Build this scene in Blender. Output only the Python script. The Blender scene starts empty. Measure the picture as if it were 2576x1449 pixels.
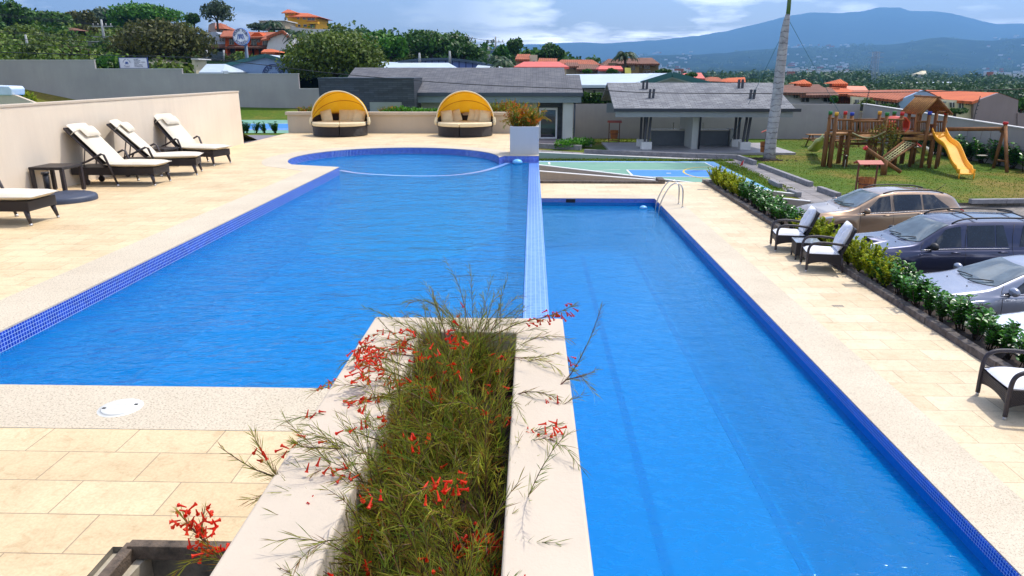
import bpy, math, random
from mathutils import Vector, Matrix, noise
R = math.radians
scn = bpy.context.scene
COL = scn.collection
# ---------- camera model: H is the eye height over the upper pool deck
F, CX, CY = 1800.0, 1288.0, 724.5
TH = math.atan(540.5 / F); YAW = math.atan(52 * math.cos(TH) / F); H = 2.05
def ray(px, py):
    a = (px - CX) / F; b = (CY - py) / F
    y = math.cos(TH) + b * math.sin(TH); z = -math.sin(TH) + b * math.cos(TH)
    c, s = math.cos(YAW), math.sin(YAW)
    return Vector((a * c - y * s, a * s + y * c, z))
def G(px, py, z=0.0):
    r = ray(px, py); return Vector((0, 0, H)) + r * ((z - H) / r.z)
def P(px, py, Y):
    r = ray(px, py); return Vector((0, 0, H)) + r * (Y / r.y)
# ---------- mesh builder
class MB:
    def __init__(s): s.v = []; s.f = []; s.sm = []
    def add(s, vs, fs, smooth=False):
        n = len(s.v); s.v += [tuple(v) for v in vs]
        s.f += [tuple(i + n for i in f) for f in fs]; s.sm += [smooth] * len(fs); return s
    def box(s, c, d, rz=0, M=None, taper=1.0):
        x, y, z = d[0] / 2, d[1] / 2, d[2] / 2; vs = []
        for sz in (-1, 1):
            t = taper if sz > 0 else 1
            for sx, sy in ((-1, -1), (1, -1), (1, 1), (-1, 1)): vs.append(Vector((sx * x * t, sy * y * t, sz * z)))
        m = Matrix.Translation(c) @ (M.to_4x4() if M else Matrix.Rotation(rz, 4, 'Z'))
        return s.add([m @ v for v in vs], [(3, 2, 1, 0), (4, 5, 6, 7), (0, 1, 5, 4), (1, 2, 6, 5), (2, 3, 7, 6), (3, 0, 4, 7)])
    def b2(s, x0, x1, y0, y1, z0, z1): return s.box(((x0 + x1) / 2, (y0 + y1) / 2, (z0 + z1) / 2), (abs(x1 - x0), abs(y1 - y0), abs(z1 - z0)))
    def tube(s, pts, r, n=8, cap=True, smooth=True):
        pts = [Vector(p) for p in pts]; rs = r if isinstance(r, (list, tuple)) else [r] * len(pts)
        up = None; vs = []
        for i, p in enumerate(pts):
            t = (pts[min(i + 1, len(pts) - 1)] - pts[max(i - 1, 0)]).normalized()
            if up is None: up = Vector((0, 0, 1)) if abs(t.z) < .9 else Vector((1, 0, 0))
            a = t.cross(up).normalized(); b = a.cross(t).normalized(); up = b
            for k in range(n):
                w = 2 * math.pi * k / n + math.pi / n; vs.append(p + (a * math.cos(w) + b * math.sin(w)) * rs[i])
        fs = [(i * n + k, i * n + (k + 1) % n, (i + 1) * n + (k + 1) % n, (i + 1) * n + k) for i in range(len(pts) - 1) for k in range(n)]
        s.add(vs, fs, smooth)
        if cap:
            m = len(s.v) - len(vs); s.f.append(tuple(m + k for k in range(n))[::-1]); s.sm.append(False)
            e = m + (len(pts) - 1) * n; s.f.append(tuple(e + k for k in range(n))); s.sm.append(False)
        return s
    def bar(s, a, b, w, h=None):   # rectangular bar between two points
        a, b = Vector(a), Vector(b); h = h or w; t = (b - a); L = t.length; t.normalize()
        up = Vector((0, 0, 1)) if abs(t.z) < .95 else Vector((0, 1, 0))
        x = t.cross(up).normalized(); z = x.cross(t)
        M = Matrix((x, t, z)).transposed()
        return s.box((a + b) / 2, (w, L, h), M=M)
    def prism(s, poly, z0, z1):
        n = len(poly); A = sum(poly[i][0] * poly[(i + 1) % n][1] - poly[(i + 1) % n][0] * poly[i][1] for i in range(n))
        if A < 0: poly = poly[::-1]
        vs = [(p[0], p[1], z0) for p in poly] + [(p[0], p[1], z1) for p in poly]
        return s.add(vs, [tuple(range(n))[::-1], tuple(range(n, 2 * n))] + [(i, (i + 1) % n, n + (i + 1) % n, n + i) for i in range(n)])
    def sheet(s, poly, z):
        return s.add([(p[0], p[1], p[2] if len(p) > 2 else z) for p in poly], [tuple(range(len(poly)))])
    def ext(s, poly, d):   # extrude a planar polygon of 3D points by vector d
        d = Vector(d); n = len(poly); vs = [Vector(p) for p in poly]; vs += [v + d for v in vs]
        nn = (vs[1] - vs[0]).cross(vs[2] - vs[1])
        fs = [tuple(range(n)), tuple(range(n, 2 * n))[::-1]] + [(i, n + i, n + (i + 1) % n, (i + 1) % n) for i in range(n)]
        if nn.dot(d) > 0: fs = [f[::-1] for f in fs]
        return s.add(vs, fs)
    def lathe(s, prof, n=24, c=(0, 0, 0), smooth=True):
        vs = [(c[0] + r * math.cos(2 * math.pi * k / n), c[1] + r * math.sin(2 * math.pi * k / n), c[2] + z) for r, z in prof for k in range(n)]
        return s.add(vs, [(i * n + k, i * n + (k + 1) % n, (i + 1) * n + (k + 1) % n, (i + 1) * n + k) for i in range(len(prof) - 1) for k in range(n)], smooth)
    def grid(s, fn, nu, nv, smooth=True):
        vs = [fn(i / nu, j / nv) for i in range(nu + 1) for j in range(nv + 1)]; w = nv + 1
        return s.add(vs, [(i * w + j, (i + 1) * w + j, (i + 1) * w + j + 1, i * w + j + 1) for i in range(nu) for j in range(nv)], smooth)
    def ico(s, c, r, sq=(1, 1, 1), n=8, m=6):
        vs = [(c[0], c[1], c[2] - r * sq[2])]
        for i in range(1, m):
            a = -math.pi / 2 + math.pi * i / m
            for k in range(n):
                w = 2 * math.pi * k / n; vs.append((c[0] + r * sq[0] * math.cos(a) * math.cos(w), c[1] + r * sq[1] * math.cos(a) * math.sin(w), c[2] + r * sq[2] * math.sin(a)))
        vs.append((c[0], c[1], c[2] + r * sq[2])); fs = [(0, 1 + (k + 1) % n, 1 + k) for k in range(n)]
        for i in range(m - 2): fs += [(1 + i * n + k, 1 + i * n + (k + 1) % n, 1 + (i + 1) * n + (k + 1) % n, 1 + (i + 1) * n + k) for k in range(n)]
        e = len(vs) - 1; fs += [(e, 1 + (m - 2) * n + k, 1 + (m - 2) * n + (k + 1) % n) for k in range(n)]
        return s.add(vs, fs, True)
    def mesh(s, name, mat):
        me = bpy.data.meshes.new(name); me.from_pydata(s.v, [], s.f); me.polygons.foreach_set('use_smooth', s.sm)
        if mat: me.materials.append(mat)
        me.update(); return me
    def build(s, name, mat, parent=None, bevel=0, seg=2, solid=0, sub=0):
        o = bpy.data.objects.new(name, s.mesh(name, mat)); COL.objects.link(o)
        if parent: o.parent = parent
        if solid: m = o.modifiers.new('s', 'SOLIDIFY'); m.thickness = solid; m.offset = 0
        if bevel: m = o.modifiers.new('b', 'BEVEL'); m.width = bevel; m.segments = seg; m.limit_method = 'ANGLE'; m.angle_limit = R(40); m.harden_normals = False
        if sub: m = o.modifiers.new('u', 'SUBSURF'); m.levels = m.render_levels = sub
        return o
def tag(o, label, cat, group=None):
    o['label'] = label; o['category'] = cat
    if group: o['group'] = group
    return o
def thing(name, label, cat, loc=(0, 0, 0), rz=0, group=None):
    o = bpy.data.objects.new(name, None); COL.objects.link(o); o.empty_display_size = .2
    o.location = loc; o.rotation_euler = (0, 0, rz); return tag(o, label, cat, group)
def struct(o, kind='structure'): o['kind'] = kind; return o
def copytree(o, parent=None):
    c = o.copy(); COL.objects.link(c); c.parent = parent
    for ch in [x for x in ALLCH(o)]: copytree(ch, c)
    return c
def ALLCH(o): return [x for x in bpy.data.objects if x.parent == o]
def dup(root, loc, rz, label, group=None, sc=None):
    c = copytree(root); c.location = loc; c.rotation_euler = (0, 0, rz); c['label'] = label
    if group: c['group'] = group; root['group'] = group
    if sc: c.scale = sc if isinstance(sc, (tuple, list)) else (sc,) * 3
    return c
# ---------- materials
def S(r, g, b):   # sRGB 0-255 to linear
    f = lambda c: (c / 255 / 12.92) if c / 255 <= .04045 else ((c / 255 + .055) / 1.055) ** 2.4
    return (f(r), f(g), f(b))
class NT:
    def __init__(s, name):
        s.m = bpy.data.materials.new(name); s.m.use_nodes = True; s.t = s.m.node_tree; s.n = s.t.nodes
        s.b = s.n['Principled BSDF']; s.out = s.n['Material Output']
    def new(s, ty, **k):
        n = s.n.new(ty)
        for a, v in k.items():
            if a.startswith('i_'): n.inputs[a[2:].replace('_', ' ')].default_value = v
            else: setattr(n, a, v)
        return n
    def ln(s, a, ao, b, bi): s.t.links.new(a.outputs[ao], b.inputs[bi])
    def co(s, kind='Object', sc=(1, 1, 1), rz=0):
        c = s.new('ShaderNodeTexCoord'); m = s.new('ShaderNodeMapping'); s.ln(c, kind, m, 0)
        m.inputs['Scale'].default_value = sc; m.inputs['Rotation'].default_value = (0, 0, rz) if not isinstance(rz, tuple) else rz; return m
    def noise(s, co, sc, det=4, rough=.55):
        n = s.new('ShaderNodeTexNoise'); n.inputs['Scale'].default_value = sc; n.inputs['Detail'].default_value = det; n.inputs['Roughness'].default_value = rough
        if co: s.ln(co, 0, n, 'Vector')
        return n
    def ramp(s, src, o, stops):
        r = s.new('ShaderNodeValToRGB'); s.ln(src, o, r, 0); e = r.color_ramp.elements
        while len(e) > 1: e.remove(e[0])
        e[0].position = stops[0][0]; e[0].color = (*stops[0][1], 1)
        for p, c in stops[1:]: x = e.new(p); x.color = (*c, 1)
        return r
    def mix(s, fac, a, b, mode='MIX'):
        m = s.new('ShaderNodeMix', data_type='RGBA', blend_type=mode)
        for i, v in ((0, fac), (6, a), (7, b)):
            if isinstance(v, tuple) and hasattr(v[0], 'outputs'): s.t.links.new(v[0].outputs[v[1]], m.inputs[i])
            elif isinstance(v, (int, float)): m.inputs[i].default_value = v
            else: m.inputs[i].default_value = (*v, 1)
        return m
    def bump(s, src, o, strength=.3, dist=.01, prev=None):
        b = s.new('ShaderNodeBump'); b.inputs['Strength'].default_value = strength; b.inputs['Distance'].default_value = dist; s.ln(src, o, b, 'Height')
        if prev: s.ln(prev, 0, b, 'Normal')
        s.ln(b, 0, s.b, 'Normal'); return b
MC = {}
def M(name, c, rough=.7, c2=None, sc=3.0, bump=0, bs=40, metal=0, spec=.5, sxyz=(1, 1, 1), coat=0):
    if name in MC: return MC[name]
    t = NT(name); co = t.co(sc=sxyz); b = t.b
    b.inputs['Roughness'].default_value = rough; b.inputs['Metallic'].default_value = metal; b.inputs['Specular IOR Level'].default_value = spec; b.inputs['Coat Weight'].default_value = coat
    c2 = c2 or tuple(x * .86 for x in c)
    n = t.noise(co, sc, 5, .6); r = t.ramp(n, 0, [(.3, c2), (.68, c)]); t.ln(r, 0, b, 'Base Color')
    if bump: n2 = t.noise(co, bs, 4, .6); t.bump(n2, 0, bump, .01)
    MC[name] = t.m; return t.m
def brickmat(name, c1, c2, cm, w, h, mortar, rough=.6, off=.5, bump=.4, sc=1.0, rot=0, kind='Object', stain=0, spec=.5):
    t = NT(name); co = t.co(kind, rz=rot); k = t.new('ShaderNodeTexBrick'); t.ln(co, 0, k, 0)
    k.offset = off; k.inputs['Color1'].default_value = (*c1, 1); k.inputs['Color2'].default_value = (*c2, 1); k.inputs['Mortar'].default_value = (*cm, 1)
    k.inputs['Scale'].default_value = sc; k.inputs['Mortar Size'].default_value = mortar; k.inputs['Brick Width'].default_value = w; k.inputs['Row Height'].default_value = h; k.inputs['Bias'].default_value = 0; k.inputs['Mortar Smooth'].default_value = .1
    n = t.noise(co, 1.7 if not stain else stain, 6, .65); g = t.ramp(n, 0, [(.28, (.78, .745, .69)), (.5, (.95, .94, .92)), (.7, (1.03, 1.02, 1.0))])
    m = t.mix(1.0, (k, 0), (g, 0), 'MULTIPLY'); n3 = t.noise(co, 60, 3, .6); g3 = t.ramp(n3, 0, [(.35, (.88, .87, .85)), (.6, (1, 1, 1))])
    m2a = t.mix(1.0, (m, 2), (g3, 0), 'MULTIPLY'); n4 = t.noise(co, 9, 9, .72); n4.inputs['Distortion'].default_value = 1.2; g4 = t.ramp(n4, 0, [(.36, (.86, .83, .78)), (.46, (.98, .97, .96)), (.6, (1.03, 1.03, 1.02))]); m2 = t.mix(1.0, (m2a, 2), (g4, 0), 'MULTIPLY'); t.ln(m2, 2, t.b, 'Base Color')
    t.b.inputs['Roughness'].default_value = rough; t.b.inputs['Specular IOR Level'].default_value = spec
    if bump:
        b1 = t.bump(n3, 0, .25, .004); inv = t.new('ShaderNodeMath', operation='SUBTRACT'); inv.inputs[0].default_value = 1; t.ln(k, 1, inv, 1)
        t.bump(inv, 0, bump, .006, b1)
    MC[name] = t.m; return t.m
def wallm(name, c, c2=None, streak=.12):   # rendered wall: blotches, vertical weather streaks and fine roughcast
    t = NT(name); co = t.co(); n = t.noise(co, .45, 5, .6); c2 = c2 or tuple(x * .88 for x in c)
    r = t.ramp(n, 0, [(.3, c2), (.7, c)]); cs = t.co(sc=(3, 3, .22)); n2 = t.noise(cs, 1.6, 5, .7)
    g = t.ramp(n2, 0, [(.3, (1 - streak,) * 3), (.62, (1, 1, 1))]); m = t.mix(1.0, (r, 0), (g, 0), 'MULTIPLY'); t.ln(m, 2, t.b, 'Base Color')
    t.b.inputs['Roughness'].default_value = .85; t.b.inputs['Specular IOR Level'].default_value = .25
    n3 = t.noise(co, 55, 4, .6); t.bump(n3, 0, .25, .006); MC[name] = t.m; return t.m
def leafm(name, ca, cb, cc=None, trans=.25, rough=.5):
    t = NT(name); g = t.new('ShaderNodeNewGeometry'); cc = cc or ca
    r = t.ramp(g, 'Random Per Island', [(0, ca), (.45, cb), (1, cc)])
    co = t.co(); n = t.noise(co, .5, 3, .6); g2 = t.ramp(n, 0, [(.35, (.6, .62, .6)), (.65, (1.15, 1.12, 1))]); m = t.mix(1.0, (r, 0), (g2, 0), 'MULTIPLY')
    t.ln(m, 2, t.b, 'Base Color'); t.b.inputs['Roughness'].default_value = rough; t.b.inputs['Specular IOR Level'].default_value = .3
    tr = t.new('ShaderNodeBsdfTranslucent'); t.ln(m, 2, tr, 0); mx = t.new('ShaderNodeMixShader'); mx.inputs[0].default_value = trans
    t.ln(t.b, 0, mx, 1); t.ln(tr, 0, mx, 2); t.ln(mx, 0, t.out, 0); MC[name] = t.m; return t.m
# ---------- camera, light, sky
cam = bpy.data.objects.new('camera', bpy.data.cameras.new('camera')); COL.objects.link(cam); scn.camera = cam
cam.location = (0, 0, H); cam.rotation_euler = (math.pi / 2 - TH, 0, YAW); cam.data.sensor_width = 36; cam.data.lens = 36 * F / 2576; cam.data.clip_end = 30000; cam.data.clip_start = .05
SUN = Vector((.42, .36, 1.0)).normalized(); el = math.asin(SUN.z); az = math.atan2(SUN.x, SUN.y)
sl = bpy.data.lights.new('sun', 'SUN'); sl.energy = 3.0; sl.angle = R(.55); sl.color = (1, .955, .87)
so = bpy.data.objects.new('sun', sl); COL.objects.link(so); so.rotation_euler = SUN.to_track_quat('Z', 'Y').to_euler(); so.location = (0, 0, 60)
w = bpy.data.worlds.new('World'); scn.world = w; w.use_nodes = True; wt = w.node_tree; wn = wt.nodes; bg = wn['Background']
sk = wn.new('ShaderNodeTexSky'); sk.sky_type = 'NISHITA'; sk.sun_disc = False; sk.sun_elevation = el; sk.sun_rotation = az; sk.air_density = 1.0; sk.dust_density = 2.2; sk.ozone_density = 1.2
tc = wn.new('ShaderNodeTexCoord'); sp = wn.new('ShaderNodeSeparateXYZ'); wt.links.new(tc.outputs['Generated'], sp.inputs[0])
def wmath(op, a, b=None):
    n = wn.new('ShaderNodeMath'); n.operation = op
    for i, v in enumerate((a, b)):
        if v is None: continue
        if isinstance(v, (int, float)): n.inputs[i].default_value = v
        else: wt.links.new(v, n.inputs[i])
    return n.outputs[0]
def wramp(src, st, neg=False):
    if neg: src = wmath('MULTIPLY', wmath('ADD', src, 1.0), .5); st = [((p + 1) / 2, c) for p, c in st]
    r = wn.new('ShaderNodeValToRGB'); wt.links.new(src, r.inputs[0]); e = r.color_ramp.elements
    while len(e) > 1: e.remove(e[0])
    e[0].position = st[0][0]; e[0].color = (st[0][1],) * 3 + (1,)
    for p, c in st[1:]: e.new(p).color = (c, c, c, 1)
    return r.outputs[0]
mp = wn.new('ShaderNodeMapping'); wt.links.new(tc.outputs['Generated'], mp.inputs[0]); mp.inputs['Scale'].default_value = (4.2, 4.2, 17); mp.inputs['Location'].default_value = (1.35, .4, .62)
nz = wn.new('ShaderNodeTexNoise'); nz.inputs['Scale'].default_value = 1.6; nz.inputs['Detail'].default_value = 8; nz.inputs['Roughness'].default_value = .52; wt.links.new(mp.outputs[0], nz.inputs[0])
cl = wramp(nz.outputs[0], [(.49, 0), (.61, 1)])
band = wramp(sp.outputs[2], [(-.01, .0), (.012, .3), (.035, .7), (.052, .8), (.068, .9), (.10, .75), (.3, .5), (1, .35)], True)
# low cloud bank lying in front of the volcano's left shoulder
mp2 = wn.new('ShaderNodeMapping'); wt.links.new(tc.outputs['Generated'], mp2.inputs[0]); mp2.inputs['Scale'].default_value = (11, 11, 85); mp2.inputs['Location'].default_value = (.3, .1, .4)
nz2 = wn.new('ShaderNodeTexNoise'); nz2.inputs['Scale'].default_value = 1.3; nz2.inputs['Detail'].default_value = 7; wt.links.new(mp2.outputs[0], nz2.inputs[0])
bank = wmath('MULTIPLY', wramp(nz2.outputs[0], [(.40, 0), (.56, 1)]), wramp(sp.outputs[2], [(.026, 0), (.036, 1), (.046, .85), (.058, .0)]))
side = wramp(sp.outputs[0], [(-.16, 0), (.02, 1), (.5, 1), (.7, .3)], True)
bank = wmath('MULTIPLY', bank, side)
cm = wmath('MULTIPLY', wmath('MAXIMUM', wmath('MULTIPLY', wmath('MULTIPLY', cl, band), wramp(sp.outputs[0], [(-.5, .6), (-.3, .2), (-.1, .15), (.02, .8), (.2, .9), (.45, .5)], True)), bank), .92)
wm = wn.new('ShaderNodeMix'); wm.data_type = 'RGBA'; wt.links.new(cm, wm.inputs[0]); 
tint = wn.new('ShaderNodeMix'); tint.data_type = 'RGBA'; tint.blend_type = 'MULTIPLY'; tint.inputs[0].default_value = 1; wt.links.new(sk.outputs[0], tint.inputs[6]); tint.inputs[7].default_value = (1.32, 1.27, 1.32, 1)
wt.links.new(tint.outputs[2], wm.inputs[6]); wm.inputs[7].default_value = (24, 24, 24, 1)
wt.links.new(wm.outputs[2], bg.inputs[0]); bg.inputs[1].default_value = .15
vs = scn.view_settings; vs.view_transform = 'Standard'; vs.look = 'None'; vs.gamma = 1; vs.exposure = .25
scn.cycles.max_bounces = 8; scn.cycles.transparent_max_bounces = 24; scn.cycles.volume_bounces = 0; scn.cycles.caustics_reflective = False; scn.cycles.caustics_refractive = False
# ---------- materials of the setting
LAWN = -2.45; LOW = -2.05; WU = -.175; WL = -2.30
mPave = brickmat('travertine_paving', S(230, 208, 168), S(220, 195, 154), S(168, 148, 120), .52, .295, .0035, rough=.62, stain=1.3)
mPaveL = brickmat('travertine_lower', S(230, 212, 180), S(220, 199, 164), S(166, 148, 122), .80, .42, .0045, rough=.62, stain=1.3)
def pebble():
    t = NT('pebble_coping'); co = t.co(); n = t.noise(co, 75, 3, .7); r = t.ramp(n, 0, [(.33, S(146, 132, 112)), (.46, S(206, 193, 168)), (.7, S(218, 207, 184))])
    n2 = t.noise(co, 1.1, 4); g = t.ramp(n2, 0, [(.3, (.88, .86, .84)), (.7, (1, 1, 1))]); m = t.mix(1.0, (r, 0), (g, 0), 'MULTIPLY'); t.ln(m, 2, t.b, 'Base Color')
    t.b.inputs['Roughness'].default_value = .7; t.bump(n, 0, .5, .004); return t.m
mPeb = pebble()
mTile = brickmat('blue_mosaic', S(30, 62, 190), S(20, 40, 150), S(150, 175, 225), .05, .05, .0035, rough=.15, off=0, bump=.2, stain=9)
def boxtile(name, ca, cb, cg, s, mort, rough=.15):    # square mosaic on any axis-aligned face
    t = NT(name); co = t.new('ShaderNodeTexCoord'); sp = t.new('ShaderNodeSeparateXYZ'); t.ln(co, 'Object', sp, 0); outs = []
    geo = t.new('ShaderNodeNewGeometry'); sn = t.new('ShaderNodeSeparateXYZ'); t.ln(geo, 'Normal', sn, 0)
    line = None
    for i in range(3):
        a = t.new('ShaderNodeMath', operation='PINGPONG'); t.ln(sp, i, a, 0); a.inputs[1].default_value = s / 2
        l = t.new('ShaderNodeMath', operation='LESS_THAN'); t.ln(a, 0, l, 0); l.inputs[1].default_value = mort
        ab = t.new('ShaderNodeMath', operation='ABSOLUTE'); t.ln(sn, i, ab, 0); k = t.new('ShaderNodeMath', operation='LESS_THAN'); t.ln(ab, 0, k, 0); k.inputs[1].default_value = .8
        m = t.new('ShaderNodeMath', operation='MULTIPLY'); t.ln(l, 0, m, 0); t.ln(k, 0, m, 1)
        if line is None: line = m
        else: x = t.new('ShaderNodeMath', operation='MAXIMUM'); t.ln(line, 0, x, 0); t.ln(m, 0, x, 1); line = x
    v = t.new('ShaderNodeTexVoronoi'); v.feature = 'F1'; v.inputs['Scale'].default_value = 1 / s; v.inputs['Randomness'].default_value = 0; t.ln(co, 'Object', v, 0)
    sc = t.new('ShaderNodeSeparateColor'); t.ln(v, 'Color', sc, 0); c = t.mix((sc, 0), ca, cb); m2 = t.mix((line, 0), (c, 2), cg); t.ln(m2, 2, t.b, 'Base Color'); t.b.inputs['Roughness'].default_value = rough; return t.m
mTile = boxtile('blue_mosaic_band', S(30, 74, 196), S(18, 46, 150), S(170, 190, 230), .034, .0026)
mWeir = boxtile('pale_blue_mosaic', S(96, 146, 222), S(74, 126, 212), S(136, 172, 230), .05, .004, .2)
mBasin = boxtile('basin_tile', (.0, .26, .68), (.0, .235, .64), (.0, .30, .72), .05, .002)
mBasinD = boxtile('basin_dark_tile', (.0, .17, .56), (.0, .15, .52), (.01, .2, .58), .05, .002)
def water(name, tint, deep, amt, sc):
    t = NT(name); co = t.co(sc=(1, 1.55, 1)); n = t.noise(co, sc, 3, .55); n.inputs['Distortion'].default_value = .6; co2 = t.co(sc=(1, 1.9, 1)); n2 = t.noise(co2, sc * .22, 3, .5)
    b = t.new('ShaderNodeBump'); b.inputs['Strength'].default_value = 1; b.inputs['Distance'].default_value = .030 * amt; t.ln(n, 0, b, 'Height')
    b2 = t.new('ShaderNodeBump'); b2.inputs['Strength'].default_value = 1; b2.inputs['Distance'].default_value = .07 * amt; t.ln(n2, 0, b2, 'Height'); t.ln(b, 0, b2, 'Normal')
    fr = t.new('ShaderNodeFresnel'); fr.inputs[0].default_value = 1.33; t.ln(b2, 0, fr, 'Normal')
    gl = t.new('ShaderNodeBsdfGlossy'); gl.inputs['Roughness'].default_value = .13; gl.inputs['Color'].default_value = (.60, .86, 1, 1); t.ln(b2, 0, gl, 'Normal')
    tr = t.new('ShaderNodeBsdfTransparent'); 
    rr = t.ramp(n, 0, [(.35, tuple(x * .86 for x in tint)), (.62, tint)]); t.ln(rr, 0, tr, 0)
    df = t.new('ShaderNodeBsdfDiffuse'); df.inputs[0].default_value = (*deep, 1); t.ln(b2, 0, df, 'Normal')
    m0 = t.new('ShaderNodeMixShader'); m0.inputs[0].default_value = .42; t.ln(tr, 0, m0, 1); t.ln(df, 0, m0, 2)
    m1 = t.new('ShaderNodeMixShader'); t.ln(fr, 0, m1, 0); t.ln(m0, 0, m1, 1); t.ln(gl, 0, m1, 2); t.ln(m1, 0, t.out, 0); return t.m
mWaterU = water('pool_water_upper', (.10, .93, 1), (.0, .28, .72), .85, 7.0)
mWaterL = water('pool_water_lower', (.10, .93, 1), (.0, .28, .72), .45, 6.0)
mWallWarm = wallm('rendered_warm_wall', S(236, 222, 200), S(224, 208, 186), .06)
mWallGrey = wallm('rendered_grey_wall', S(172, 166, 163), S(158, 152, 151), .06)
mPlant = wallm('planter_render', S(206, 192, 172), S(195, 181, 161), .05)
mWhite = M('white_paint', (.78, .78, .76), .6)
mSoil = M('dark_soil', (.045, .026, .016), .95, (.02, .012, .008), 14, .8, 60)
mStone = M('dark_kerb_stone', S(112, 104, 98), .9, S(66, 60, 58), 9, .6, 50)
def grassm():
    t = NT('lawn_grass'); co = t.co(); n = t.noise(co, .16, 5, .62); n2 = t.noise(co, 5, 5, .75); n3 = t.noise(co, 45, 3, .7)
    a = t.ramp(n, 0, [(.38, (.068, .135, .008)), (.50, (.095, .15, .014)), (.58, (.19, .165, .030)), (.74, (.23, .16, .05))])
    b = t.ramp(n2, 0, [(.25, (.5, .55, .5)), (.5, (1, 1, 1)), (.8, (1.35, 1.2, .9))]); c = t.ramp(n3, 0, [(.3, (.55, .55, .55)), (.6, (1.2, 1.2, 1.2))])
    m = t.mix(1.0, (a, 0), (b, 0), 'MULTIPLY'); m2 = t.mix(1.0, (m, 2), (c, 0), 'MULTIPLY'); t.ln(m2, 2, t.b, 'Base Color'); t.b.inputs['Roughness'].default_value = .9; t.b.inputs['Specular IOR Level'].default_value = .15; t.bump(n3, 0, .9, .03); return t.m
mGrass = grassm()
mPath = brickmat('grey_paving', S(150, 146, 146), S(128, 126, 128), S(70, 68, 68), .6, .6, .012, rough=.8, off=0, stain=1)
mCobble = brickmat('grey_cobble', S(152, 146, 140), S(124, 120, 116), S(60, 58, 56), .22, .11, .006, rough=.85, stain=.7)
mConc = M('concrete', S(160, 156, 150), .85, S(128, 124, 120), 2.5, .4, 40)
mCourtG = M('court_green', S(112, 160, 138), .7, S(100, 148, 128), .8, .1, 60)
mCourtB = M('court_blue', S(52, 132, 205), .7, S(46, 122, 195), .8, .1, 60)
mCourtP = M('court_pale_blue', S(112, 168, 212), .7, S(104, 158, 202), .8, .1, 60)
mLine = M('court_line', (.8, .8, .78), .6); mLineY = M('court_line_yellow', S(220, 190, 70), .6)
# ---------- pools
def corner_arc(cx, cy, r, a0, a1, n): return [(cx + r * math.cos(R(a0 + (a1 - a0) * i / n)), cy + r * math.sin(R(a0 + (a1 - a0) * i / n))) for i in range(n + 1)]
XW = .18      # outer face of the overflow edge
XP = -4.40    # left edge of the upper pool
CCX, CCY, CR = -3.45, 18.2, 2.62
# outline of the upper basin, counter-clockwise from the near left corner
arc = corner_arc(CCX, CCY, CR, 5, 214, 44)
UP = [(XP, 4.42), (-.90, 4.42), (-.90, 3.9), (XW, 3.9), (XW, 18.75), (-.72, 18.75)] + arc + [(XP, 16.3)]
def band(mb, poly, z0, z1, skip=()):
    for i in range(len(poly)):
        if i in skip: continue
        a, b = poly[i], poly[(i + 1) % len(poly)]; mb.add([(*a, z0), (*b, z0), (*b, z1), (*a, z1)], [(0, 1, 2, 3)])
basinU = MB(); basinU.sheet(UP, -1.25); band(basinU, UP, -1.25, -.10, skip=(3,)); basinU.build('pool_basin', mBasin)['kind'] = 'structure'
tb = MB(); band(tb, [(p[0], p[1]) for p in UP], -.20, -.012, skip=(1, 2, 3)); tb2 = tb.build('pool_tile_band', mTile, solid=.012); struct(tb2)
# round paddling shelf with its step edge
sh = MB(); st = []
SE = [(848, 429), (900, 437), (980, 442), (1060, 444), (1140, 442), (1205, 434), (1252, 422), (1284, 410)]
for i in range(25):
    tt = i / 24 * 7; k = min(int(tt), 6); u = tt - k; p = [Vector(SE[max(0, min(7, k + j))]) for j in (-1, 0, 1, 2)]
    v = .5 * ((2 * p[1]) + (p[2] - p[0]) * u + (2 * p[0] - 5 * p[1] + 4 * p[2] - p[3]) * u * u + (3 * p[1] - p[0] - 3 * p[2] + p[3]) * u ** 3); g_ = G(v.x, v.y, WU); st.append((g_.x, min(g_.y, 18.7)))
sh.prism(arc[1:] + st, -1.24, -.22)
for i in range(24): sh.add([(*st[i], -.22), (*st[i + 1], -.22), (st[i + 1][0] * .98, st[i + 1][1] - 3.4, -1.245), (st[i][0] * .98, st[i][1] - 3.4, -1.245)], [(0, 1, 2, 3)], True)
struct(sh.build('pool_step', boxtile('shelf_tile', (.03, .38, .70), (.02, .35, .68), (.08, .44, .74), .05, .002)))
e = MB()
for i in range(24):
    a, b = Vector((*st[i], WU + .003)), Vector((*st[i + 1], WU + .003)); nrm = (b - a).cross(Vector((0, 0, 1))).normalized() * -.13
    e.add([a, b, b + nrm, a + nrm], [(0, 1, 2, 3)])
struct(e.build('pool_step_trim', boxtile('white_trim_mosaic', S(128, 172, 232), S(96, 150, 226), S(170, 200, 240), .03, .002)))
wu = MB(); wu.sheet([(p[0], p[1]) if p[0] < .1 else (XW - .262, p[1]) for p in UP], WU); struct(wu.build('pool_water', mWaterU))
# overflow edge (weir) wall between both pools
we = MB(); we.b2(XW - .26, XW, 3.9, 18.75, -3.7, WU - .008); o = we.build('overflow_wall', mWeir, bevel=.01); tag(o, 'pale blue mosaic overflow edge running between the two pools', 'pool wall')
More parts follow.
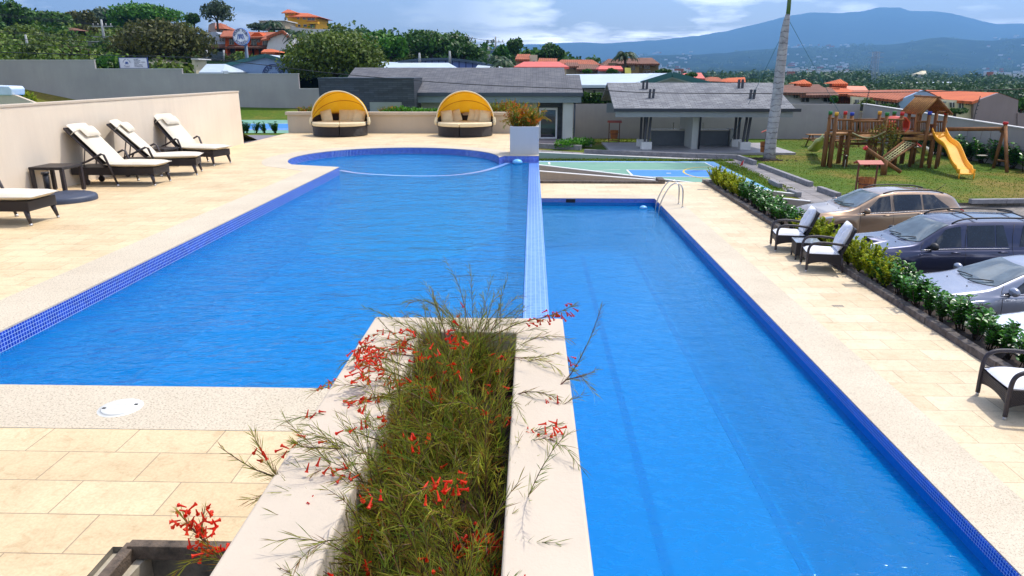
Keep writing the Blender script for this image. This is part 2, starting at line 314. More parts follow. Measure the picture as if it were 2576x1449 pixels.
# lower pool
LX1, LY0, LY1 = 4.20, -2.0, 24.4
b = MB(); b.sheet([(XW, LY0), (LX1, LY0), (LX1, LY1), (XW, LY1)], -3.75); struct(b.build('pool_basin', mBasin))
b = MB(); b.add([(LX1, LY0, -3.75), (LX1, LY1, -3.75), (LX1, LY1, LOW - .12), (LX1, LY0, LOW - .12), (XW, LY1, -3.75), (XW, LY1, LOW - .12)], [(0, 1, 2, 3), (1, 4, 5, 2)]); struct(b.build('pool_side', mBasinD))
b = MB(); b.b2(LX1 - .012, LX1 + .01, LY0, LY1, LOW - .14, LOW - .012); b.b2(XW, LX1 - .013, LY1 - .012, LY1 + .01, LOW - .14, LOW - .012); struct(b.build('pool_tile_band', mTile))
b = MB()
for i, (x, wd) in enumerate(((1.62, .13), (3.30, .13))): b.b2(x, x + wd, LY0 + .1, LY1 - 1.4, -3.75, -3.735)
struct(b.build('pool_lane_marking', boxtile('lane_tile', (.0, .13, .48), (.0, .11, .44), (.0, .15, .5), .05, .002)))
b = MB(); b.b2(LX1 - .22, LX1 - .003, LY0, LY1 - .003, -3.74, -3.1); struct(b.build('pool_bench', mBasin))
b = MB(); b.sheet([(XW + .001, LY0), (LX1, LY0), (LX1, LY1), (XW + .001, LY1)], WL); struct(b.build('pool_water', mWaterL))
# ---------- decks: slabs assembled around the pools
def strip(mb, inner, outer, z0, z1):     # ring segment between two polylines
    n = len(inner)
    vs = [(*p, z1) for p in inner] + [(*p, z1) for p in outer] + [(*p, z0) for p in inner] + [(*p, z0) for p in outer]
    fs = []
    for i in range(n - 1): fs += [(i, i + 1, n + i + 1, n + i), (2 * n + i, 2 * n + i + 1, i + 1, i)]
    mb.add(vs, fs)
WX = -8.75
cop = MB()
inn = [(-.90, 4.42), (XP, 4.42), (XP, 4.42), (XP, 16.3)] + arc[::-1] + [(-.72, 18.75)]
def outp(p, d):
    v = Vector((p[0] - CCX, p[1] - CCY)); v.normalize(); return (CCX + v.x * (CR + d), CCY + v.y * (CR + d))
CW = .60
out = [(-.90, 3.81), (XP - CW, 3.81), (XP - CW, 3.81), (XP - CW, 15.6)] + [outp(p, CW) if i > 3 else (min(outp(p, CW)[0], XP - CW + .0), outp(p, CW)[1]) for i, p in enumerate(arc[::-1])] + [(-.60, 19.35)]
out2 = []
for k_, p in enumerate(out):
    if p[0] > -1.6 and p[1] < 19.6 and 3 < k_ < len(out) - 1: p = (-.72, min(19.34, max(18.75, inn[k_][1])))
    out2.append(p)
out2[-1] = (-.72, 18.76)
strip(cop, inn, out2, -.09, .002); cop.b2(-.72, XW, 18.75, 19.34, -.09, .004)
struct(cop.build('pool_coping', mPeb))
dk = MB()
left = [(p[0], p[1]) for p in out2[3:]]
dk.sheet([(XP - CW, 3.81), (XP - CW, 15.6), (WX, 15.6), (WX, 3.81)], 0)
HX0, HX1, HY0, HY1 = -1.88, -1.12, 1.85, 2.71
dk.sheet([(WX, -1.5), (-.9, -1.5), (-.9, HY0), (WX, HY0)], 0); dk.sheet([(WX, HY0), (HX0, HY0), (HX0, HY1), (WX, HY1)], 0)
dk.sheet([(HX1, HY0), (-.9, HY0), (-.9, HY1), (HX1, HY1)], 0); dk.sheet([(WX, HY1), (-.9, HY1), (-.9, 3.81), (WX, 3.81)], 0)
pr = [p for p in left if not (p[0] > -1.0 and p[1] < 19.33)] + [(-.72, 19.345)]
# fan the far deck into two simple polygons split at the circle's top
top_i = max(range(len(pr)), key=lambda i: pr[i][1])
dk.sheet([(WX, 15.6)] + pr[:top_i + 1] + [(pr[top_i][0], 26.0), (WX, 26.0)], 0)
dk.sheet(pr[top_i:] + [(XW, 19.345), (XW, 26.0), (pr[top_i][0], 26.0)], 0)
dk.b2(XW - .15, XW - .001, 19.0, 26.0, -2.6, -.003)
struct(dk.build('pool_deck', mPave))
# lower deck
lc = MB(); lc.b2(LX1, LX1 + .75, -2, LY1 + .75, LOW - .1, LOW + .002); lc.b2(XW, LX1, LY1, LY1 + .75, LOW - .1, LOW + .001); struct(lc.build('pool_coping', mPeb))
ld = MB(); ld.sheet([(LX1 + .75, -2), (6.7, -2), (6.7, 28.3), (LX1 + .75, 28.3)], LOW); ld.sheet([(XW, LY1 + .75), (LX1 + .75, LY1 + .75), (LX1 + .75, 28.3), (XW, 28.3)], LOW); ld.b2(XW, 6.7, 28.1, 28.3, LAWN - .1, LOW - .003)
struct(ld.build('lower_deck', mPaveL))
# ---------- site ground
gd = MB()
def rect(mb, x0, x1, y0, y1, z, z2=None, nx=1, ny=1):
    mb.add([(x0, y0, z), (x1, y0, z), (x1, y1, z if z2 is None else z2), (x0, y1, z if z2 is None else z2)], [(0, 1, 2, 3)])
rect(gd, XW, 60, 28.3, 75, LAWN); rect(gd, 6.85, 60, 26.2, 28.3, LAWN); rect(gd, -13, XW, 26.0, 75, LAWN)
rect(gd, 6.85, 60, -8, 23.0, -3.02); rect(gd, 6.85, 60, 23.0, 26.2, -3.02, LAWN - .17)

struct(gd.build('lawn', mGrass))
pk = MB(); rect(pk, 7.3, 40, -6, 23.0, -2.95); rect(pk, 7.3, 40, 23.0, 26.25, -2.95, LAWN - .10); pk.b2(6.85, 40, 26.25, 26.3, -3.1, LAWN - .002); struct(pk.build('car_park', mCobble))
# left terrace behind the lounger wall
lt = MB(); rect(lt, -60, -14, 28, 53.5, -1.2); rect(lt, -14, WX, 28.0, 53.5, -1.2)
BL = [(-260, 200), (0, 214), (70, 226), (215, 256), (400, 262), (620, 270), (740, 272), (815, 275)]
for (x0, y0), (x1, y1) in zip(BL, BL[1:]):
    p, q = P(x0, y0, 58), P(x1, y1, 58); a_, b_ = P(x0, 300, 53.5), P(x1, 300, 53.5)
    lt.add([(a_.x, 53.5, -1.2), (b_.x, 53.5, -1.2), tuple(q), tuple(p)], [(0, 1, 2, 3)])
rect(lt, -60, WX - .19, -6, 22.2, .3); lt.add([(-60, 22.2, .3), (WX - .19, 22.2, .3), (WX - .19, 28, -1.2), (-60, 28, -1.2)], [(0, 1, 2, 3)])
lt.add([(-13, 28, -1.2), (-13, 58, -1.2), (-13, 58, -2.6), (-13, 28, -2.6)], [(0, 1, 2, 3)])
struct(lt.build('terrace_ground', mGrass))
# ---------- terrain to the horizon
def interp(x, t):
    if x <= t[0][0]: return t[0][1]
    for (a, va), (b, vb) in zip(t, t[1:]):
        if x <= b: f = (x - a) / (b - a); f = f; return va + (vb - va) * f
    return t[-1][1]
# elevation profile: for each image column, the row where the ground of that distance is seen
PR = [(62, [(-600, 250), (0, 240), (600, 262), (1340, 268), (3000, 268)]),
      (90, [(-600, 120), (0, 140), (500, 165), (900, 190), (1400, 235), (1800, 246), (3000, 246)]),
      (130, [(-600, 40), (0, 90), (500, 128), (800, 140), (1150, 172), (1500, 200), (1800, 226), (3000, 242)]),
      (180, [(-600, -10), (0, 50), (300, 84), (550, 100), (800, 88), (1000, 120), (1200, 140), (1500, 180), (1800, 217), (3000, 236)]),
      (260, [(-600, 0), (0, 70), (300, 95), (550, 105), (800, 98), (1000, 128), (1300, 158), (1700, 208), (3000, 229)]),
      (450, [(-600, 30), (0, 90), (600, 110), (1000, 140), (1400, 185), (1700, 200), (3000, 220)]),
      (900, [(-600, 60), (0, 110), (600, 130), (1000, 150), (1400, 184), (3000, 207)]),
      (1700, [(-600, 90), (0, 130), (600, 140), (1000, 158), (1400, 182), (3000, 192)]),
      (3000, [(-600, 100), (0, 140), (1000, 165), (1400, 172), (2000, 170), (3000, 168)]),
      (4600, [(-600, 110), (0, 140), (1000, 165), (1400, 160), (1650, 140), (1860, 128), (2190, 116), (2370, 97), (2600, 94), (3200, 90)]),
      (6200, [(-600, 110), (0, 140), (1000, 170), (1400, 172), (1650, 156), (2190, 128), (2600, 108), (3200, 100)]),
      (9000, [(-600, 120), (0, 150), (900, 150), (1150, 128), (1300, 112), (1480, 108), (1650, 103), (1810, 78), (1900, 62), (1973, 46), (2040, 33), (2165, 31), (2211, 21), (2262, 17), (2290, 27), (2423, 39), (2513, 54), (2640, 62), (3200, 110)]),
      (9350, [(-600, 160), (3200, 160)])]
te = MB(); NA, rs = 300, []
keys = [k[0] for k in PR]
for k0, k1 in zip(keys, keys[1:]):
    n = 7 if k1 < 1000 else 12
    rs += [k0 * (k1 / k0) ** (i / n) for i in range(n)]
rs.append(keys[-1])
def terr(px, r):
    for i in range(len(PR) - 1):
        if PR[i][0] <= r <= PR[i + 1][0]: break
    f = (r - PR[i][0]) / (PR[i + 1][0] - PR[i][0]); f = f * f * (3 - 2 * f) if r > 3000 else f
    y = interp(px, PR[i][1]) * (1 - f) + interp(px, PR[i + 1][1]) * f
    q = ray(px, y); d = q.y; x0, y0 = q.x / d * r, q.y / d * r
    z = H + q.z / d * r
    am = .0042 * r if r > 2500 else .006 * r
    z += (noise.fractal(Vector((x0, y0, 0)) / max(60, r * .09), 1.0, 2.0, 5) * am) * (1 if r > 75 else 0)
    return Vector((x0, y0, z))
A = []
for i, r in enumerate(rs):
    for j in range(NA + 1): A.append(terr(-700 + 3900 * j / NA, r))
W1 = NA + 1
te.add(A, [(i * W1 + j, i * W1 + j + 1, (i + 1) * W1 + j + 1, (i + 1) * W1 + j) for i in range(len(rs) - 1) for j in range(NA)], True)
def terrm():
    t = NT('hillside'); co = t.co(); n = t.noise(co, .012, 8, .65); n2 = t.noise(co, .0016, 6, .6)
    a = t.ramp(n, 0, [(.35, (.007, .018, .012)), (.5, (.014, .03, .015)), (.62, (.03, .055, .025)), (.72, (.10, .12, .06)), (.84, (.26, .25, .18))]); b = t.ramp(n2, 0, [(.35, (.55, .6, .6)), (.65, (1.2, 1.15, 1))])
    m = t.mix(1.0, (a, 0), (b, 0), 'MULTIPLY'); t.ln(m, 2, t.b, 'Base Color'); t.b.inputs['Roughness'].default_value = 1; t.b.inputs['Specular IOR Level'].default_value = 0; return t.m
struct(te.build('hills', terrm()))
# far skirt below everything so that no gap shows
ap = MB(); ap.sheet([(-200, 8, -3.9), (200, 8, -3.9), (200, 110, -8), (-200, 110, -8)], 0)
# ---------- haze
hz = MB(); hz.b2(-8200, 8200, -30, 9420, -420, 862); ho = hz.build('haze', None); ho['kind'] = 'stuff'
hm = bpy.data.materials.new('haze'); hm.use_nodes = True; ht = hm.node_tree; ht.nodes.remove(ht.nodes['Principled BSDF']); pv = ht.nodes.new('ShaderNodeVolumePrincipled')
HAZE_D = 1.6e-4
pv.inputs['Density'].default_value = HAZE_D; pv.inputs['Color'].default_value = (.25, .55, 1.0, 1); pv.inputs['Anisotropy'].default_value = .35
ht.links.new(pv.outputs[0], ht.nodes['Material Output'].inputs['Volume']); ho.data.materials.append(hm)
# ---------- helpers working in image columns/rows at a true distance
def slab(mb, pts, Y, th=.2):
    return mb.ext([P(x, y, Y) for x, y in pts], (0, th, 0))
# ---------- foreground planter
pm = MB(); z0, z1 = -1.3, .70; X0, X1, IX0, IX1 = -.90, XW + .004, -.60, -.078; Y0, Y1, IY0, IY1 = .35, 3.90, .7, 3.66
pm.b2(X0, IX0, Y0, Y1, z0, z1); pm.b2(IX1, X1, Y0, Y1, -3.7, z1); pm.b2(IX0, IX1, IY1, Y1, z0, z1); pm.b2(IX0, IX1, Y0, IY0, z0, z1)
plr = thing('pool_planter', 'long pale rendered planter in the foreground, filled with red-flowering stems and reaching into the water', 'planter', (0, 0, 0))
vb = MB(); vs_ = [(X0, Y0), (X1, Y0), (X1, Y1), (X0, Y1)]; hs = [(IX0, IY0), (IX1, IY0), (IX1, IY1), (IX0, IY1)]
V = [(*p, z1) for p in vs_] + [(*p, z1) for p in hs] + [(*p, -3.7) for p in vs_] + [(*p, .3) for p in hs]
FS = []
for i in range(4):
    j = (i + 1) % 4; FS += [(i, j, 4 + j, 4 + i), (8 + i, 8 + j, j, i), (4 + i, 4 + j, 12 + j, 12 + i)]
vb.add(V, FS); vb.build('planter_wall', mPlant, plr, bevel=.012, seg=3)
sb = MB(); sb.sheet([(IX0, IY0), (IX1, IY0), (IX1, IY1), (IX0, IY1)], .42); sb.build('soil', mSoil, plr)
# ---------- manhole lid, hatch and pit, deck drains
mc = G(299, 1030, 0); t = thing('inspection_cover', 'round white plastic inspection cover set in the pebble coping of the upper pool', 'drain cover', (mc.x, mc.y + .02, 0))
l = MB(); l.lathe([(.0, .012), (.108, .012), (.112, .009), (.112, .004), (.13, .005), (.134, .002)][::-1], 40); 
l.lathe([(.038, .0145), (.034, .0145)], 24); l.build('lid', M('cover_plastic', (.72, .72, .66), .5), t)
for s_ in (-1, 1): kk = MB(); kk.box((.088 * s_, .03 * s_, .0135), (.02, .016, .003)); kk.build('key_slot', M('black_slot', (.01, .01, .01), .6), t)
t = thing('service_hatch', 'open service pit with a rough weathered frame sunk in the paving at the bottom left', 'hatch', ((HX0 + HX1) / 2, (HY0 + HY1) / 2, 0))
cx, cy = (HX0 + HX1) / 2, (HY0 + HY1) / 2
pt = MB(); q = [(HX0 - cx, HY0 - cy), (HX1 - cx, HY0 - cy), (HX1 - cx, HY1 - cy), (HX0 - cx, HY1 - cy)]; band(pt, q, -.7, -.003); pt.sheet(q, -.7); pt.build('pit_wall', M('pit_concrete', S(150, 142, 126), .9, S(70, 66, 60), 6, .6, 30), t)
fr = MB(); xa, xb, ya, yb = -1.78 - cx, -1.30 - cx, -.5, HY1 - cy - .012
for (a, b_) in (((xa, ya, .0), (xa, yb, .0)), ((xb, ya, 0), (xb, yb, 0)), ((xa, yb - .02, .012), (xb, yb - .02, .012))): fr.bar(a, b_, .05, .07)
fr.bar((xa, yb - .02, -.5), (xa, yb - .02, .02), .055); fr.bar((xb, yb - .02, -.5), (xb, yb - .02, .02), .055)
fr.build('frame', M('weathered_wood', S(120, 104, 88), .9, S(62, 54, 46), 12, .8, 60, sxyz=(1, 1, 1)), t, bevel=.004)
sp_ = MB(); sp_.prism([(HX0 - cx + .0, HY0 - cy), (HX0 - cx + .10, HY0 - cy), (HX0 - cx + .17, HY1 - cy - .005), (HX0 - cx, HY1 - cy - .005)], -.5, -.03); sp_.build('concrete_ledge', M('pale_concrete', S(196, 188, 166), .85, S(160, 150, 130), 8, .4, 40), t)
def grate(px, py, z, w_, d_, lab):
    c = G(px, py, z); t = thing('floor_grate', lab, 'drain', (c.x, c.y, z)); g = MB(); g.b2(-w_ / 2, w_ / 2, -d_ / 2, d_ / 2, .0, .004); g.build('frame', M('grate_metal', S(196, 182, 158), .5), t)
    g = MB(); n = int(w_ / .035)
    for i in range(n): x = -w_ / 2 + (i + .5) * w_ / n; g.b2(x - .007, x + .007, -d_ / 2 + .02, d_ / 2 - .02, .0045, .0075)
    g.build('slot', M('grate_slot', S(92, 82, 70), .7), t)
grate(2148, 718, LOW, .42, .22, 'slotted metal floor drain on the lower deck just past the armchairs')
grate(2108, 770, LOW, .2, .12, 'small square floor drain on the lower deck, nearest the camera')
grate(1768, 477, LOW, .4, .2, 'floor drain at the far corner of the lower deck by the hedge kerb')
# ---------- lounger wall and other low walls
o = MB(); o.b2(WX - .18, WX, -3, 21.85, -.3, 1.50); t = thing('boundary_wall', 'long cream rendered wall standing behind the row of sun loungers', 'wall'); o.build('wall', mWallWarm, t, bevel=.008)
o = MB(); o.b2(WX - .20, WX + .012, -3.02, 21.87, 1.50, 1.545); o.build('wall_cap', mPlant, t, bevel=.006)
o = MB(); slab(o, [(-120, 230), (37, 239), (112, 268), (180, 300), (-120, 300)], 42, .25); tag(o.build('sloping_wall', mPlant), 'pale low wall with a sloping end rising behind the lounger wall at the far left', 'wall')
o = MB(); slab(o, [(-60, 214), (22, 217), (28, 224), (28, 240), (-60, 240)], 41.9, 1.2); tag(o.build('rooftop_box', M('pale_blue_paint', S(205, 222, 240), .5), bevel=.06), 'pale blue-white box above the sloping wall at the far left edge', 'box')
# stepped grey perimeter wall
o = MB(); steps = [(-260, 152, 236), (236, 174, 457), (457, 186.5, 750), (750, 224, 815)]; t = thing('perimeter_wall', 'tall grey rendered wall stepping down to the right below the hillside', 'wall')
W0 = P(-260, 300, 58).x
pts = []; xs = []
for a_, y_, b_ in steps:
    if not pts: pts.append(P(a_, y_, 58))
    else: pts.append(P(a_, y_, 58))
    e_ = P(b_, y_, 58); pts.append(e_)
for i in range(2, 8, 2): pts[i].x = pts[i - 1].x
pts += [Vector((pts[-1].x, 58, -2.6)), Vector((pts[0].x, 58, -2.6))]
for i in range(0, 8, 2):
    z_ = min(pts[i].z, pts[i + 1].z); o.b2(pts[i].x, pts[i + 1].x, 58, 58.2, -2.6, (pts[i].z + pts[i + 1].z) / 2)
o.build('wall', mWallGrey, t)
for i in range(0, 8, 2): c = MB(); zz = (pts[i].z + pts[i + 1].z) / 2; c.b2(pts[i].x, pts[i + 1].x + .02, 57.97, 58.23, zz, zz + .05); c.build('wall_cap', M('light_cap', S(200, 198, 196), .8), t)
# right-hand perimeter walls
o = MB(); a_ = P(1440, 262, 52.5); b_ = P(2165, 262, 52.5); o.b2(a_.x - 1.5, b_.x, 52.5, 52.7, LAWN - .2, -.04); t = thing('back_wall', 'straight grey rendered wall behind the pavilion, below the tiled houses', 'wall'); o.build('wall', mWallGrey, t)
o = MB(); o.prism([(23.25, 52.5), (24.9, 12.0), (25.1, 12.0), (23.45, 52.7)], LAWN - .2, -.04); t2_ = thing('side_wall', 'grey rendered wall running from the corner towards the camera behind the swing', 'wall'); wo = o.build('wall', mWallGrey, t2_)
for v in wo.data.vertices:
    if v.co.z > -1: v.co.z = -.04 - (52.6 - v.co.y) * .031
def sidez(y): return -.04 - (52.6 - y) * .031
o = MB(); o.add([(23.2, 52.7, 0), (24.85, 12, 0), (25.15, 12, 0), (23.5, 52.7, 0), (23.2, 52.7, .05), (24.85, 12, .05), (25.15, 12, .05), (23.5, 52.7, .05)], [(0, 1, 5, 4), (4, 5, 6, 7), (2, 3, 7, 6), (3, 0, 4, 7)])
wc = o.build('wall_cap', M('light_cap', S(200, 198, 196), .8), t2_)
for v in wc.data.vertices: v.co.z += sidez(v.co.y)
# electric fence posts on the side wall
for i, (y_, lb) in enumerate(((52.3, 'at the corner of the two walls'), (46.0, 'second from the wall corner'), (40.3, 'third from the wall corner'), (35.6, 'nearest the camera'))):
    x_ = 23.35 + (52.5 - y_) * .0405; z_ = sidez(y_) + .05; t = thing('fence_post', 'thin black electric-fence post on the side wall, ' + lb, 'fence post', (x_, y_, z_), group='electric fence posts on the side wall')
    b_ = MB(); b_.tube([(0, 0, 0), (0, 0, .5), (.1, -.02, 1.25 if i != 1 else .9)], .022, 6); b_.build('post', M('black_metal', (.02, .02, .022), .5), t)
    for k in range(4): b_ = MB(); b_.box((.03 + .02 * k, -.03, .35 + .2 * k), (.05, .05, .06)); b_.build('insulator', M('insulator_grey', (.08, .08, .09), .4), t)
# retaining planter across the far end of the deck
t = thing('retaining_planter', 'long cream planter wall behind the two canopied daybeds at the far end of the deck', 'planter')
RX0, RX1 = -8.75, -.35
o = MB(); o.b2(RX0, RX1, 26.0, 26.18, -2.5, .62); o.b2(RX0, RX0 + .2, 26.18, 27.6, -2.5, .62); o.b2(RX0, RX1, 27.6, 27.8, -2.5, .60); o.b2(RX1 - .2, RX1, 26.18, 27.6, -2.5, .62); o.build('planter_wall', mPlant, t)
o = MB(); o.b2(RX0 - .05, RX1 + .05, 25.93, 26.22, .62, .73); o.build('wall_cap', mPlant, t, bevel=.01)
o = MB(); o.b2(RX0 + .2, RX1 - .2, 26.2, 27.6, .2, .56); o.build('soil', mSoil, t)
# white planter at the end of the overflow edge
t = thing('white_planter', 'tall white planter box at the far end of the overflow edge, holding an orange-flowering plant', 'planter')
o = MB(); x0, x1, y0, y1 = -.58, XW - .004, 18.98, 19.75
V = [(x0, y0, .72), (x1, y0, .72), (x1, y1, .72), (x0, y1, .72)]; IN = [(x0 + .09, y0 + .09, .72), (x1 - .09, y0 + .09, .72), (x1 - .09, y1 - .09, .72), (x0 + .09, y1 - .09, .72)]
o.add(V + IN + [(a, b, .004) for a, b, c in V] + [(a, b, .5) for a, b, c in IN], [f for i in range(4) for f in ((i, (i + 1) % 4, 4 + (i + 1) % 4, 4 + i), (8 + i, 8 + (i + 1) % 4, (i + 1) % 4, i), (4 + i, 4 + (i + 1) % 4, 12 + (i + 1) % 4, 12 + i))])
o.build('planter_wall', wallm('planter_grey_white', S(206, 206, 206), S(196, 196, 196), .05), t, bevel=.008); o = MB(); o.sheet([p[:2] for p in IN], .64); o.build('soil', mSoil, t)
# kerb and bed beside the lower deck
t = thing('hedge_bed', 'long dark stone kerb and planting bed between the lower deck and the parked cars', 'planting bed')
o = MB(); n = 46
for i in range(n):
    a_ = -2 + (28.0 + 2) * i / n; b_ = -2 + 30.0 * (i + 1) / n; o.box((6.775 + random.Random(i).uniform(-.008, .008), (a_ + b_) / 2, LOW + .035 + random.Random(i + 9).uniform(-.008, .008)), (.15, b_ - a_ - .008, .17))
o.build('kerb', mStone, t, bevel=.012); o = MB(); o.b2(6.85, 7.32, -2, 28.0, -3.0, LOW + .02); o.build('soil', mSoil, t)
o = MB(); o.b2(7.32, 7.42, -2, 28.0, -3.0, LOW + .05); o.build('back_kerb', mConc, t, bevel=.01); o = MB(); o.b2(6.65, 7.3, 28.0, 28.2, LAWN - .1, LOW + .14); o.build('end_block', mConc, t, bevel=.01)
# ---------- court
cb = MB(); Zc = LAWN + .006
rect(cb, -9, 9.62, 28.6, 38.6, Zc); struct(cb.build('court_border', mCourtP))
cb = MB(); rect(cb, -8.6, 9.05, 28.9, 38.1, Zc + .004); struct(cb.build('sports_court', mCourtG))
ky0, ky1 = 32.6, 35.0; cb = MB(); rect(cb, 4.6, 9.03, ky0, ky1, Zc + .008); struct(cb.build('court_key', mCourtB))
L = MB(); zl = Zc + .012
def ln(x0, y0, x1, y1, w_=.07): d = Vector((x1 - x0, y1 - y0)).normalized(); n_ = Vector((-d.y, d.x)) * w_ / 2; L.sheet([(x0 - n_.x, y0 - n_.y), (x1 - n_.x, y1 - n_.y), (x1 + n_.x, y1 + n_.y), (x0 + n_.x, y0 + n_.y)], zl)
ln(-8.6, 38.1, 9.05, 38.1, .09); ln(9.05, 28.9, 9.05, 38.1); ln(4.6, ky0, 9.0, ky0); ln(4.6, ky1, 9.0, ky1); ln(4.6, ky0, 4.6, ky1, .09); ln(-8.6, 28.95, 9.05, 28.95); ln(.9, 37.0, .9, 38.1, .1); ln(7.4, 30.6, 9.0, 30.6)
for i in range(14):
    a_, b_ = R(100 + i * 80 / 14), R(100 + (i + 1) * 80 / 14); ln(4.6 + 1.9 * math.cos(a_), 33.8 + 1.25 * math.sin(a_), 4.6 + 1.9 * math.cos(b_), 33.8 + 1.25 * math.sin(b_))
L.box((6.4, 33.8, zl), (.22, .12, .002))
struct(L.build('court_marking', mLine))
L = MB(); zl = Zc + .014
for i in range(22):
    a_, b_ = R(90 + i * 180 / 22), R(90 + (i + 1) * 180 / 22); ln(8.9 + 1.75 * math.cos(a_), 33.8 + 2.4 * math.sin(a_), 8.9 + 1.75 * math.cos(b_), 33.8 + 2.4 * math.sin(b_), .09)
struct(L.build('court_marking', mLineY))
# second court seen past the end of the lounger wall
cb = MB(); rect(cb, -36, -9.5, 39.8, 52.6, -1.195); struct(cb.build('far_court', mCourtG)); cb = MB(); rect(cb, -34, -9.5, 43.0, 48.6, -1.19); struct(cb.build('far_court_inner', mCourtB)); L = MB(); zl = -1.185; ln(-34, 48.6, -9.5, 48.6, .12); ln(-34, 43.0, -9.5, 43.0, .12); ln(-30, 40.6, -9.5, 45.2, .12); struct(L.build('court_marking', mLine))
pv_ = MB(); rect(pv_, -18, WX, 21.9, 25.2, -.03); pv_.b2(-18, WX - .01, 25.2, 25.3, -1.3, -.03); struct(pv_.build('grey_terrace', M('dark_paving', S(128, 124, 130), .85, S(110, 106, 112), 3, .3, 30)))
gp = MB(); rect(gp, -18, WX, 25.3, 28.4, -.12, -.2); gp.add([(-18, 28.4, -.2), (WX, 28.4, -.2), (WX, 28.4, -1.3), (-18, 28.4, -1.3)], [(0, 1, 2, 3)]); struct(gp.build('grass_strip', mGrass))
# ---------- ramps, paths and kerbs on the low side
mRamp = wallm('ramp_render', S(184, 172, 160), S(160, 148, 136), .08)
def pwall(name, pts, Y, Yb, zb, lab, th=.16, mat=None):
    o = MB(); top = [Vector((P(x, y, yy).x, yy, P(x, y, yy).z)) for (x, y), yy in zip(pts, (Y, Yb))]
    a, b = top; o.add([(a.x, a.y, zb), (b.x, b.y, zb), b, a, (a.x, a.y + th, zb), (b.x, b.y + th, zb), b + Vector((0, th, 0)), a + Vector((0, th, 0))], [(0, 1, 2, 3), (3, 2, 6, 7), (5, 4, 7, 6), (1, 5, 6, 2), (4, 0, 3, 7)])
    t = thing(name, lab, 'wall'); o.build('wall', mat or mRamp, t); c = MB(); u = Vector((0, 0, .03)); e_ = Vector((0, -.015, 0)); f_ = Vector((0, th + .015, 0))
    c.add([a + e_, b + e_, b + e_ + u, a + e_ + u, a + f_, b + f_, b + f_ + u, a + f_ + u], [(0, 1, 2, 3), (3, 2, 6, 7), (1, 5, 6, 2)]); c.build('wall_cap', mWhite, t); return t
pwall('ramp_wall', [(1345, 431), (1650, 455)], 28.35, 28.35, LOW - .4, 'near sloping parapet of the ramp just beyond the lower pool')
pwall('ramp_wall', [(1345, 415), (1760, 463)], 29.6, 28.7, LAWN - .1, 'far sloping parapet of the ramp, bordering the green sports court')
pwall('ramp_wall', [(1345, 384), (1822, 405)], 39.4, 39.4, LAWN - .1, 'long pale sloping wall between the sports court and the pavilion walkway', mat=wallm('green_grey_render', S(160, 176, 164), S(150, 166, 156), .05))
rp = MB(); a = P(1345, 433, 28.5); b = P(1650, 459, 28.5); rp.add([(a.x, 28.5, a.z - .15), (b.x, 28.5, LOW), (b.x, 29.0, LOW), (a.x, 29.5, a.z - .15)], [(0, 1, 2, 3)]); struct(rp.build('ramp', mConc))
o = MB(); o.b2(.2, 4.9, 27.82, 28.0, LOW, LOW + .09); o.b2(4.9, 5.15, 27.82, 28.5, LOW, LOW + .16); tag(o.build('low_kerb', mStone, bevel=.01), 'thin dark kerb at the foot of the ramp parapet on the lower deck', 'kerb')
pa = MB(); zp = LAWN + .008
def path(mb, ps, z): mb.sheet([tuple(G(x, y, z))[:2] for x, y in ps], z)
path(pa, [(1345, 392), (1345, 376), (1500, 386), (1856, 398), (1905, 414), (1822, 405)], zp); path(pa, [(1822, 405), (1905, 414), (2048, 468), (2175, 512), (2030, 510), (1982, 483), (1891, 431)], zp)
struct(pa.build('path', mPath))
def kerb(a, b, lab, w_=.2, h_=.2, mat=None):
    p, q = G(*a, LAWN), G(*b, LAWN); o = MB(); n = max(1, int((q - p).length / 1.0))
    for i in range(n): o.bar(p + (q - p) * (i / n) + Vector((0, 0, h_ / 2)), p + (q - p) * ((i + .985) / n) + Vector((0, 0, h_ / 2)), w_, h_)
    return tag(o.build('kerb', mat or M('grey_kerb', S(150, 148, 150), .85, S(118, 116, 120), 5, .4, 40), bevel=.015), lab, 'kerb', 'grey kerbs along the paths')
kerb((1911, 421), (2040, 470), 'grey kerb on the lawn side of the diagonal path, near the palm trunk'); kerb((2060, 481), (2110, 499), 'short grey kerb of the diagonal path just left of the bronze car')
kerb((1470, 386), (1854, 401), 'long dark kerb in front of the open pavilion', .2, .24); kerb((1856, 401), (1899, 416), 'kerb piece bending from the pavilion walkway towards the palm', .2, .24)
kerb((1984, 487), (2010, 497), 'short kerb on the court side of the diagonal path'); kerb((1938, 462), (1962, 474), 'tiny kerb between court grass and diagonal path')
kerb((1345, 372), (1462, 378), 'dark kerb below the clubhouse door steps', .3, .3)
kerb((2440, 512), (2700, 509), 'kerb between the playground lawn and the cobbled car park behind the bronze car', .22, .16)
pwall('low_wall', [(1900, 478), (2008, 490)], 27.8, 27.3, -3.0, 'low pale retaining wall between the court grass and the hedge, behind the yellow-green shrubs')
pwall('low_wall', [(1920, 496), (2040, 508)], 25.9, 25.5, -3.0, 'low pale retaining wall just above the bonnet of the bronze car')
gr = MB(); path(gr, [(1950, 560), (2000, 548), (2080, 552), (2060, 600), (1990, 620)], -2.94); struct(gr.build('gravel_patch', M('dry_gravel', S(160, 130, 80), .95, S(100, 84, 50), 9, .8, 40)))
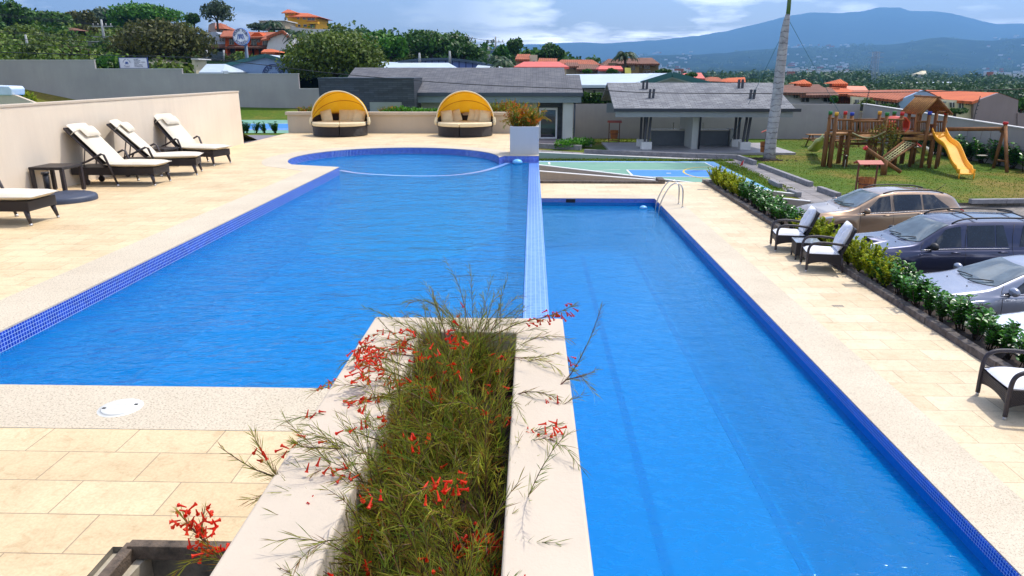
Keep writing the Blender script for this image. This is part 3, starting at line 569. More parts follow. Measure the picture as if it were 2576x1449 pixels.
# ---------- pool furniture: handrail, floats, skimmer
mSteel = M('stainless_steel', (.62, .62, .60), .22, metal=1)
t = thing('pool_handrail', 'stainless steel handrail arching over the far right corner of the lower pool', 'handrail', (4.2, 23.0, LOW))
for y_ in (-.30, .32):
    o = MB(); pts = [(-.12, y_, -.55), (-.13, y_, -.1), (-.08, y_, .18), (.05, y_, .48), (.18, y_, .68), (.3, y_, .76), (.42, y_, .76), (.53, y_, .68), (.585, y_, .5), (.6, y_, 0)]
    q = []
    for i in range(len(pts) - 1):
        p0, p1, p2, p3 = [Vector(pts[max(0, min(len(pts) - 1, i + k))]) for k in (-1, 0, 1, 2)]
        for u in (0, .25, .5, .75): q.append(.5 * ((2 * p1) + (p2 - p0) * u + (2 * p0 - 5 * p1 + 4 * p2 - p3) * u * u + (3 * p1 - p0 - 3 * p2 + p3) * u ** 3))
    o.tube(q + [Vector(pts[-1])], .022, 10); o.build('rail', mSteel, t); f = MB(); f.lathe([(.045, 0), (.045, .015), (.024, .02)], 14, (.6, y_, .002)); f.build('flange', mSteel, t)
def flt(loc, lab):
    o = MB(); o.lathe([(.0, .075), (.05, .07), (.10, .05), (.135, .0), (.12, -.03), (.06, -.05), (0, -.12)][::-1], 20); ob = o.build('pool_float', M('float_blue', S(120, 196, 246), .35)); ob.location = loc; tag(ob, lab, 'float')
p = G(1303, 403, WU); flt((p.x, min(p.y, 18.5), WU + .04), 'small round blue float in the upper pool beside the white planter'); p = G(1630, 512, WL); flt((3.75, 23.9, WL + .02), 'small blue float at the far right corner of the lower pool')
p = G(1437, 503, LOW); o = MB(); o.b2(p.x - .16, p.x + .16, LY1 - .02, LY1 + .12, LOW - .15, LOW - .03); tag(o.build('skimmer_opening', M('black_opening', (.01, .012, .02), .8)), 'dark rectangular skimmer opening in the far wall of the lower pool', 'skimmer')
def rattan(name, ca, cb):
    t = NT(name); co = t.co(); w1 = t.new('ShaderNodeTexWave'); w1.bands_direction = 'Z'; w1.inputs['Scale'].default_value = 28; w1.inputs['Distortion'].default_value = .6; t.ln(co, 0, w1, 0)
    w2 = t.new('ShaderNodeTexWave'); w2.bands_direction = 'DIAGONAL'; w2.inputs['Scale'].default_value = 22; w2.inputs['Distortion'].default_value = 1.2; t.ln(co, 0, w2, 0)
    m = t.new('ShaderNodeMath', operation='MULTIPLY'); t.ln(w1, 1, m, 0); t.ln(w2, 1, m, 1); n = t.noise(co, 5, 4); r = t.ramp(m, 0, [(.1, ca), (.7, cb)]); g = t.ramp(n, 0, [(.3, (.7, .7, .7)), (.7, (1.2, 1.15, 1.1))]); x = t.mix(1, (r, 0), (g, 0), 'MULTIPLY'); t.ln(x, 2, t.b, 'Base Color')
    t.b.inputs['Roughness'].default_value = .42; t.bump(m, 0, .9, .012); return t.m
mRat = rattan('dark_rattan', (.010, .007, .008), (.060, .046, .045)); mRatS = M('rattan_wrap', (.040, .030, .034), .45, (.02, .015, .018), 30, .4, 160)
mCush = M('cream_canvas', S(226, 217, 197), .85, S(212, 202, 182), 3, .25, 90); mPiping = M('piping', S(190, 182, 166), .8); mCap = M('silver_foot', (.65, .65, .66), .35, metal=.6); mWhiteC = M('white_canvas', S(240, 240, 240), .85, S(222, 224, 230), 6, .3, 80)
def cushion(mb, c, d, M_=None, puff=.25, nx=10, ny=10, sag=0, tuft=0, seed=0):   # soft pillow/cushion
    M_ = (M_ or Matrix.Identity(3)).to_4x4(); T = Matrix.Translation(c) @ M_; rn = random.Random(seed)
    for sgn in (1, -1):
        def f(u, v):
            x, y = u * 2 - 1, v * 2 - 1; e = max(0, 1 - abs(x) ** 5) ** .5 * max(0, 1 - abs(y) ** 5) ** .5
            rr = 1 - .04 * (1 - e) * 0; h = (1 - puff) + puff * (1 - x * x) * (1 - y * y); z = d[2] / 2 * e * h
            if sgn > 0: z += sag * math.sin(x * 5 + seed) * math.cos(y * 4 + seed * 2) * e; z -= tuft * (math.cos(y * math.pi * 1.5) ** 8 * .6 + math.cos(x * math.pi * 2) ** 10) * e
            cx_ = x * d[0] / 2 * (1 - .03 * y * y); cy_ = y * d[1] / 2 * (1 - .03 * x * x); return T @ Vector((cx_, cy_, sgn * z))
        g = MB(); g.grid(f, nx, ny)
        if sgn < 0: g.f = [q[::-1] for q in g.f]
        mb.add(g.v, g.f, True)
def rbox(mb, c, d, M_=None): return mb.box(c, d, M=M_)
ROWL = 'sun loungers along the cream wall'
def make_lounger(label, loc, rz):
    t = thing('sun_lounger', label, 'sun lounger', loc, rz, ROWL); w = .33
    o = MB(); o.b2(-1.62, -.03, -w + .02, w - .02, .20, .345); o.build('base_frame', mRat, t, bevel=.012)
    for sy in (-1, 1):
        o = MB(); o.tube([(-.09, sy * (w - .05), .215), (-.045, sy * (w - .03), .02)], [.04, .019], 8); l = o.build('leg', mRatS, t); o = MB(); o.tube([(-.046, sy * (w - .03), .03), (-.043, sy * (w - .03), 0)], [.021, .020], 10); o.build('foot_cap', mCap, l)
        o = MB(); o.tube([(-1.42, sy * (w + .02), .30), (-1.36, sy * (w + .035), .42), (-1.22, sy * (w + .035), .47), (-.95, sy * (w + .035), .60), (-.90, sy * (w + .035), .585), (-.72, sy * (w + .035), .03)], [.018, .018, .019, .021, .023, .02], 8); l = o.build('armrest', mRatS, t)
        o = MB(); o.tube([(-.722, sy * (w + .035), .035), (-.716, sy * (w + .035), 0)], [.026, .025], 10); o.build('foot_cap', mCap, l)
        o = MB(); o.tube([(-1.38, sy * (w - .09) - .02, .055), (-1.38, sy * (w - .09) + .02, .055)], .055, 16); wl = o.build('wheel', mRatS, t); o = MB(); o.b2(-1.40, -1.36, sy * (w - .09) - .03, sy * (w - .09) + .03, .05, .21); o.build('wheel_bracket', mRatS, wl)
    o = MB(); cushion(o, (-.475, 0, .395), (1.02, .66, .115), puff=.12, nx=16, ny=10, sag=.004, seed=len(label)); c = o.build('seat_cushion', mCush, t)
    o = MB(); q = [(-.975, -.32, .40), (.02, -.32, .40), (.035, -.3, .40), (.035, .3, .40), (.02, .32, .40), (-.975, .32, .40)]; o.tube(q, .006, 6); o.build('piping', mPiping, c)
    A = R(47); Mr = Matrix.Rotation(A, 3, 'Y'); d = Vector((-math.cos(A), 0, math.sin(A))); n = Vector((math.sin(A), 0, math.cos(A))); p0 = Vector((-.93, 0, .37))
    o = MB(); rbox(o, p0 + d * .47 - n * .02, (.96, .64, .035), Mr); o.build('backrest', mRat, t, bevel=.008)
    o = MB()
    for sy in (-1, 1): o.tube([p0 + Vector((0, sy * .32, 0)) - n * .02, p0 + d * .96 + Vector((0, sy * .32, 0)) - n * .02], .02, 8)
    o.tube([p0 + d * .96 + Vector((0, -.32, 0)) - n * .02, p0 + d * .96 + Vector((0, .32, 0)) - n * .02], .02, 8); o.build('backrest_frame', mRatS, t)
    o = MB(); o.tube([p0 + d * .55 - n * .03 + Vector((0, -.2, 0)), (-1.42, -.2, .34)], .012, 6); o.tube([p0 + d * .55 - n * .03 + Vector((0, .2, 0)), (-1.42, .2, .34)], .012, 6); o.tube([(-1.42, -.2, .34), (-1.42, .2, .34)], .012, 6); o.build('back_strut', M('strut_metal', S(120, 114, 110), .4, metal=.5), t)
    o = MB(); cushion(o, p0 + d * .5 + n * .055, (1.0, .62, .10), Mr, puff=.15, nx=16, sag=.005, seed=3 + len(label)); bc = o.build('back_cushion', mCush, t)
    o = MB(); cushion(o, p0 + d * .72 + n * .145, (.24, .46, .12), Mr, puff=.5, seed=2); o.build('head_pillow', mCush, bc)
    o = MB(); s_ = p0 + d * .80 + n * .09; o.tube([s_ + Vector((0, -.24, 0)), s_ + Vector((0, -.325, 0)) - n * .03, s_ + Vector((0, -.33, 0)) - n * .1], .008, 6); o.build('strap', mPiping, bc); return t
make_lounger('sun lounger nearest the camera, cut off by the left edge of the photo', (-6.96, 9.96, 0), 0)
make_lounger('sun lounger just right of the small dark table, raised back square to the wall', (-7.10, 13.67, 0), 0)
make_lounger('middle sun lounger turned at an angle, partly hidden behind its neighbour', (-7.06, 15.18, 0), R(15))
make_lounger('farthest sun lounger with raised back near the end of the cream wall', (-7.20, 16.68, 0), R(-14))
def side_table(label, loc, s_=.56, h=.46, rz=0):
    t = thing('side_table', label, 'side table', loc, rz); o = MB(); o.b2(-s_ / 2, s_ / 2, -s_ / 2, s_ / 2, h - .05, h); o.build('table_top', mRat, t, bevel=.01)
    for sx in (-1, 1):
        for sy in (-1, 1):
            a = s_ / 2 - .035; o = MB(); o.b2(sx * a - .03, sx * a + .03, sy * a - .03, sy * a + .03, .025, h - .051); l = o.build('leg', mRatS, t, bevel=.006); o = MB(); o.tube([(sx * a, sy * a, .03), (sx * a, sy * a, 0)], .022, 8); o.build('foot_cap', mCap, l)
side_table('small dark rattan side table against the wall left of a lounger', (-8.42, 12.52, 0), .60, .49); side_table('small dark rattan side table mostly hidden between the two farthest loungers', (-8.36, 16.15, 0), .5, .44, R(-10))
t = thing('parasol_base', 'dark blue-grey plastic parasol base with an empty tube on the deck', 'parasol base', (-7.95, 11.75, 0), R(8))
o = MB(); pl_ = []
for k in range(40):
    a = 2 * math.pi * k / 40; rr = .60 if math.cos(a) > -.3 else .50; pl_.append((rr * math.cos(a) * .98, rr * math.sin(a) * .85))
V = []; 
for s_, z in ((1.0, .0), (1.0, .055), (.97, .085), (.90, .10), (.0, .112)): V += [(x * s_, y * s_, z) for x, y in pl_]
o.add(V, [(i * 40 + k, i * 40 + (k + 1) % 40, (i + 1) * 40 + (k + 1) % 40, (i + 1) * 40 + k) for i in range(4) for k in range(40)], True)
o.build('weight_body', M('slate_blue_plastic', S(60, 70, 90), .5, S(50, 58, 76), 6, .2, 60), t)
o = MB(); o.tube([(-.30, .30, .1), (-.30, .30, .40)], .045, 14); o.tube([(-.30, .30, .40), (-.30, .30, .44)], .06, 14); o.build('tube', M('tube_black', (.012, .012, .016), .4), t)
# ---------- armchairs
def curve(pts, n=6):
    q = []
    for i in range(len(pts) - 1):
        p0, p1, p2, p3 = [Vector(pts[max(0, min(len(pts) - 1, i + k))]) for k in (-1, 0, 1, 2)]
        for j in range(n): u = j / n; q.append(.5 * ((2 * p1) + (p2 - p0) * u + (2 * p0 - 5 * p1 + 4 * p2 - p3) * u * u + (3 * p1 - p0 - 3 * p2 + p3) * u ** 3))
    return q + [Vector(pts[-1])]
def armchair(label, loc, rz, back=True, wh=.33):    # faces -x
    t = thing('armchair', label, 'armchair', loc, rz, 'rattan armchairs on the lower deck')
    w = wh
    o = MB()   # woven apron with arched lower edge, all round
    def panel(a, b, zt, zl, arch):
        n = 12; V = []; a, b = Vector(a), Vector(b)
        for i in range(n + 1): u = i / n; p = a + (b - a) * u; V += [(p.x, p.y, zl + arch * math.sin(math.pi * u) ** .7), (p.x, p.y, zt)]
        o.add(V, [(2 * i, 2 * i + 2, 2 * i + 3, 2 * i + 1) for i in range(n)])
    panel((-.33, -w, 0), (.34, -w, 0), .40, .16, .07); panel((-.33, w, 0), (.34, w, 0), .40, .16, .07); panel((-.33, -w, 0), (-.33, w, 0), .36, .16, .07); panel((.34, -w, 0), (.34, w, 0), .5, .16, .07)
    o.build('woven_body', mRat, t, solid=.025); o = MB(); o.b2(-.33, .33, -w, w, .30, .335); o.build('seat_base', mRatS, t)
    for sy in (-1, 1):
        o = MB(); o.tube(curve([(-.34, sy * w, .04), (-.345, sy * w, .30), (-.335, sy * w, .52), (-.26, sy * w, .615), (-.1, sy * w, .645), (.15, sy * w, .635), (.42, sy * w, .60)]), .028, 8); l = o.build('armrest', mRatS, t); o = MB(); o.tube([(-.34, sy * w, .05), (-.34, sy * w, 0)], .022, 8); o.build('foot_cap', mCap, l)
        o = MB(); o.tube([(.34, sy * w, .34), (.39, sy * w, .02)], [.028, .022], 8); o.build('leg', mRatS, t)
    A = R(68); Mr = Matrix.Rotation(-A, 3, 'Y'); d = Vector((math.cos(A), 0, math.sin(A))); n = Vector((-math.sin(A), 0, math.cos(A))); p0 = Vector((.28, 0, .34))
    o = MB(); rbox(o, p0 + d * .33 - n * .035, (.70, 2 * w - .06, .05), Mr); o.build('backrest', mRat, t, bevel=.015)
    o = MB(); cushion(o, (-.02, 0, .40), (.66, 2 * w - .05, .14), puff=.12, nx=12, ny=12, sag=.005); o.build('seat_cushion', mWhiteC, t)
    if back:
        o = MB(); 
        for k in (-1, 0, 1): cushion(o, p0 + d * .40 + n * .06 + Vector((0, k * .165, 0)), (.62, .19, .17), Mr, puff=.55, nx=14, ny=8, tuft=.012, seed=k)
        cushion(o, p0 + d * .60 + n * .075, (.26, .50, .14), Mr, puff=.6, seed=5); o.build('back_cushion', mWhiteC, t)
armchair('farther white-cushioned rattan armchair, in front of the bronze car', (6.24, 17.15, LOW), R(-8)); armchair('nearer white-cushioned rattan armchair, in front of the blue off-roader', (6.32, 15.32, LOW), R(-10))
armchair('white-cushioned rattan armchair cut off by the right edge of the photo', (6.24, 8.48, LOW), R(-7), wh=.36)
t = thing('side_table', 'low square rattan table with glass top between the two armchairs', 'side table', (6.34, 16.28, LOW), R(-8)); o = MB(); o.b2(-.27, .27, -.25, .25, .10, .40); o.build('woven_body', mRat, t, bevel=.01)
o = MB(); o.b2(-.28, .28, -.26, .26, .402, .414); o.build('glass_top', M('grey_glass', S(150, 160, 172), .08, spec=.8), t, bevel=.003)
for sx in (-1, 1):
    for sy in (-1, 1): o = MB(); o.tube([(sx * .25, sy * .23, .11), (sx * .25, sy * .23, 0)], .02, 8); o.build('leg', mRatS, t)
# ---------- canopied daybeds
def hoodm():
    t = NT('yellow_canopy'); co = t.co(); n = t.noise(co, 2, 4); r = t.ramp(n, 0, [(.3, S(246, 208, 62)), (.7, S(252, 222, 84))]); t.ln(r, 0, t.b, 'Base Color'); t.b.inputs['Roughness'].default_value = .9; t.b.inputs['Specular IOR Level'].default_value = .1
    tr = t.new('ShaderNodeBsdfTranslucent'); t.ln(r, 0, tr, 0); mx = t.new('ShaderNodeMixShader'); mx.inputs[0].default_value = .42; t.ln(t.b, 0, mx, 1); t.ln(tr, 0, mx, 2); t.ln(mx, 0, t.out, 0); return t.m
mHood = hoodm(); mBeige = M('beige_pillow', S(228, 208, 168), .85, S(215, 194, 154), 5, .25, 80); mCream2 = M('cream_cushion', S(232, 216, 178), .85, S(222, 204, 164), 4, .2, 80)
def daybed(label, loc, split, pil, rz=0):
    t = thing('daybed', label, 'daybed', loc, rz, 'canopied round daybeds at the far end of the deck'); r = .93
    def half(a0, a1, rr, z0, z1, name, mat, bev, par=None, dome=0):
        o = MB(); n = 16; pts = [(rr * math.cos(R(a0 + (a1 - a0) * i / n)), rr * math.sin(R(a0 + (a1 - a0) * i / n))) for i in range(n + 1)] + [(0, 0)]
        o.prism(pts, z0, z1); return o.build(name, mat, par or t, bevel=bev, seg=3)
    sp = split
    half(181, sp - .6, r, .02, .33, 'seat_base', mRat, .01); half(sp + .6, 359, r, .02, .33, 'seat_base', mRat, .01); half(1, 179, r - .02, .02, .33, 'back_base', mRat, .01)
    half(180, sp - .5, r + .015, .335, .455, 'seat_cushion', mCream2, .03); half(sp + .5, 360, r + .015, .335, .455, 'seat_cushion', mCream2, .03); half(.5, 179.5, r - .03, .335, .45, 'rear_cushion', mCream2, .03)
    o = MB(); n = 26; V = []
    for i in range(n + 1): a = R(-12 + 204 * i / n); h = .46 + .30 * max(0, math.sin(a)) ** .5; V += [((r + .0) * math.cos(a), (r) * math.sin(a), .30), ((r + .02) * math.cos(a), (r + .02) * math.sin(a), h)]
    o.add(V, [(2 * i, 2 * i + 2, 2 * i + 3, 2 * i + 1) for i in range(n)], True); o.build('curved_back', mRat, t, solid=.035)
    rh = .985; z0 = .50; ph0, ph1 = R(12), R(97)
    def hp(th, ph, k=1.0): return Vector((rh * k * math.cos(th), rh * k * math.sin(th) * math.cos(ph) * .96, z0 + rh * k * math.sin(th) * math.sin(ph)))
    o = MB(); o.grid(lambda u, v: hp(R(4 + 172 * u), ph0 + (ph1 - ph0) * v, 1 - .018 * math.sin(math.pi * ((v * 3) % 1))), 40, 18); h = o.build('canopy', mHood, t, solid=.006)
    for ph in (ph0, ph0 + (ph1 - ph0) / 3, ph0 + (ph1 - ph0) * 2 / 3, ph1): o = MB(); o.tube([hp(R(180 * i / 30), ph, .995) for i in range(31)], .011 if ph < ph1 else .02, 6); o.build('canopy_rib', mCream2 if ph == ph1 else M('seam', S(190, 120, 20), .8), h)
    for sx in (-1, 1): o = MB(); o.tube(curve([(sx * rh, -.02, z0 + .10), (sx * (rh + .015), -.05, z0 - .02), (sx * (rh - .01), -.06, z0 - .14)]), [.05] * 6 + [.06] * 6 + [.035], 8); o.build('folded_fabric', mCream2, h)
    rn = random.Random(len(label))
    for x, ang in pil:
        y = math.sqrt(max(.02, .74 ** 2 - x * x)) * .9; o = MB(); Mx = Matrix.Rotation(R(ang), 3, 'Y') @ Matrix.Rotation(R(72), 3, 'X'); cushion(o, (x, y - .08, .62), (.40, .42, .17), Mx, puff=.6, seed=int(x * 10)); o.build('pillow', mBeige, t)
daybed('left daybed with yellow canopy in front of the long planter wall', (P(858, 345, 25.0).x, 25.02, 0), 282, [(-.56, -14), (.02, 0), (.34, -3), (.60, 10)]); daybed('right daybed with yellow canopy, nearer the white planter', (P(1171, 345, 25.0).x, 25.02, 0), 263, [(-.66, -8), (-.38, -18), (.26, 14), (.48, 10), (.68, 6)])
# ---------- cars: lofted bodies; x runs from nose (0) to tail (L), z up from the ground
def lerp(a, b, f): return a + (b - a) * f
def sm(x, t):    # smooth table lookup
    if x <= t[0][0]: return t[0][1]
    for (a, va), (b, vb) in zip(t, t[1:]):
        if x <= b: f = (x - a) / (b - a); return va + (vb - va) * f
    return t[-1][1]
def smm(x, t, w=.05): return sum(sm(x + k * w, t) for k in (-2, -1, 0, 1, 2)) / 5
def paint(name, c, c2=None):
    t = NT(name); co = t.co(); n = t.noise(co, 2.2, 4); r = t.ramp(n, 0, [(.35, tuple(x * .93 for x in c)), (.65, c)]); t.ln(r, 0, t.b, 'Base Color')
    t.b.inputs['Metallic'].default_value = .75; t.b.inputs['Roughness'].default_value = .34; t.b.inputs['Coat Weight'].default_value = 1; t.b.inputs['Coat Roughness'].default_value = .04
    n2 = t.noise(co, 900, 2); t.bump(n2, 0, .08, .0005); return t.m
mTyre = M('tyre_rubber', (.016, .016, .017), .85); mRim = M('alloy_rim', (.45, .46, .48), .3, metal=.9); mBlackP = M('black_trim', (.014, .014, .016), .5); mChrome = M('chrome', (.75, .76, .78), .12, metal=1)
mLens = M('clear_lens', S(190, 200, 212), .08, spec=.9); mRed = M('red_lens', S(180, 24, 20), .12); mAmber = M('amber_lens', S(230, 110, 20), .12)
def autoglass(name, c): 
    t = NT(name); t.b.inputs['Base Color'].default_value = (*c, 1); t.b.inputs['Roughness'].default_value = .03; t.b.inputs['Specular IOR Level'].default_value = .8; co = t.co(); n = t.noise(co, 3, 3); r = t.ramp(n, 0, [(.4, c), (.7, tuple(x * 1.6 + .004 for x in c))]); t.ln(r, 0, t.b, 'Base Color'); return t.m
mAG = autoglass('tinted_car_glass', (.012, .017, .024)); mWS = autoglass('windscreen_glass', (.075, .105, .12))
class Car:
    def __init__(s, L, W, zb, zt, zh, wr, axles, rw, sill, ends, plan):
        s.__dict__.update(L=L, W=W, zb=zb, zt=zt, wr=wr, axles=axles, rw=rw, sill=sill, plan=plan)
    def half(s, x):
        w = s.W / 2 * sm(x, s.plan); zb = smm(x, s.zb); zt = max(smm(x, s.zt), zb + .008); wr = min(smm(x, s.wr), w - .05)
        bot = s.sill
        for a in s.axles:
            dx = x - a
            if abs(dx) < s.rw: bot = max(bot, .33 + math.sqrt(s.rw ** 2 - dx * dx))
        bot = min(bot, zb - .12); return w, zb, zt, wr, bot
    def pt(s, x, v):   # v in 0..7 along the section
        w, zb, zt, wr, bot = s.half(x); fl = 0
        for a in s.axles:
            dx = abs(x - a)
            fl = max(fl, .035 * max(0, 1 - max(0, dx - s.rw + .05) / .12))
        K = [(w - .05 + fl, bot), (w + fl * .8, max(bot, lerp(bot, zb, .35))), (w + .004 + fl * .3, lerp(bot, zb, .68)), (w - .015, zb - .05), (w - .06, zb), (wr, lerp(zb, zt, .93)), (wr * .62, lerp(zb, zt, .99)), (0, zt)]
        i = min(int(v), 6); f = v - i; a, b = K[i], K[i + 1]
        if i in (4,): y, z = lerp(a[0], b[0], f), lerp(a[1], b[1], f); 
        else:
            p0 = K[max(i - 1, 0)]; p3 = K[min(i + 2, 7)]
            if i == 6: p3 = (-wr * .62, K[6][1])
            if i == 5: p0 = (2 * K[5][0] - K[6][0] + .03, K[5][1] - .05)
            if i == 3: p3 = (w - .10, zb + .02)
            cr = lambda q0, q1, q2, q3: .5 * ((2 * q1) + (q2 - q0) * f + (2 * q0 - 5 * q1 + 4 * q2 - q3) * f * f + (3 * q1 - q0 - 3 * q2 + q3) * f ** 3)
            y = cr(p0[0], a[0], b[0], p3[0]); z = cr(p0[1], a[1], b[1], p3[1])
        return Vector((x, -y, z))
    def nrm(s, x, v, sy):
        e = .02; a = s.pt(x + e, v) - s.pt(x - e, v); b = s.pt(x, min(v + .02, 7)) - s.pt(x, max(v - .02, 0)); n = a.cross(b).normalized()
        if n.z < 0 and v > 4.9: n = -n
        if v <= 4.9 and n.y > 0: n = -n
        return n
    def patch(s, mb, x0, x1, v0, v1, off=.006, nx=14, nv=6, sides=(1,), xf=None, xb=None):   # conforming panel; xf(v01)/xb(v01) give slanted front/back edges
        for sy in sides:
            def f(u, q):
                a = x0 + (xf(q) if xf else 0); b = x1 + (xb(q) if xb else 0); x = lerp(a, b, u); vv = lerp(v0, v1, q); p = s.pt(x, vv) + s.nrm(x, vv, 1) * off; return Vector((p.x, p.y * sy, p.z))
            g = MB(); g.grid(f, nx, nv)
            if sy < 0: g.f = [q[::-1] for q in g.f]
            mb.add(g.v, g.f, True)
def make_car(name, label, cat, loc, rz, spec, col, kind):
    c = Car(*spec); t = thing(name, label, cat, loc, rz); mp = paint(name + '_paint', col)
    xs = sorted(set([0, .02, .05, .09] + [i * .055 for i in range(2, int(c.L / .055) + 1)] + [c.L - .04, c.L - .015, c.L])); vs_ = [i / 4 for i in range(0, 29)]
    o = MB(); n = len(vs_); V = []
    for x in xs: V += [c.pt(x, v) for v in vs_] + [Vector((p.x, -p.y, p.z)) for p in [c.pt(x, v) for v in vs_[:-1]][::-1]]
    m = 2 * n - 1; F = [(i * m + k, i * m + k + 1, (i + 1) * m + k + 1, (i + 1) * m + k) for i in range(len(xs) - 1) for k in range(m - 1)]
    o.add(V, [f[::-1] for f in F], True); e = (len(xs) - 1) * m; o.f.append(tuple(range(m))); o.sm.append(False); o.f.append(tuple(range(e, e + m))[::-1]); o.sm.append(False); body = o.build('body', mp, t)
    o = MB(); o.b2(.25, c.L - .25, -c.W / 2 + .2, c.W / 2 - .2, .22, .55); o.build('underbody', mBlackP, t)
    for a in c.axles:
        for sy in (-1, 1):
            r = c.rw - .065; y0 = sy * (c.W / 2 - .03); y1 = sy * (c.W / 2 - .26); o = MB(); g = MB(); g.lathe([(r - .13, 0), (r - .02, .0), (r, .03), (r, .18), (r - .02, .21), (r - .13, .21)], 36); Q = Matrix.Translation((a, y0, r)) @ Matrix.Rotation(R(90) * sy, 4, 'X'); o.add([Q @ Vector(v) for v in g.v], g.f, True); wl = o.build('wheel', mTyre, t)
            o = MB(); g = MB(); g.lathe([(0, .035), (.05, .03), (.06, .045), (r - .15, .05), (r - .125, .01), (r - .118, .01), (r - .12, .1)], 30)
            for k in range(5): th = 2 * math.pi * k / 5; g.bar((.03 * math.cos(th), .03 * math.sin(th), .022), ((r - .14) * math.cos(th), (r - .14) * math.sin(th), .016), .055, .03)
            o.add([Q @ Vector(v) for v in g.v], g.f, True); o.build('rim', mRim, wl)
            o = MB(); g = MB(); g.lathe([(c.rw - .02, 0), (c.rw - .02, .3), (0, .31)], 24); Q2 = Matrix.Translation((a, sy * (c.W / 2 - .06), r + .04)) @ Matrix.Rotation(R(90) * sy, 4, 'X'); o.add([Q2 @ Vector(v) for v in g.v], g.f, True); o.build('wheel_arch', mBlackP, t)
    K = kind; 
    for (x0, x1, f0, f1, f2, f3, nm) in K['side']:
        for sd in (1, -1): o = MB(); c.patch(o, x0, x1, 4.12, 4.90, .006, sides=(sd,), xf=lambda q: f0 * q, xb=lambda q: f1 * q); o.build('side_window', mAG, t)
    if K.get('trim'):
        for sd in (1, -1): o = MB(); o.tube([(lambda p, nn: Vector((p.x, (p.y + nn.y * .008) * sd, p.z + nn.z * .008)))(c.pt(x, 4.05), c.nrm(x, 4.05, 1)) for x in [lerp(K['trim'][0], K['trim'][1], i / 24) for i in range(25)]], .008, 6); o.build('window_trim', mChrome, t)
    o = MB(); 
    x0, x1, cu = K['ws']
    o.grid(lambda u, q: (lambda yy: (lambda x: (lambda p: Vector((p.x, yy_(p, q), p.z)))(c.pt(x, 6)))(0))(0) if False else wsp(c, x0, x1, u, q, cu), 14, 18); ws = o.build('windscreen', mWS, t)
    for k, (ya, yb) in enumerate(((-.05, -.62), (.62, .08))):
        o = MB(); a, b = wsp(c, x0, x1, -.01, (ya / (c.W) + .5), cu) + Vector((-.02, 0, .02)), wsp(c, x0, x1, .16 if k == 0 else .13, yb / c.W + .5, cu) + Vector((0, 0, .02)); o.tube([a, (a + b) / 2 + Vector((0, 0, .01)), b], .011, 6); o.build('wiper', mBlackP, ws)
    if K.get('rear'): x0, x1, cu = K['rear']; o = MB(); o.grid(lambda u, q: wsp(c, x0, x1, u, q, cu), 10, 14); o.build('rear_window', mAG, t)
    # shut lines, handles, mirrors
    for xd in K['doors']:
        for sd in (1, -1): o = MB(); o.tube([(lambda p: Vector((p.x, p.y * sd, p.z)))(c.pt(xd + dx, v) + c.nrm(xd, v, 1) * .0015) for dx, v in ((.0, .3), (0, 1), (0, 2), (0, 3), (0, 4), (.02, 4.5), (.08, 4.95))], .0055, 4); o.build('door_seam', mBlackP, t)
    for xh in K['handles']:
        for sd in (1, -1):
            p = c.pt(xh, 3.05); q = c.pt(xh + .2, 3.05); o = MB(); o.tube([(p.x, (p.y - .005) * sd, p.z), (p.x + .03, (p.y - .035) * sd, p.z + .005), (q.x - .03, (q.y - .035) * sd, q.z + .005), (q.x, (q.y - .005) * sd, q.z)], [.014, .017, .017, .014], 8); o.build('door_handle', K.get('hmat') or mp, t)
    for sd in (1, -1):
        p = c.pt(K['mirror'], 4.1); o = MB(); o.ico((p.x + .02, (p.y - .13) * sd, p.z + .09), .13, (.62, 1, .66), 14, 10); mr = o.build('side_mirror', K.get('mmat') or mp, t); o = MB(); o.tube([(p.x + .02, p.y * sd, p.z), (p.x + .02, (p.y - .1) * sd, p.z + .05)], .025, 8); o.build('mirror_arm', mBlackP, mr)
    # lamps and grille
    for sd in (1, -1):
        o = MB(); v0, v1 = K['lamp'][2:4]; c.patch(o, K['lamp'][0], K['lamp'][1], v0, v1, .008, sides=(sd,), xb=lambda q: -.25 * q * 0); hl = o.build('headlight', mLens, t)
        if K.get('amber'): o = MB(); c.patch(o, K['amber'][0], K['amber'][1], v0 + .05, v1 - .1, .012, sides=(sd,), nx=4, nv=4); o.build('indicator', mAmber, hl)
        o = MB(); c.patch(o, K['tail'][0], K['tail'][1], K['tail'][2], K['tail'][3], .008, sides=(sd,)); o.build('tail_light', mRed, t)
    w0 = c.W / 2 * c.plan[0][1]
    o = MB(); zz = K['grille']
    for k in range(4): o.box((-.012, 0, zz[0] + (zz[1] - zz[0]) * (k + .5) / 4), (.03, w0 * zz[2], (zz[1] - zz[0]) / 4 * .5))
    g = o.build('grille', mChrome, t, bevel=.004); o = MB(); o.b2(-.006, .0, -w0 * zz[2] / 2 - .02, w0 * zz[2] / 2 + .02, zz[0] - .02, zz[1] + .02); o.build('grille_back', mBlackP, g)
    o = MB(); o.b2(-.02, .01, -w0 * .75, w0 * .75, .32, .46); o.build('bumper_intake', mBlackP, t, bevel=.01)
    if K.get('clad'):
        for sd in (1, -1): o = MB(); c.patch(o, .12, c.L - .15, .0, K['clad'], .012, nx=80, nv=4, sides=(sd,)); o.build('sill_cladding', K.get('cladmat', mBlackP), t)
    if K.get('rails'):
        for sd in (1, -1):
            o = MB(); x0, x1, h = K['rails']; q = []
            for i in range(17): u = i / 16; x = lerp(x0, x1, u); p = c.pt(x, 5.25); q.append((x, p.y * sd, p.z + .015 + h * min(1, 6 * u, 6 * (1 - u)) ** .6))
            o.tube(q, .02, 6); o.build('roof_rail', mBlackP, t)
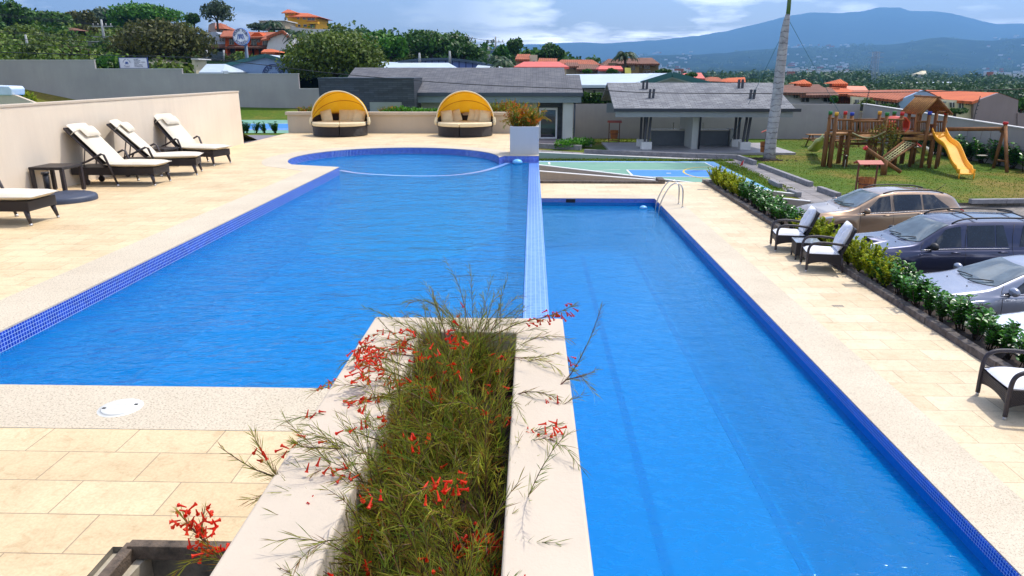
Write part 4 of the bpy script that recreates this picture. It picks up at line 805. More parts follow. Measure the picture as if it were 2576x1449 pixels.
    if K.get('bars'):
        for xb in K['bars']: p = c.pt(xb, 5.25); o = MB(); o.tube([(xb, p.y, p.z + .06), (xb, 0, p.z + .1), (xb, -p.y, p.z + .06)], .016, 6); o.build('cross_bar', mBlackP, t)
    if K.get('scoop'): x, l, w_ = K['scoop']; p = c.pt(x, 7); o = MB(); V = [(x, -w_ / 2, p.z), (x, w_ / 2, p.z), (x, w_ / 2 - .02, p.z + .07), (x, -w_ / 2 + .02, p.z + .07), (x + l, -w_ / 2, c.pt(x + l, 7).z), (x + l, w_ / 2, c.pt(x + l, 7).z)]; o.add(V, [(3, 2, 5, 4), (0, 3, 4), (1, 5, 2)], True); sc_ = o.build('bonnet_scoop', mp, t); o = MB(); o.add([Vector(v) + Vector((.004, 0, 0)) for v in V[:4]], [(0, 1, 2, 3)]); o.build('scoop_mouth', mBlackP, sc_)
    if K.get('aerial'): x = K['aerial']; p = c.pt(x, 7); o = MB(); o.tube([(x, 0, p.z), (x + .28, 0, p.z + .2)], [.012, .005], 6); o.build('aerial', mBlackP, t)
    for x in (K['ws'][0] - .22,):
        for y in (-.35, .35): 
            p = c.pt(x, 6.2); o = MB(); o.ico((x, y, p.z + .008), .014, (1, 1, .6)); o.build('washer_nozzle', mBlackP, t)
    return t, c
def wsp(c, x0, x1, u, q, cu):    # windscreen point: u from cowl to roof, q across 0..1
    y = (q - .5) * 2; x = lerp(x0, x1, u) + cu * y * y * (1 - .5 * u); w, zb, zt, wr, bot = c.half(x); yy = y * wr * .93; v = 7 - (abs(yy) / (wr * .62)) if abs(yy) < wr * .62 else 6 - (abs(yy) - wr * .62) / (wr * .38)
    p = c.pt(x, max(v, 5.0)); return Vector((x, math.copysign(abs(p.y), y), p.z)) + Vector((-.006, 0, .009))
suvA = (4.69, 1.88, [(0, .80), (.15, .93), (.6, 1.0), (1.2, 1.04), (2.4, 1.06), (3.6, 1.12), (4.3, 1.19), (4.62, 1.16), (4.69, .95)], [(0, .84), (.12, 1.0), (.5, 1.075), (1.15, 1.15), (1.3, 1.19), (2.05, 1.585), (2.5, 1.665), (3.0, 1.675), (3.6, 1.655), (4.1, 1.6), (4.3, 1.55), (4.55, 1.28), (4.69, 1.0)], None, [(0, .55), (.5, .74), (1.2, .78), (2.0, .63), (3, .62), (4.2, .56), (4.69, .6)], (.93, 3.63), .43, .30, None, [(0, .60), (.05, .72), (.15, .84), (.35, .94), (.8, 1), (3.9, 1), (4.4, .95), (4.6, .86), (4.69, .74)])
kA = dict(side=[(1.42, 2.36, .62, 0, 0, 0, 'f'), (2.46, 3.28, 0, 0, 0, 0, 'r'), (3.34, 4.12, 0, -.42, 0, 0, 'q')], trim=(1.35, 4.15), ws=(1.24, 2.04, .14), rear=(4.28, 4.56, -.05), doors=(1.42, 2.41, 3.45), handles=(2.12, 3.12), hmat=None, mirror=1.55, lamp=(.10, .62, 3.0, 3.75), tail=(4.42, 4.66, 3.1, 3.8), grille=(.62, .86, 1.0), clad=.55, rails=(2.2, 4.05, .035), aerial=4.15)
make_car('bronze_suv', 'bronze estate-shaped off-road car parked farthest away, nose to the hedge', 'car', (8.12, 21.7, -2.95), R(4), suvA, S(152, 128, 104), kA)
suvB = (4.80, 1.91, [(0, .86), (.12, 1.0), (.6, 1.06), (1.3, 1.10), (2.4, 1.12), (3.8, 1.14), (4.6, 1.15), (4.8, .9)], [(0, .90), (.10, 1.06), (.5, 1.12), (1.25, 1.20), (1.4, 1.23), (2.05, 1.66), (2.4, 1.745), (3.2, 1.765), (4.2, 1.75), (4.45, 1.70), (4.72, 1.25), (4.8, 1.0)], None, [(0, .66), (.5, .80), (1.3, .82), (2.0, .68), (3, .67), (4.4, .64), (4.8, .66)], (.92, 3.71), .46, .42, None, [(0, .70), (.05, .80), (.15, .90), (.35, .96), (.8, 1), (4.2, 1), (4.6, .95), (4.8, .84)])
kB = dict(side=[(1.52, 2.36, .5, 0, 0, 0, 'f'), (2.50, 3.12, 0, 0, 0, 0, 'r'), (3.15, 3.42, 0, -.1, 0, 0, 'r2'), (3.66, 4.40, .12, -.12, 0, 0, 'q')], trim=(1.45, 3.45), ws=(1.34, 2.06, .14), rear=(4.50, 4.70, -.04), doors=(1.45, 2.44, 3.50), handles=(2.12, 3.18), mmat=mBlackP, mirror=1.66, lamp=(.07, .42, 2.9, 3.7), amber=(.34, .44), tail=(4.6, 4.78, 3.0, 3.8), grille=(.70, .95, 1.0), clad=.5, cladmat=paint('clad_blue_grey', S(70, 78, 100)), rails=(2.2, 4.4, .07), bars=(2.75, 3.95), scoop=(.62, .42, .42))
make_car('blue_suv', 'dark blue off-road car with bonnet scoop and roof rails, second from the far end', 'car', (7.48, 17.1, -2.95), R(0), suvB, S(52, 58, 86), kB)
sed = (4.55, 1.76, [(0, .66), (.15, .78), (.6, .86), (1.2, .92), (2.4, .95), (3.6, .98), (4.4, .98), (4.55, .85)], [(0, .70), (.12, .82), (.5, .92), (1.1, 1.0), (1.25, 1.03), (2.05, 1.37), (2.5, 1.445), (3.1, 1.43), (3.6, 1.30), (4.0, 1.09), (4.4, 1.05), (4.55, .9)], None, [(0, .6), (.5, .72), (1.2, .74), (2.0, .58), (3, .56), (4, .62), (4.55, .6)], (.90, 3.50), .37, .22, None, [(0, .62), (.05, .74), (.15, .86), (.35, .94), (.8, 1), (3.9, 1), (4.3, .95), (4.55, .80)])
kC = dict(side=[(1.40, 2.30, .6, 0, 0, 0, 'f'), (2.42, 3.30, 0, -.2, 0, 0, 'r')], trim=(1.35, 3.4), ws=(1.20, 2.04, .16), rear=(3.1, 3.95, -.05), doors=(1.38, 2.36), handles=(2.05, 3.0), mirror=1.5, lamp=(.09, .60, 2.9, 3.7), amber=(.46, .58), tail=(4.3, 4.52, 3.0, 3.8), grille=(.50, .66, .9))
make_car('silver_sedan', 'silver-blue saloon car parked behind the hedge, between blue off-roader and white car', 'car', (7.60, 14.1, -2.95), R(0), sed, S(146, 152, 166), kC)
make_car('white_car', 'white car of which only one front corner shows at the right edge', 'car', (7.50, 11.4, -2.95), R(0), sed, S(226, 230, 236), kC)
# ---------- foliage helpers
mFCs = leafm('firecracker_stem', S(126, 138, 34), S(184, 190, 66), S(146, 88, 46), .4); mFCd = leafm('firecracker_deep', S(84, 120, 34), S(150, 172, 56), S(150, 120, 56), .4)
mFCb = leafm('firecracker_branch', S(96, 84, 44), S(86, 70, 50), S(108, 58, 52), .05)
mFlo = leafm('red_flower', S(250, 44, 22), S(255, 72, 34), S(236, 30, 22), .35); mOrF = leafm('orange_flower', S(236, 96, 24), S(244, 130, 40), S(226, 70, 24), .3)
def rdir(rn): 
    a = rn.uniform(0, 2 * math.pi); z = rn.uniform(-1, 1); s_ = math.sqrt(1 - z * z); return Vector((s_ * math.cos(a), s_ * math.sin(a), z))
def perp(d, rn):
    v = rdir(rn); v = (v - d * v.dot(d)); return v.normalized() if v.length > .01 else perp(d, rn)
def needle(mb, p, d, L, w, rn):
    s_ = perp(d, rn) * w; m = p + d * L * .55 + Vector((0, 0, -.04 * L)); mb.add([p - s_ * .6, p + s_ * .6, m + s_, p + d * L + Vector((0, 0, -.12 * L)), m - s_], [(0, 1, 2, 3, 4)])
def stem(mb, mbr, fl, p0, d0, L, rn, w=.00115, nd=5, nl=.09, droop=.6, step=.034, bare=.2, flp=.0, r0=.0032, fs=1.0, pts=None):
    n = max(4, int(L / step)); p0 = p0 or pts[0]; P_ = [p0.copy()]; d = d0.normalized(); q = p0.copy()
    if pts: P_ = pts; n = len(pts) - 1
    else:
        for i in range(n): d = (d + Vector((0, 0, -droop * step)) * (1 + 2 * i / n) + rdir(rn) * .04).normalized(); q = q + d * step; P_.append(q.copy())
    for i in range(0, n, 2):
        a, b = P_[i], P_[min(i + 2, n)]; t = (b - a).normalized() if (b - a).length > 1e-6 else d; s_ = perp(t, rn); s2 = t.cross(s_); ra = r0 * (1 - .75 * i / n); rb = r0 * (1 - .75 * (i + 2) / n) + .0003
        V = [a + s_ * ra, a + (-s_ * .5 + s2 * .87) * ra, a + (-s_ * .5 - s2 * .87) * ra, b + s_ * rb, b + (-s_ * .5 + s2 * .87) * rb, b + (-s_ * .5 - s2 * .87) * rb]; mbr.add(V, [(0, 1, 4, 3), (1, 2, 5, 4), (2, 0, 3, 5)])
    for i in range(int(n * bare), n + 1):
        t = (P_[min(i + 1, n)] - P_[max(i - 1, 0)]).normalized(); f = i / n
        for k in range(nd):
            nd_ = (t * rn.uniform(1.0, 1.7) + perp(t, rn) * rn.uniform(.35, .8)).normalized(); needle(mb, P_[i], nd_, nl * (1.15 - .6 * f) * rn.uniform(.6, 1.3), w, rn)
        if fl is not None and f > .45 and rn.random() < flp:
            for k in range(rn.randint(1, 4) if flp < .85 else rn.randint(2, 4)):
                b0 = P_[i] + rdir(rn) * .028 * fs; dd = (t * .3 + rdir(rn) * .5 + Vector((0, 0, -.45))).normalized(); f1 = MB(); flower(f1, b0, dd, .034 * fs, rn); fl.append(f1)
def flower(mb, p, d, L, rn):
    s_ = perp(d, rn); s2 = d.cross(s_); V = []; r = L * .12
    for t, rr in ((0, .5), (.8, 1.0), (1.0, 1.9)):
        for k in range(5): a = 2 * math.pi * k / 5; V.append(p + d * L * t + (s_ * math.cos(a) + s2 * math.sin(a)) * r * rr)
    mb.add(V, [(i * 5 + k, i * 5 + (k + 1) % 5, i * 5 + 5 + (k + 1) % 5, i * 5 + 5 + k) for i in range(2) for k in range(5)])
def firecracker(label, spots, n, seed, Lr=(.34, .58), spread=.45, w=.00115, nd=5, flp=.12, bias=(0, 0), extra=(), fs=1.0, step=.034, nl=.10, fm=None, group=None, z=.42, sm_=None, r0=.0032, name='firecracker_plant', side=0):
    rn = random.Random(seed); s1, s2, br, fl = MB(), MB(), MB(), []; cx_ = sum(p[0] for p in spots) / len(spots); cy_ = sum(p[1] for p in spots) / len(spots)
    for i in range(n):
        sx, sy, sr = spots[i % len(spots)]; a = rn.uniform(0, 6.28); rr = sr * math.sqrt(rn.random()); p = Vector((sx + rr * math.cos(a), sy + rr * math.sin(a), z))
        b = rn.uniform(0, 6.28); e = rn.random() ** .8 * spread; d = Vector((math.cos(b) * e + bias[0] * rn.random(), math.sin(b) * e + bias[1] * rn.random(), 1)); stem(s1 if i % 5 < 3 else s2, br, fl, p, d, rn.uniform(*Lr), rn, w, nd, nl, droop=rn.uniform(.2, 2.6), step=step, flp=flp * (5 if rn.random() < .14 else .1), fs=fs, r0=r0)
    for i in range(side):
        sx, sy, sr = spots[0]; p = Vector((sx - .02 + rn.uniform(-.1, .1), sy + rn.uniform(-.2, .2), z)); d = Vector((-rn.uniform(.5, 1.3), rn.uniform(-.7, .7), 1.25)); stem(s1 if i % 2 else s2, br, fl, p, d, rn.uniform(.38, .64), rn, w, nd - 1, nl, droop=rn.uniform(1.0, 2.2), step=step, bare=.35, flp=.55 if i % 4 == 0 else .03, fs=fs, r0=r0)
    for ex in extra: stem(s1 if ex.get('g', 1) else s2, br, fl, None, Vector((0, 0, 1)), 1, rn, w, ex.get('nd', 4), ex.get('nl', .07), bare=ex.get('bare', .3), flp=ex.get('flp', .2), r0=ex.get('r0', .0042), fs=fs, pts=curve(ex['p'], ex.get('n', 7)))
    t = thing(name, label, 'plant', (cx_, cy_, z), group=group); off = Vector((-cx_, -cy_, -z))
    rn.shuffle(fl); rest = MB()
    for f1 in fl[:100]: f1.v = [(v[0] + off.x, v[1] + off.y, v[2] + off.z) for v in f1.v]; f1.build('flower', fm or mFlo, t)
    for f1 in fl[100:]: rest.add(f1.v, f1.f)
    if rest.v: rest.v = [(v[0] + off.x, v[1] + off.y, v[2] + off.z) for v in rest.v]; rest.build('flowers', fm or mFlo, t)['kind'] = 'stuff'
    for mb, nm, m in ((s1, 'foliage', sm_ or mFCs), (s2, 'fine_foliage', mFCd), (br, 'stems', mFCb)):
        if mb.v: mb.v = [(v[0] + off.x, v[1] + off.y, v[2] + off.z) for v in mb.v]; mb.build(nm, m, t)
    return t
def PP(*pts): return [P(x, y, Y) for x, y, Y in pts]
GF = 'red-flowering plants filling the foreground planter'
firecracker('red-flowering wispy plant at the far end of the foreground planter', [(-.42, 3.50, .13), (-.24, 3.48, .12)], 140, 11, (.30, .72), .8, bias=(-.15, .4), flp=.03, nd=4, group=GF, side=25, extra=[
    dict(p=PP((1235, 850, 3.6), (1300, 815, 3.6), (1380, 795, 3.6), (1445, 768, 3.62)), flp=.9, nd=5, nl=.06), dict(p=PP((1180, 860, 3.5), (1170, 790, 3.6), (1172, 735, 3.7)), flp=.25, nl=.045), dict(p=PP((1130, 870, 3.4), (1105, 790, 3.5), (1085, 725, 3.6)), flp=.05, nl=.05), dict(p=PP((1060, 880, 3.4), (1000, 850, 3.5), (950, 800, 3.6)), flp=.1, nl=.05),
    dict(p=PP((1080, 900, 3.3), (1000, 890, 3.25), (920, 870, 3.2), (890, 900, 3.15)), flp=1, nl=.05), dict(p=PP((1070, 860, 3.4), (1040, 850, 3.4), (1000, 870, 3.35), (940, 890, 3.3)), flp=1, nl=.05), dict(p=PP((1260, 900, 3.3), (1340, 900, 3.25), (1400, 890, 3.2)), flp=.0, nl=.06), dict(p=PP((1200, 850, 3.6), (1235, 800, 3.7), (1262, 768, 3.75)), flp=.05, nl=.05)])
firecracker('red-flowering wispy plant second from the far end of the foreground planter, with blooms spilling left', [(-.42, 3.02, .15), (-.24, 2.95, .13)], 95, 12, (.28, .70), .8, bias=(-.5, .1), flp=.07, nd=4, group=GF, side=25, extra=[
    dict(p=PP((1040, 960, 3.0), (960, 930, 2.95), (900, 950, 2.85)), flp=1.0, nl=.05), dict(p=PP((1040, 930, 3.05), (960, 900, 3.0), (905, 915, 2.9)), flp=1.0, nl=.05), dict(p=PP((1030, 1010, 2.85), (940, 1000, 2.8), (880, 1040, 2.75)), flp=1.0, nl=.05), dict(p=PP((1050, 980, 2.9), (950, 1000, 2.8), (875, 1010, 2.75)), flp=1.0, nl=.04), dict(p=PP((1040, 1000, 2.9), (950, 1030, 2.75), (835, 1055, 2.7)), flp=.3, nl=.05), dict(p=PP((1270, 1075, 2.75), (1345, 1010, 2.9), (1425, 955, 3.0), (1480, 860, 3.1), (1512, 775, 3.2)), flp=.0, nl=.075, nd=3, r0=.005, n=9, bare=.45), dict(p=PP((1425, 955, 3.0), (1470, 945, 3.0), (1500, 930, 3.05)), flp=.0, nl=.07, nd=2, bare=.1)])
firecracker('middle red-flowering wispy plant of the foreground planter', [(-.44, 2.62, .14), (-.22, 2.58, .13)], 92, 13, (.28, .68), .85, bias=(-.35, .0), flp=.04, nd=4, group=GF, side=25, extra=[
    dict(p=PP((1270, 1120, 2.6), (1330, 1090, 2.55), (1410, 1065, 2.5)), flp=.6, nl=.06), dict(p=PP((1000, 1150, 2.5), (880, 1130, 2.4), (770, 1125, 2.3), (735, 1110, 2.3)), flp=.08, nl=.06, n=9), dict(p=PP((1000, 1120, 2.5), (930, 1100, 2.4), (880, 1080, 2.35)), flp=.4, nl=.07), dict(p=PP((980, 1180, 2.4), (860, 1170, 2.3), (790, 1190, 2.2)), flp=.1, nl=.08), dict(p=PP((1270, 1000, 2.9), (1340, 985, 2.85), (1400, 1000, 2.8)), flp=.1, nl=.07)])
firecracker('red-flowering plant of the foreground planter, second from the camera, throwing long stems left', [(-.44, 2.24, .14), (-.20, 2.20, .13)], 92, 14, (.28, .68), .85, bias=(-.45, .05), flp=.03, nd=4, group=GF, side=25, extra=[
    dict(p=PP((960, 1400, 2.05), (850, 1310, 2.1), (740, 1240, 2.15), (690, 1190, 2.2), (640, 1100, 2.25)), flp=.15, nl=.10, nd=5, r0=.005, n=9, bare=.5), dict(p=PP((700, 1200, 2.2), (640, 1180, 2.2), (560, 1130, 2.2)), flp=0, nl=.06, nd=3, bare=.1), dict(p=PP((900, 1330, 2.1), (800, 1280, 2.15), (700, 1260, 2.2)), flp=.9, nl=.05), dict(p=PP((950, 1290, 2.2), (840, 1250, 2.2), (740, 1230, 2.2)), flp=.2, nl=.08, g=0), dict(p=PP((1280, 1330, 2.1), (1330, 1280, 2.1), (1375, 1265, 2.1)), flp=.3, nl=.05), dict(p=PP((1270, 1200, 2.3), (1330, 1160, 2.35), (1390, 1180, 2.3)), flp=.0, nl=.06)])
firecracker('red-flowering wispy plant nearest the camera, overhanging the bottom edge of the photo', [(-.42, 1.86, .15), (-.20, 1.82, .14), (-.35, 1.55, .15), (-.2, 1.45, .1)], 135, 15, (.24, .58), .85, bias=(-.35, .25), flp=.05, nd=4, group=GF, side=25, extra=[
    dict(p=PP((700, 1560, 1.75), (600, 1440, 1.85), (520, 1370, 1.9), (450, 1290, 1.95)), flp=.95, nl=.075, nd=4, r0=.006, n=9, bare=.3), dict(p=PP((560, 1410, 1.87), (510, 1350, 1.92), (515, 1280, 1.95)), flp=.5, nl=.05, nd=3, bare=.2), dict(p=PP((600, 1440, 1.85), (520, 1400, 1.88), (440, 1440, 1.85)), flp=.1, nl=.08, nd=3, bare=.2), dict(p=PP((900, 1480, 1.9), (800, 1400, 1.95), (700, 1390, 2.0), (640, 1410, 2.0)), flp=.4, nl=.06, r0=.004), dict(p=PP((860, 1500, 1.8), (800, 1420, 1.85), (760, 1330, 1.95)), flp=.3, nl=.07), dict(p=PP((1200, 1460, 1.9), (1240, 1400, 1.95), (1270, 1370, 2.0)), flp=1, nl=.04), dict(p=PP((1150, 1480, 1.9), (1190, 1400, 2.0), (1230, 1360, 2.05)), flp=1, nl=.04), dict(p=PP((1180, 1500, 1.85), (1230, 1420, 1.95), (1275, 1400, 2.0)), flp=1, nl=.04), dict(p=PP((1130, 1440, 1.95), (1160, 1380, 2.05), (1200, 1340, 2.1)), flp=1, nl=.04), dict(p=PP((1200, 1520, 1.8), (1250, 1450, 1.85), (1280, 1440, 1.9)), flp=1, nl=.04), dict(p=PP((1260, 1480, 1.8), (1310, 1420, 1.85), (1340, 1360, 1.9)), flp=.0, nl=.05)])
# the same kind of plant in the far planters
firecracker('orange-flowering bush spilling over the tall white planter box', [(-.42, 19.3, .14), (-.2, 19.35, .2), (-.02, 19.3, .1)], 130, 21, (.40, .70), .45, w=.007, nd=4, flp=.5, fs=1.6, step=.06, nl=.14, fm=mOrF, z=.62, r0=.006, sm_=leafm('orange_green_foliage', S(196, 170, 36), S(214, 140, 36), S(150, 160, 40), .4))
firecracker('low orange-flowering bush at the right end of the long planter wall', [(-1.3 + .25 * k, 26.8, .2) for k in range(4)], 90, 22, (.35, .6), .5, w=.01, nd=4, flp=.4, fs=2, step=.07, nl=.15, fm=mOrF, z=.56, r0=.006)
firecracker('low orange-flowering bush at the left end of the long planter wall', [(-8.3 + .3 * k, 26.8, .2) for k in range(4)], 80, 23, (.2, .38), .5, w=.01, nd=4, flp=.7, fs=2, step=.07, nl=.13, fm=mOrF, z=.56, r0=.006)
firecracker('low orange-flowering bush just right of the left daybed', [(-5.4 + .2 * k, 26.8, .15) for k in range(3)], 40, 24, (.18, .3), .5, w=.01, nd=4, flp=.6, fs=2, step=.07, nl=.13, fm=mOrF, z=.56, r0=.006)
# ---------- broad-leaved shrubs
def leafblade(mb, p, d, up, L, W, fold=.12):
    s_ = d.cross(up); s_ = s_.normalized() if s_.length > .01 else perp(d, random); n = s_.cross(d)
    V = [p, p + d * L * .35 + s_ * W * .5 + n * fold * W, p + d * L * .75 + s_ * W * .48 + n * fold * W, p + d * L + n * fold * W * -.4, p + d * L * .75 - s_ * W * .48 + n * fold * W, p + d * L * .35 - s_ * W * .5 + n * fold * W]
    mb.add(V, [(0, 1, 2, 3), (0, 3, 4, 5)])
mClu = leafm('waxy_dark_leaf', S(34, 92, 24), S(62, 132, 34), S(98, 158, 50), .12, .28); mDur = leafm('yellow_green_leaf', S(170, 188, 24), S(204, 206, 40), S(124, 160, 28), .35, .6); mTwig = M('twig_bark', (.06, .04, .025), .9); mLow = leafm('low_green_leaf', S(44, 110, 20), S(80, 150, 30), S(110, 160, 44), .3, .5); mDk = leafm('dark_hedge_leaf', S(22, 48, 20), S(34, 66, 24), S(60, 84, 34), .15, .4); mWhF = leafm('white_flower', S(240, 240, 226), S(228, 230, 214), S(246, 246, 236), .3)
def shrub_mesh(seed, kind):
    rn = random.Random(seed); lf, tw = MB(), MB()
    if kind == 'clusia':
        for i in range(11):
            a = rn.uniform(0, 6.28); e = rn.uniform(.05, .55); d = Vector((math.cos(a) * e, math.sin(a) * e, 1)).normalized(); p = Vector((rn.uniform(-.05, .05), rn.uniform(-.05, .05), 0)); L = rn.uniform(.34, .56); tw.tube([p, p + d * L * .5, p + d * L + Vector((0, 0, .03))], [.009, .006, .004], 5)
            for j in range(9):
                q = p + d * L * (.25 + .75 * j / 8)
                for k in range(3):
                    b = rn.uniform(0, 6.28); o_ = Vector((math.cos(b), math.sin(b), rn.uniform(.15, .9))).normalized(); leafblade(lf, q + o_ * .015, o_, Vector((0, 0, 1)), rn.uniform(.065, .10), rn.uniform(.045, .065))
    elif kind == 'duranta':
        for i in range(34):
            a = rn.uniform(0, 6.28); e = rn.uniform(.0, .9); d = Vector((math.cos(a) * e, math.sin(a) * e, 1)).normalized(); p = Vector((0, 0, 0)); L = rn.uniform(.3, .55); tw.tube([p, p + d * L], [.006, .003], 4)
            for j in range(26):
                q = p + d * L * (.2 + .8 * j / 25)
                for k in range(2): o_ = (rdir(rn) + Vector((0, 0, .4)) + d * .3).normalized(); leafblade(lf, q, o_, Vector((0, 0, 1)), rn.uniform(.035, .06), .032)
    else:
        for i in range(420):
            a = rn.uniform(0, 6.28); r_ = .38 * math.sqrt(rn.random()); h = rn.uniform(.05, .3) * (1.15 - r_); leafblade(lf, Vector((r_ * math.cos(a), r_ * math.sin(a), h)), (rdir(rn) + Vector((0, 0, .7))).normalized(), Vector((0, 0, 1)), rn.uniform(.06, .11), .05)
        tw.tube([(0, 0, 0), (0, 0, .15)], .01, 5)
    return lf, tw
PROT = {}
def shrub(kind, x, y, z, sc, rz, label, group, name, mat):
    key = (kind, int(abs(x * 7 + y * 13)) % 3)
    if key not in PROT: lf, tw = shrub_mesh(hash(kind) % 1 + key[1] * 5 + len(kind), kind); PROT[key] = (lf.mesh('foliage', mat), tw.mesh('stems', mTwig))
    t = thing(name, label, 'shrub', (x, y, z), rz, group); t.scale = sc if isinstance(sc, tuple) else (sc, sc, sc)
    for nm, me in zip(('foliage', 'stems'), PROT[key]): o = bpy.data.objects.new(nm, me); COL.objects.link(o); o.parent = t
    return t
HB = 'shrubs planted along the lower deck kerb'; rs_ = random.Random(4); ordn = ['first', 'second', 'third', 'fourth', 'fifth', 'sixth', 'seventh', 'eighth', 'ninth', 'tenth', 'eleventh', 'twelfth', 'thirteenth', 'fourteenth', 'fifteenth', 'sixteenth', 'seventeenth', 'eighteenth', 'nineteenth', 'twentieth']
LZ = LOW + .02
def row(kind, y0, y1, n, sc, nm, mat, lab, x=7.06, jx=.06):
    for i in range(n):
        y = y0 + (y1 - y0) * i / max(1, n - 1); shrub(kind, x + rs_.uniform(-jx, jx), y + rs_.uniform(-.05, .05), LZ, sc * rs_.uniform(.88, 1.12), rs_.uniform(0, 6.28), (ordn[i] + ' ' + lab) if n > 1 else lab, HB, nm, mat)
row('duranta', 27.6, 24.6, 7, 1.3, 'yellow_shrub', mDur, 'yellow-green shrub counted from the far end of the hedge bed'); row('clusia', 24.1, 18.9, 11, 1.2, 'waxy_shrub', mClu, 'dark waxy shrub of the far hedge stretch, counted from its far end')
row('duranta', 18.3, 13.9, 9, 1.25, 'yellow_shrub', mDur, 'yellow-green shrub behind the armchairs, counted from the far end'); row('clusia', 14.2, 6.4, 20, 1.0, 'waxy_shrub', mClu, 'dark waxy shrub of the near hedge stretch, counted from its far end'); row('duranta', 8.3, 7.9, 2, .7, 'yellow_shrub', mDur, 'yellow-green shrub beside the armchair at the right edge', x=7.0)
for i, (x, y, z) in enumerate(((6.98, 11.3, .28), (7.0, 10.9, .22), (6.95, 9.8, .25))):
    o = MB(); rn = random.Random(i)
    for k in range(9): leafblade(o, Vector((rn.uniform(-.07, .07), rn.uniform(-.07, .07), rn.uniform(0, .06))), (rdir(rn) + Vector((0, 0, .5))).normalized(), Vector((0, 0, 1)), .055, .04)
    ob = o.build('white_blossom', mWhF); ob.location = (x, y, LZ + z); tag(ob, ('farthest', 'middle', 'nearest')[i] + ' white blossom cluster in the dark hedge beside the silver-blue saloon', 'blossom', 'white blossoms in the near hedge')
row('clusia', 14.0, 6.8, 11, .85, 'waxy_shrub', mClu, 'waxy shrub from the far end, back row beside the car bonnets', x=7.24, jx=.03); row('clusia', 23.8, 19.2, 7, .95, 'waxy_shrub', mClu, 'waxy shrub from the far end, back row of the far hedge', x=7.24, jx=.03)
GP = 'low green plants along the top of the long planter wall'
for i in range(15):
    x = -5.0 + 1.9 * i / 8 if i < 9 else 0; x = -5.25 + i * .24; shrub('low', x, 26.7 + (i % 2) * .2, .54, rs_.uniform(.75, 1.05), rs_.uniform(0, 6), ordn[i] + ' low green plant from the left on top of the planter wall between the daybeds', GP, 'low_plant', mLow)
# shrubs against the side wall, behind the swing
GS = 'dark shrubs at the foot of the side wall'
for i in range(16):
    y = 47.0 - i * 1.1; x = 23.4 + (52.5 - y) * .0405 - .55; shrub('clusia', x, y, LAWN, (2.6, 2.6, 2.2), i * 1.3, ordn[i] + ' dark shrub from the far end at the foot of the side wall', GS, 'wall_shrub', mDk)
for i, (px, py, k) in enumerate(((1420, 376, 'l'), (1438, 374, 'l'), (1455, 372, 'l'), (1470, 371, 'l'), (1430, 362, 'd'))):
    p = G(px, py, LAWN); shrub('low' if k == 'l' else 'clusia', p.x, p.y, LAWN + .05, 1.7, i, ('leftmost', 'second', 'third', 'rightmost')[i % 4] + (' yellow-green plant in the bed below the clubhouse plinth' if k == 'l' else ' dark plant against the clubhouse corner pillar'), 'plants beside the clubhouse corner', 'low_plant', leafm('bed_leaf', S(120, 150, 26), S(170, 180, 40), S(60, 110, 24), .3) if k == 'l' else mDk)
for i, (px, py, Y) in enumerate(((40, 240, 46), (58, 244, 46), (75, 248, 47), (95, 258, 48), (116, 262, 48))):
    p = P(px, py, Y); shrub('duranta', p.x, Y, p.z - .5, (1.9, 1.9, 1.7) if i < 3 else .9, i, ('leftmost', 'second', 'third', 'fourth', 'rightmost')[i] + ' small yellowish shrub on the bank above the lounger wall', 'shrubs on the bank at the far left', 'bank_shrub', mDur)
for i, (px, py) in enumerate(((632, 328), (650, 326), (668, 327), (684, 328), (702, 330), (716, 327))):
    p = G(px, py, -.15); shrub('clusia', p.x, min(p.y, 28.2), -.2, .8, i, ('leftmost', 'second', 'third', 'fourth', 'fifth', 'rightmost')[i] + ' young plant in the strip between cream wall end and planter wall', 'young plants beside the far court', 'young_plant', mLow)
# grass tufts that break up the lawn surface
gm = MB(); rg = random.Random(5)
def tufts(n, f, h, w=.02):
    for i in range(n):
        x, y, z = f(); 
        for k in range(3): a = rg.uniform(0, 6.28); b = Vector((math.cos(a), math.sin(a), 0)); hh = h * rg.uniform(.5, 1.3); gm.add([(x - b.y * w, y + b.x * w, z), (x + b.y * w, y - b.x * w, z), (x + b.x * hh * .6, y + b.y * hh * .6, z + hh)], [(0, 1, 2)])
def lawnpt():
    while True:
        x, y = rg.uniform(10.5, 23.2), rg.uniform(26.4, 52)
        if x > 11.3 + (33 - y) * -.0 and not (y > 42 and x < 16): return x, y, LAWN
tufts(11000, lawnpt, .04, .012); tufts(1600, lambda: (rg.uniform(.3, 10.8), rg.uniform(38.7, 39.3), LAWN), .09, .025); tufts(700, lambda: (rg.uniform(4.2, 9), rg.uniform(48.5, 52), LAWN), .08, .025); tufts(900, lambda: (9.7 + rg.random() * .9, rg.uniform(29, 38), LAWN), .07, .022)
struct(gm.build('grass', leafm('grass_blade', S(84, 124, 20), S(100, 138, 26), S(140, 134, 46), .3)), 'stuff')
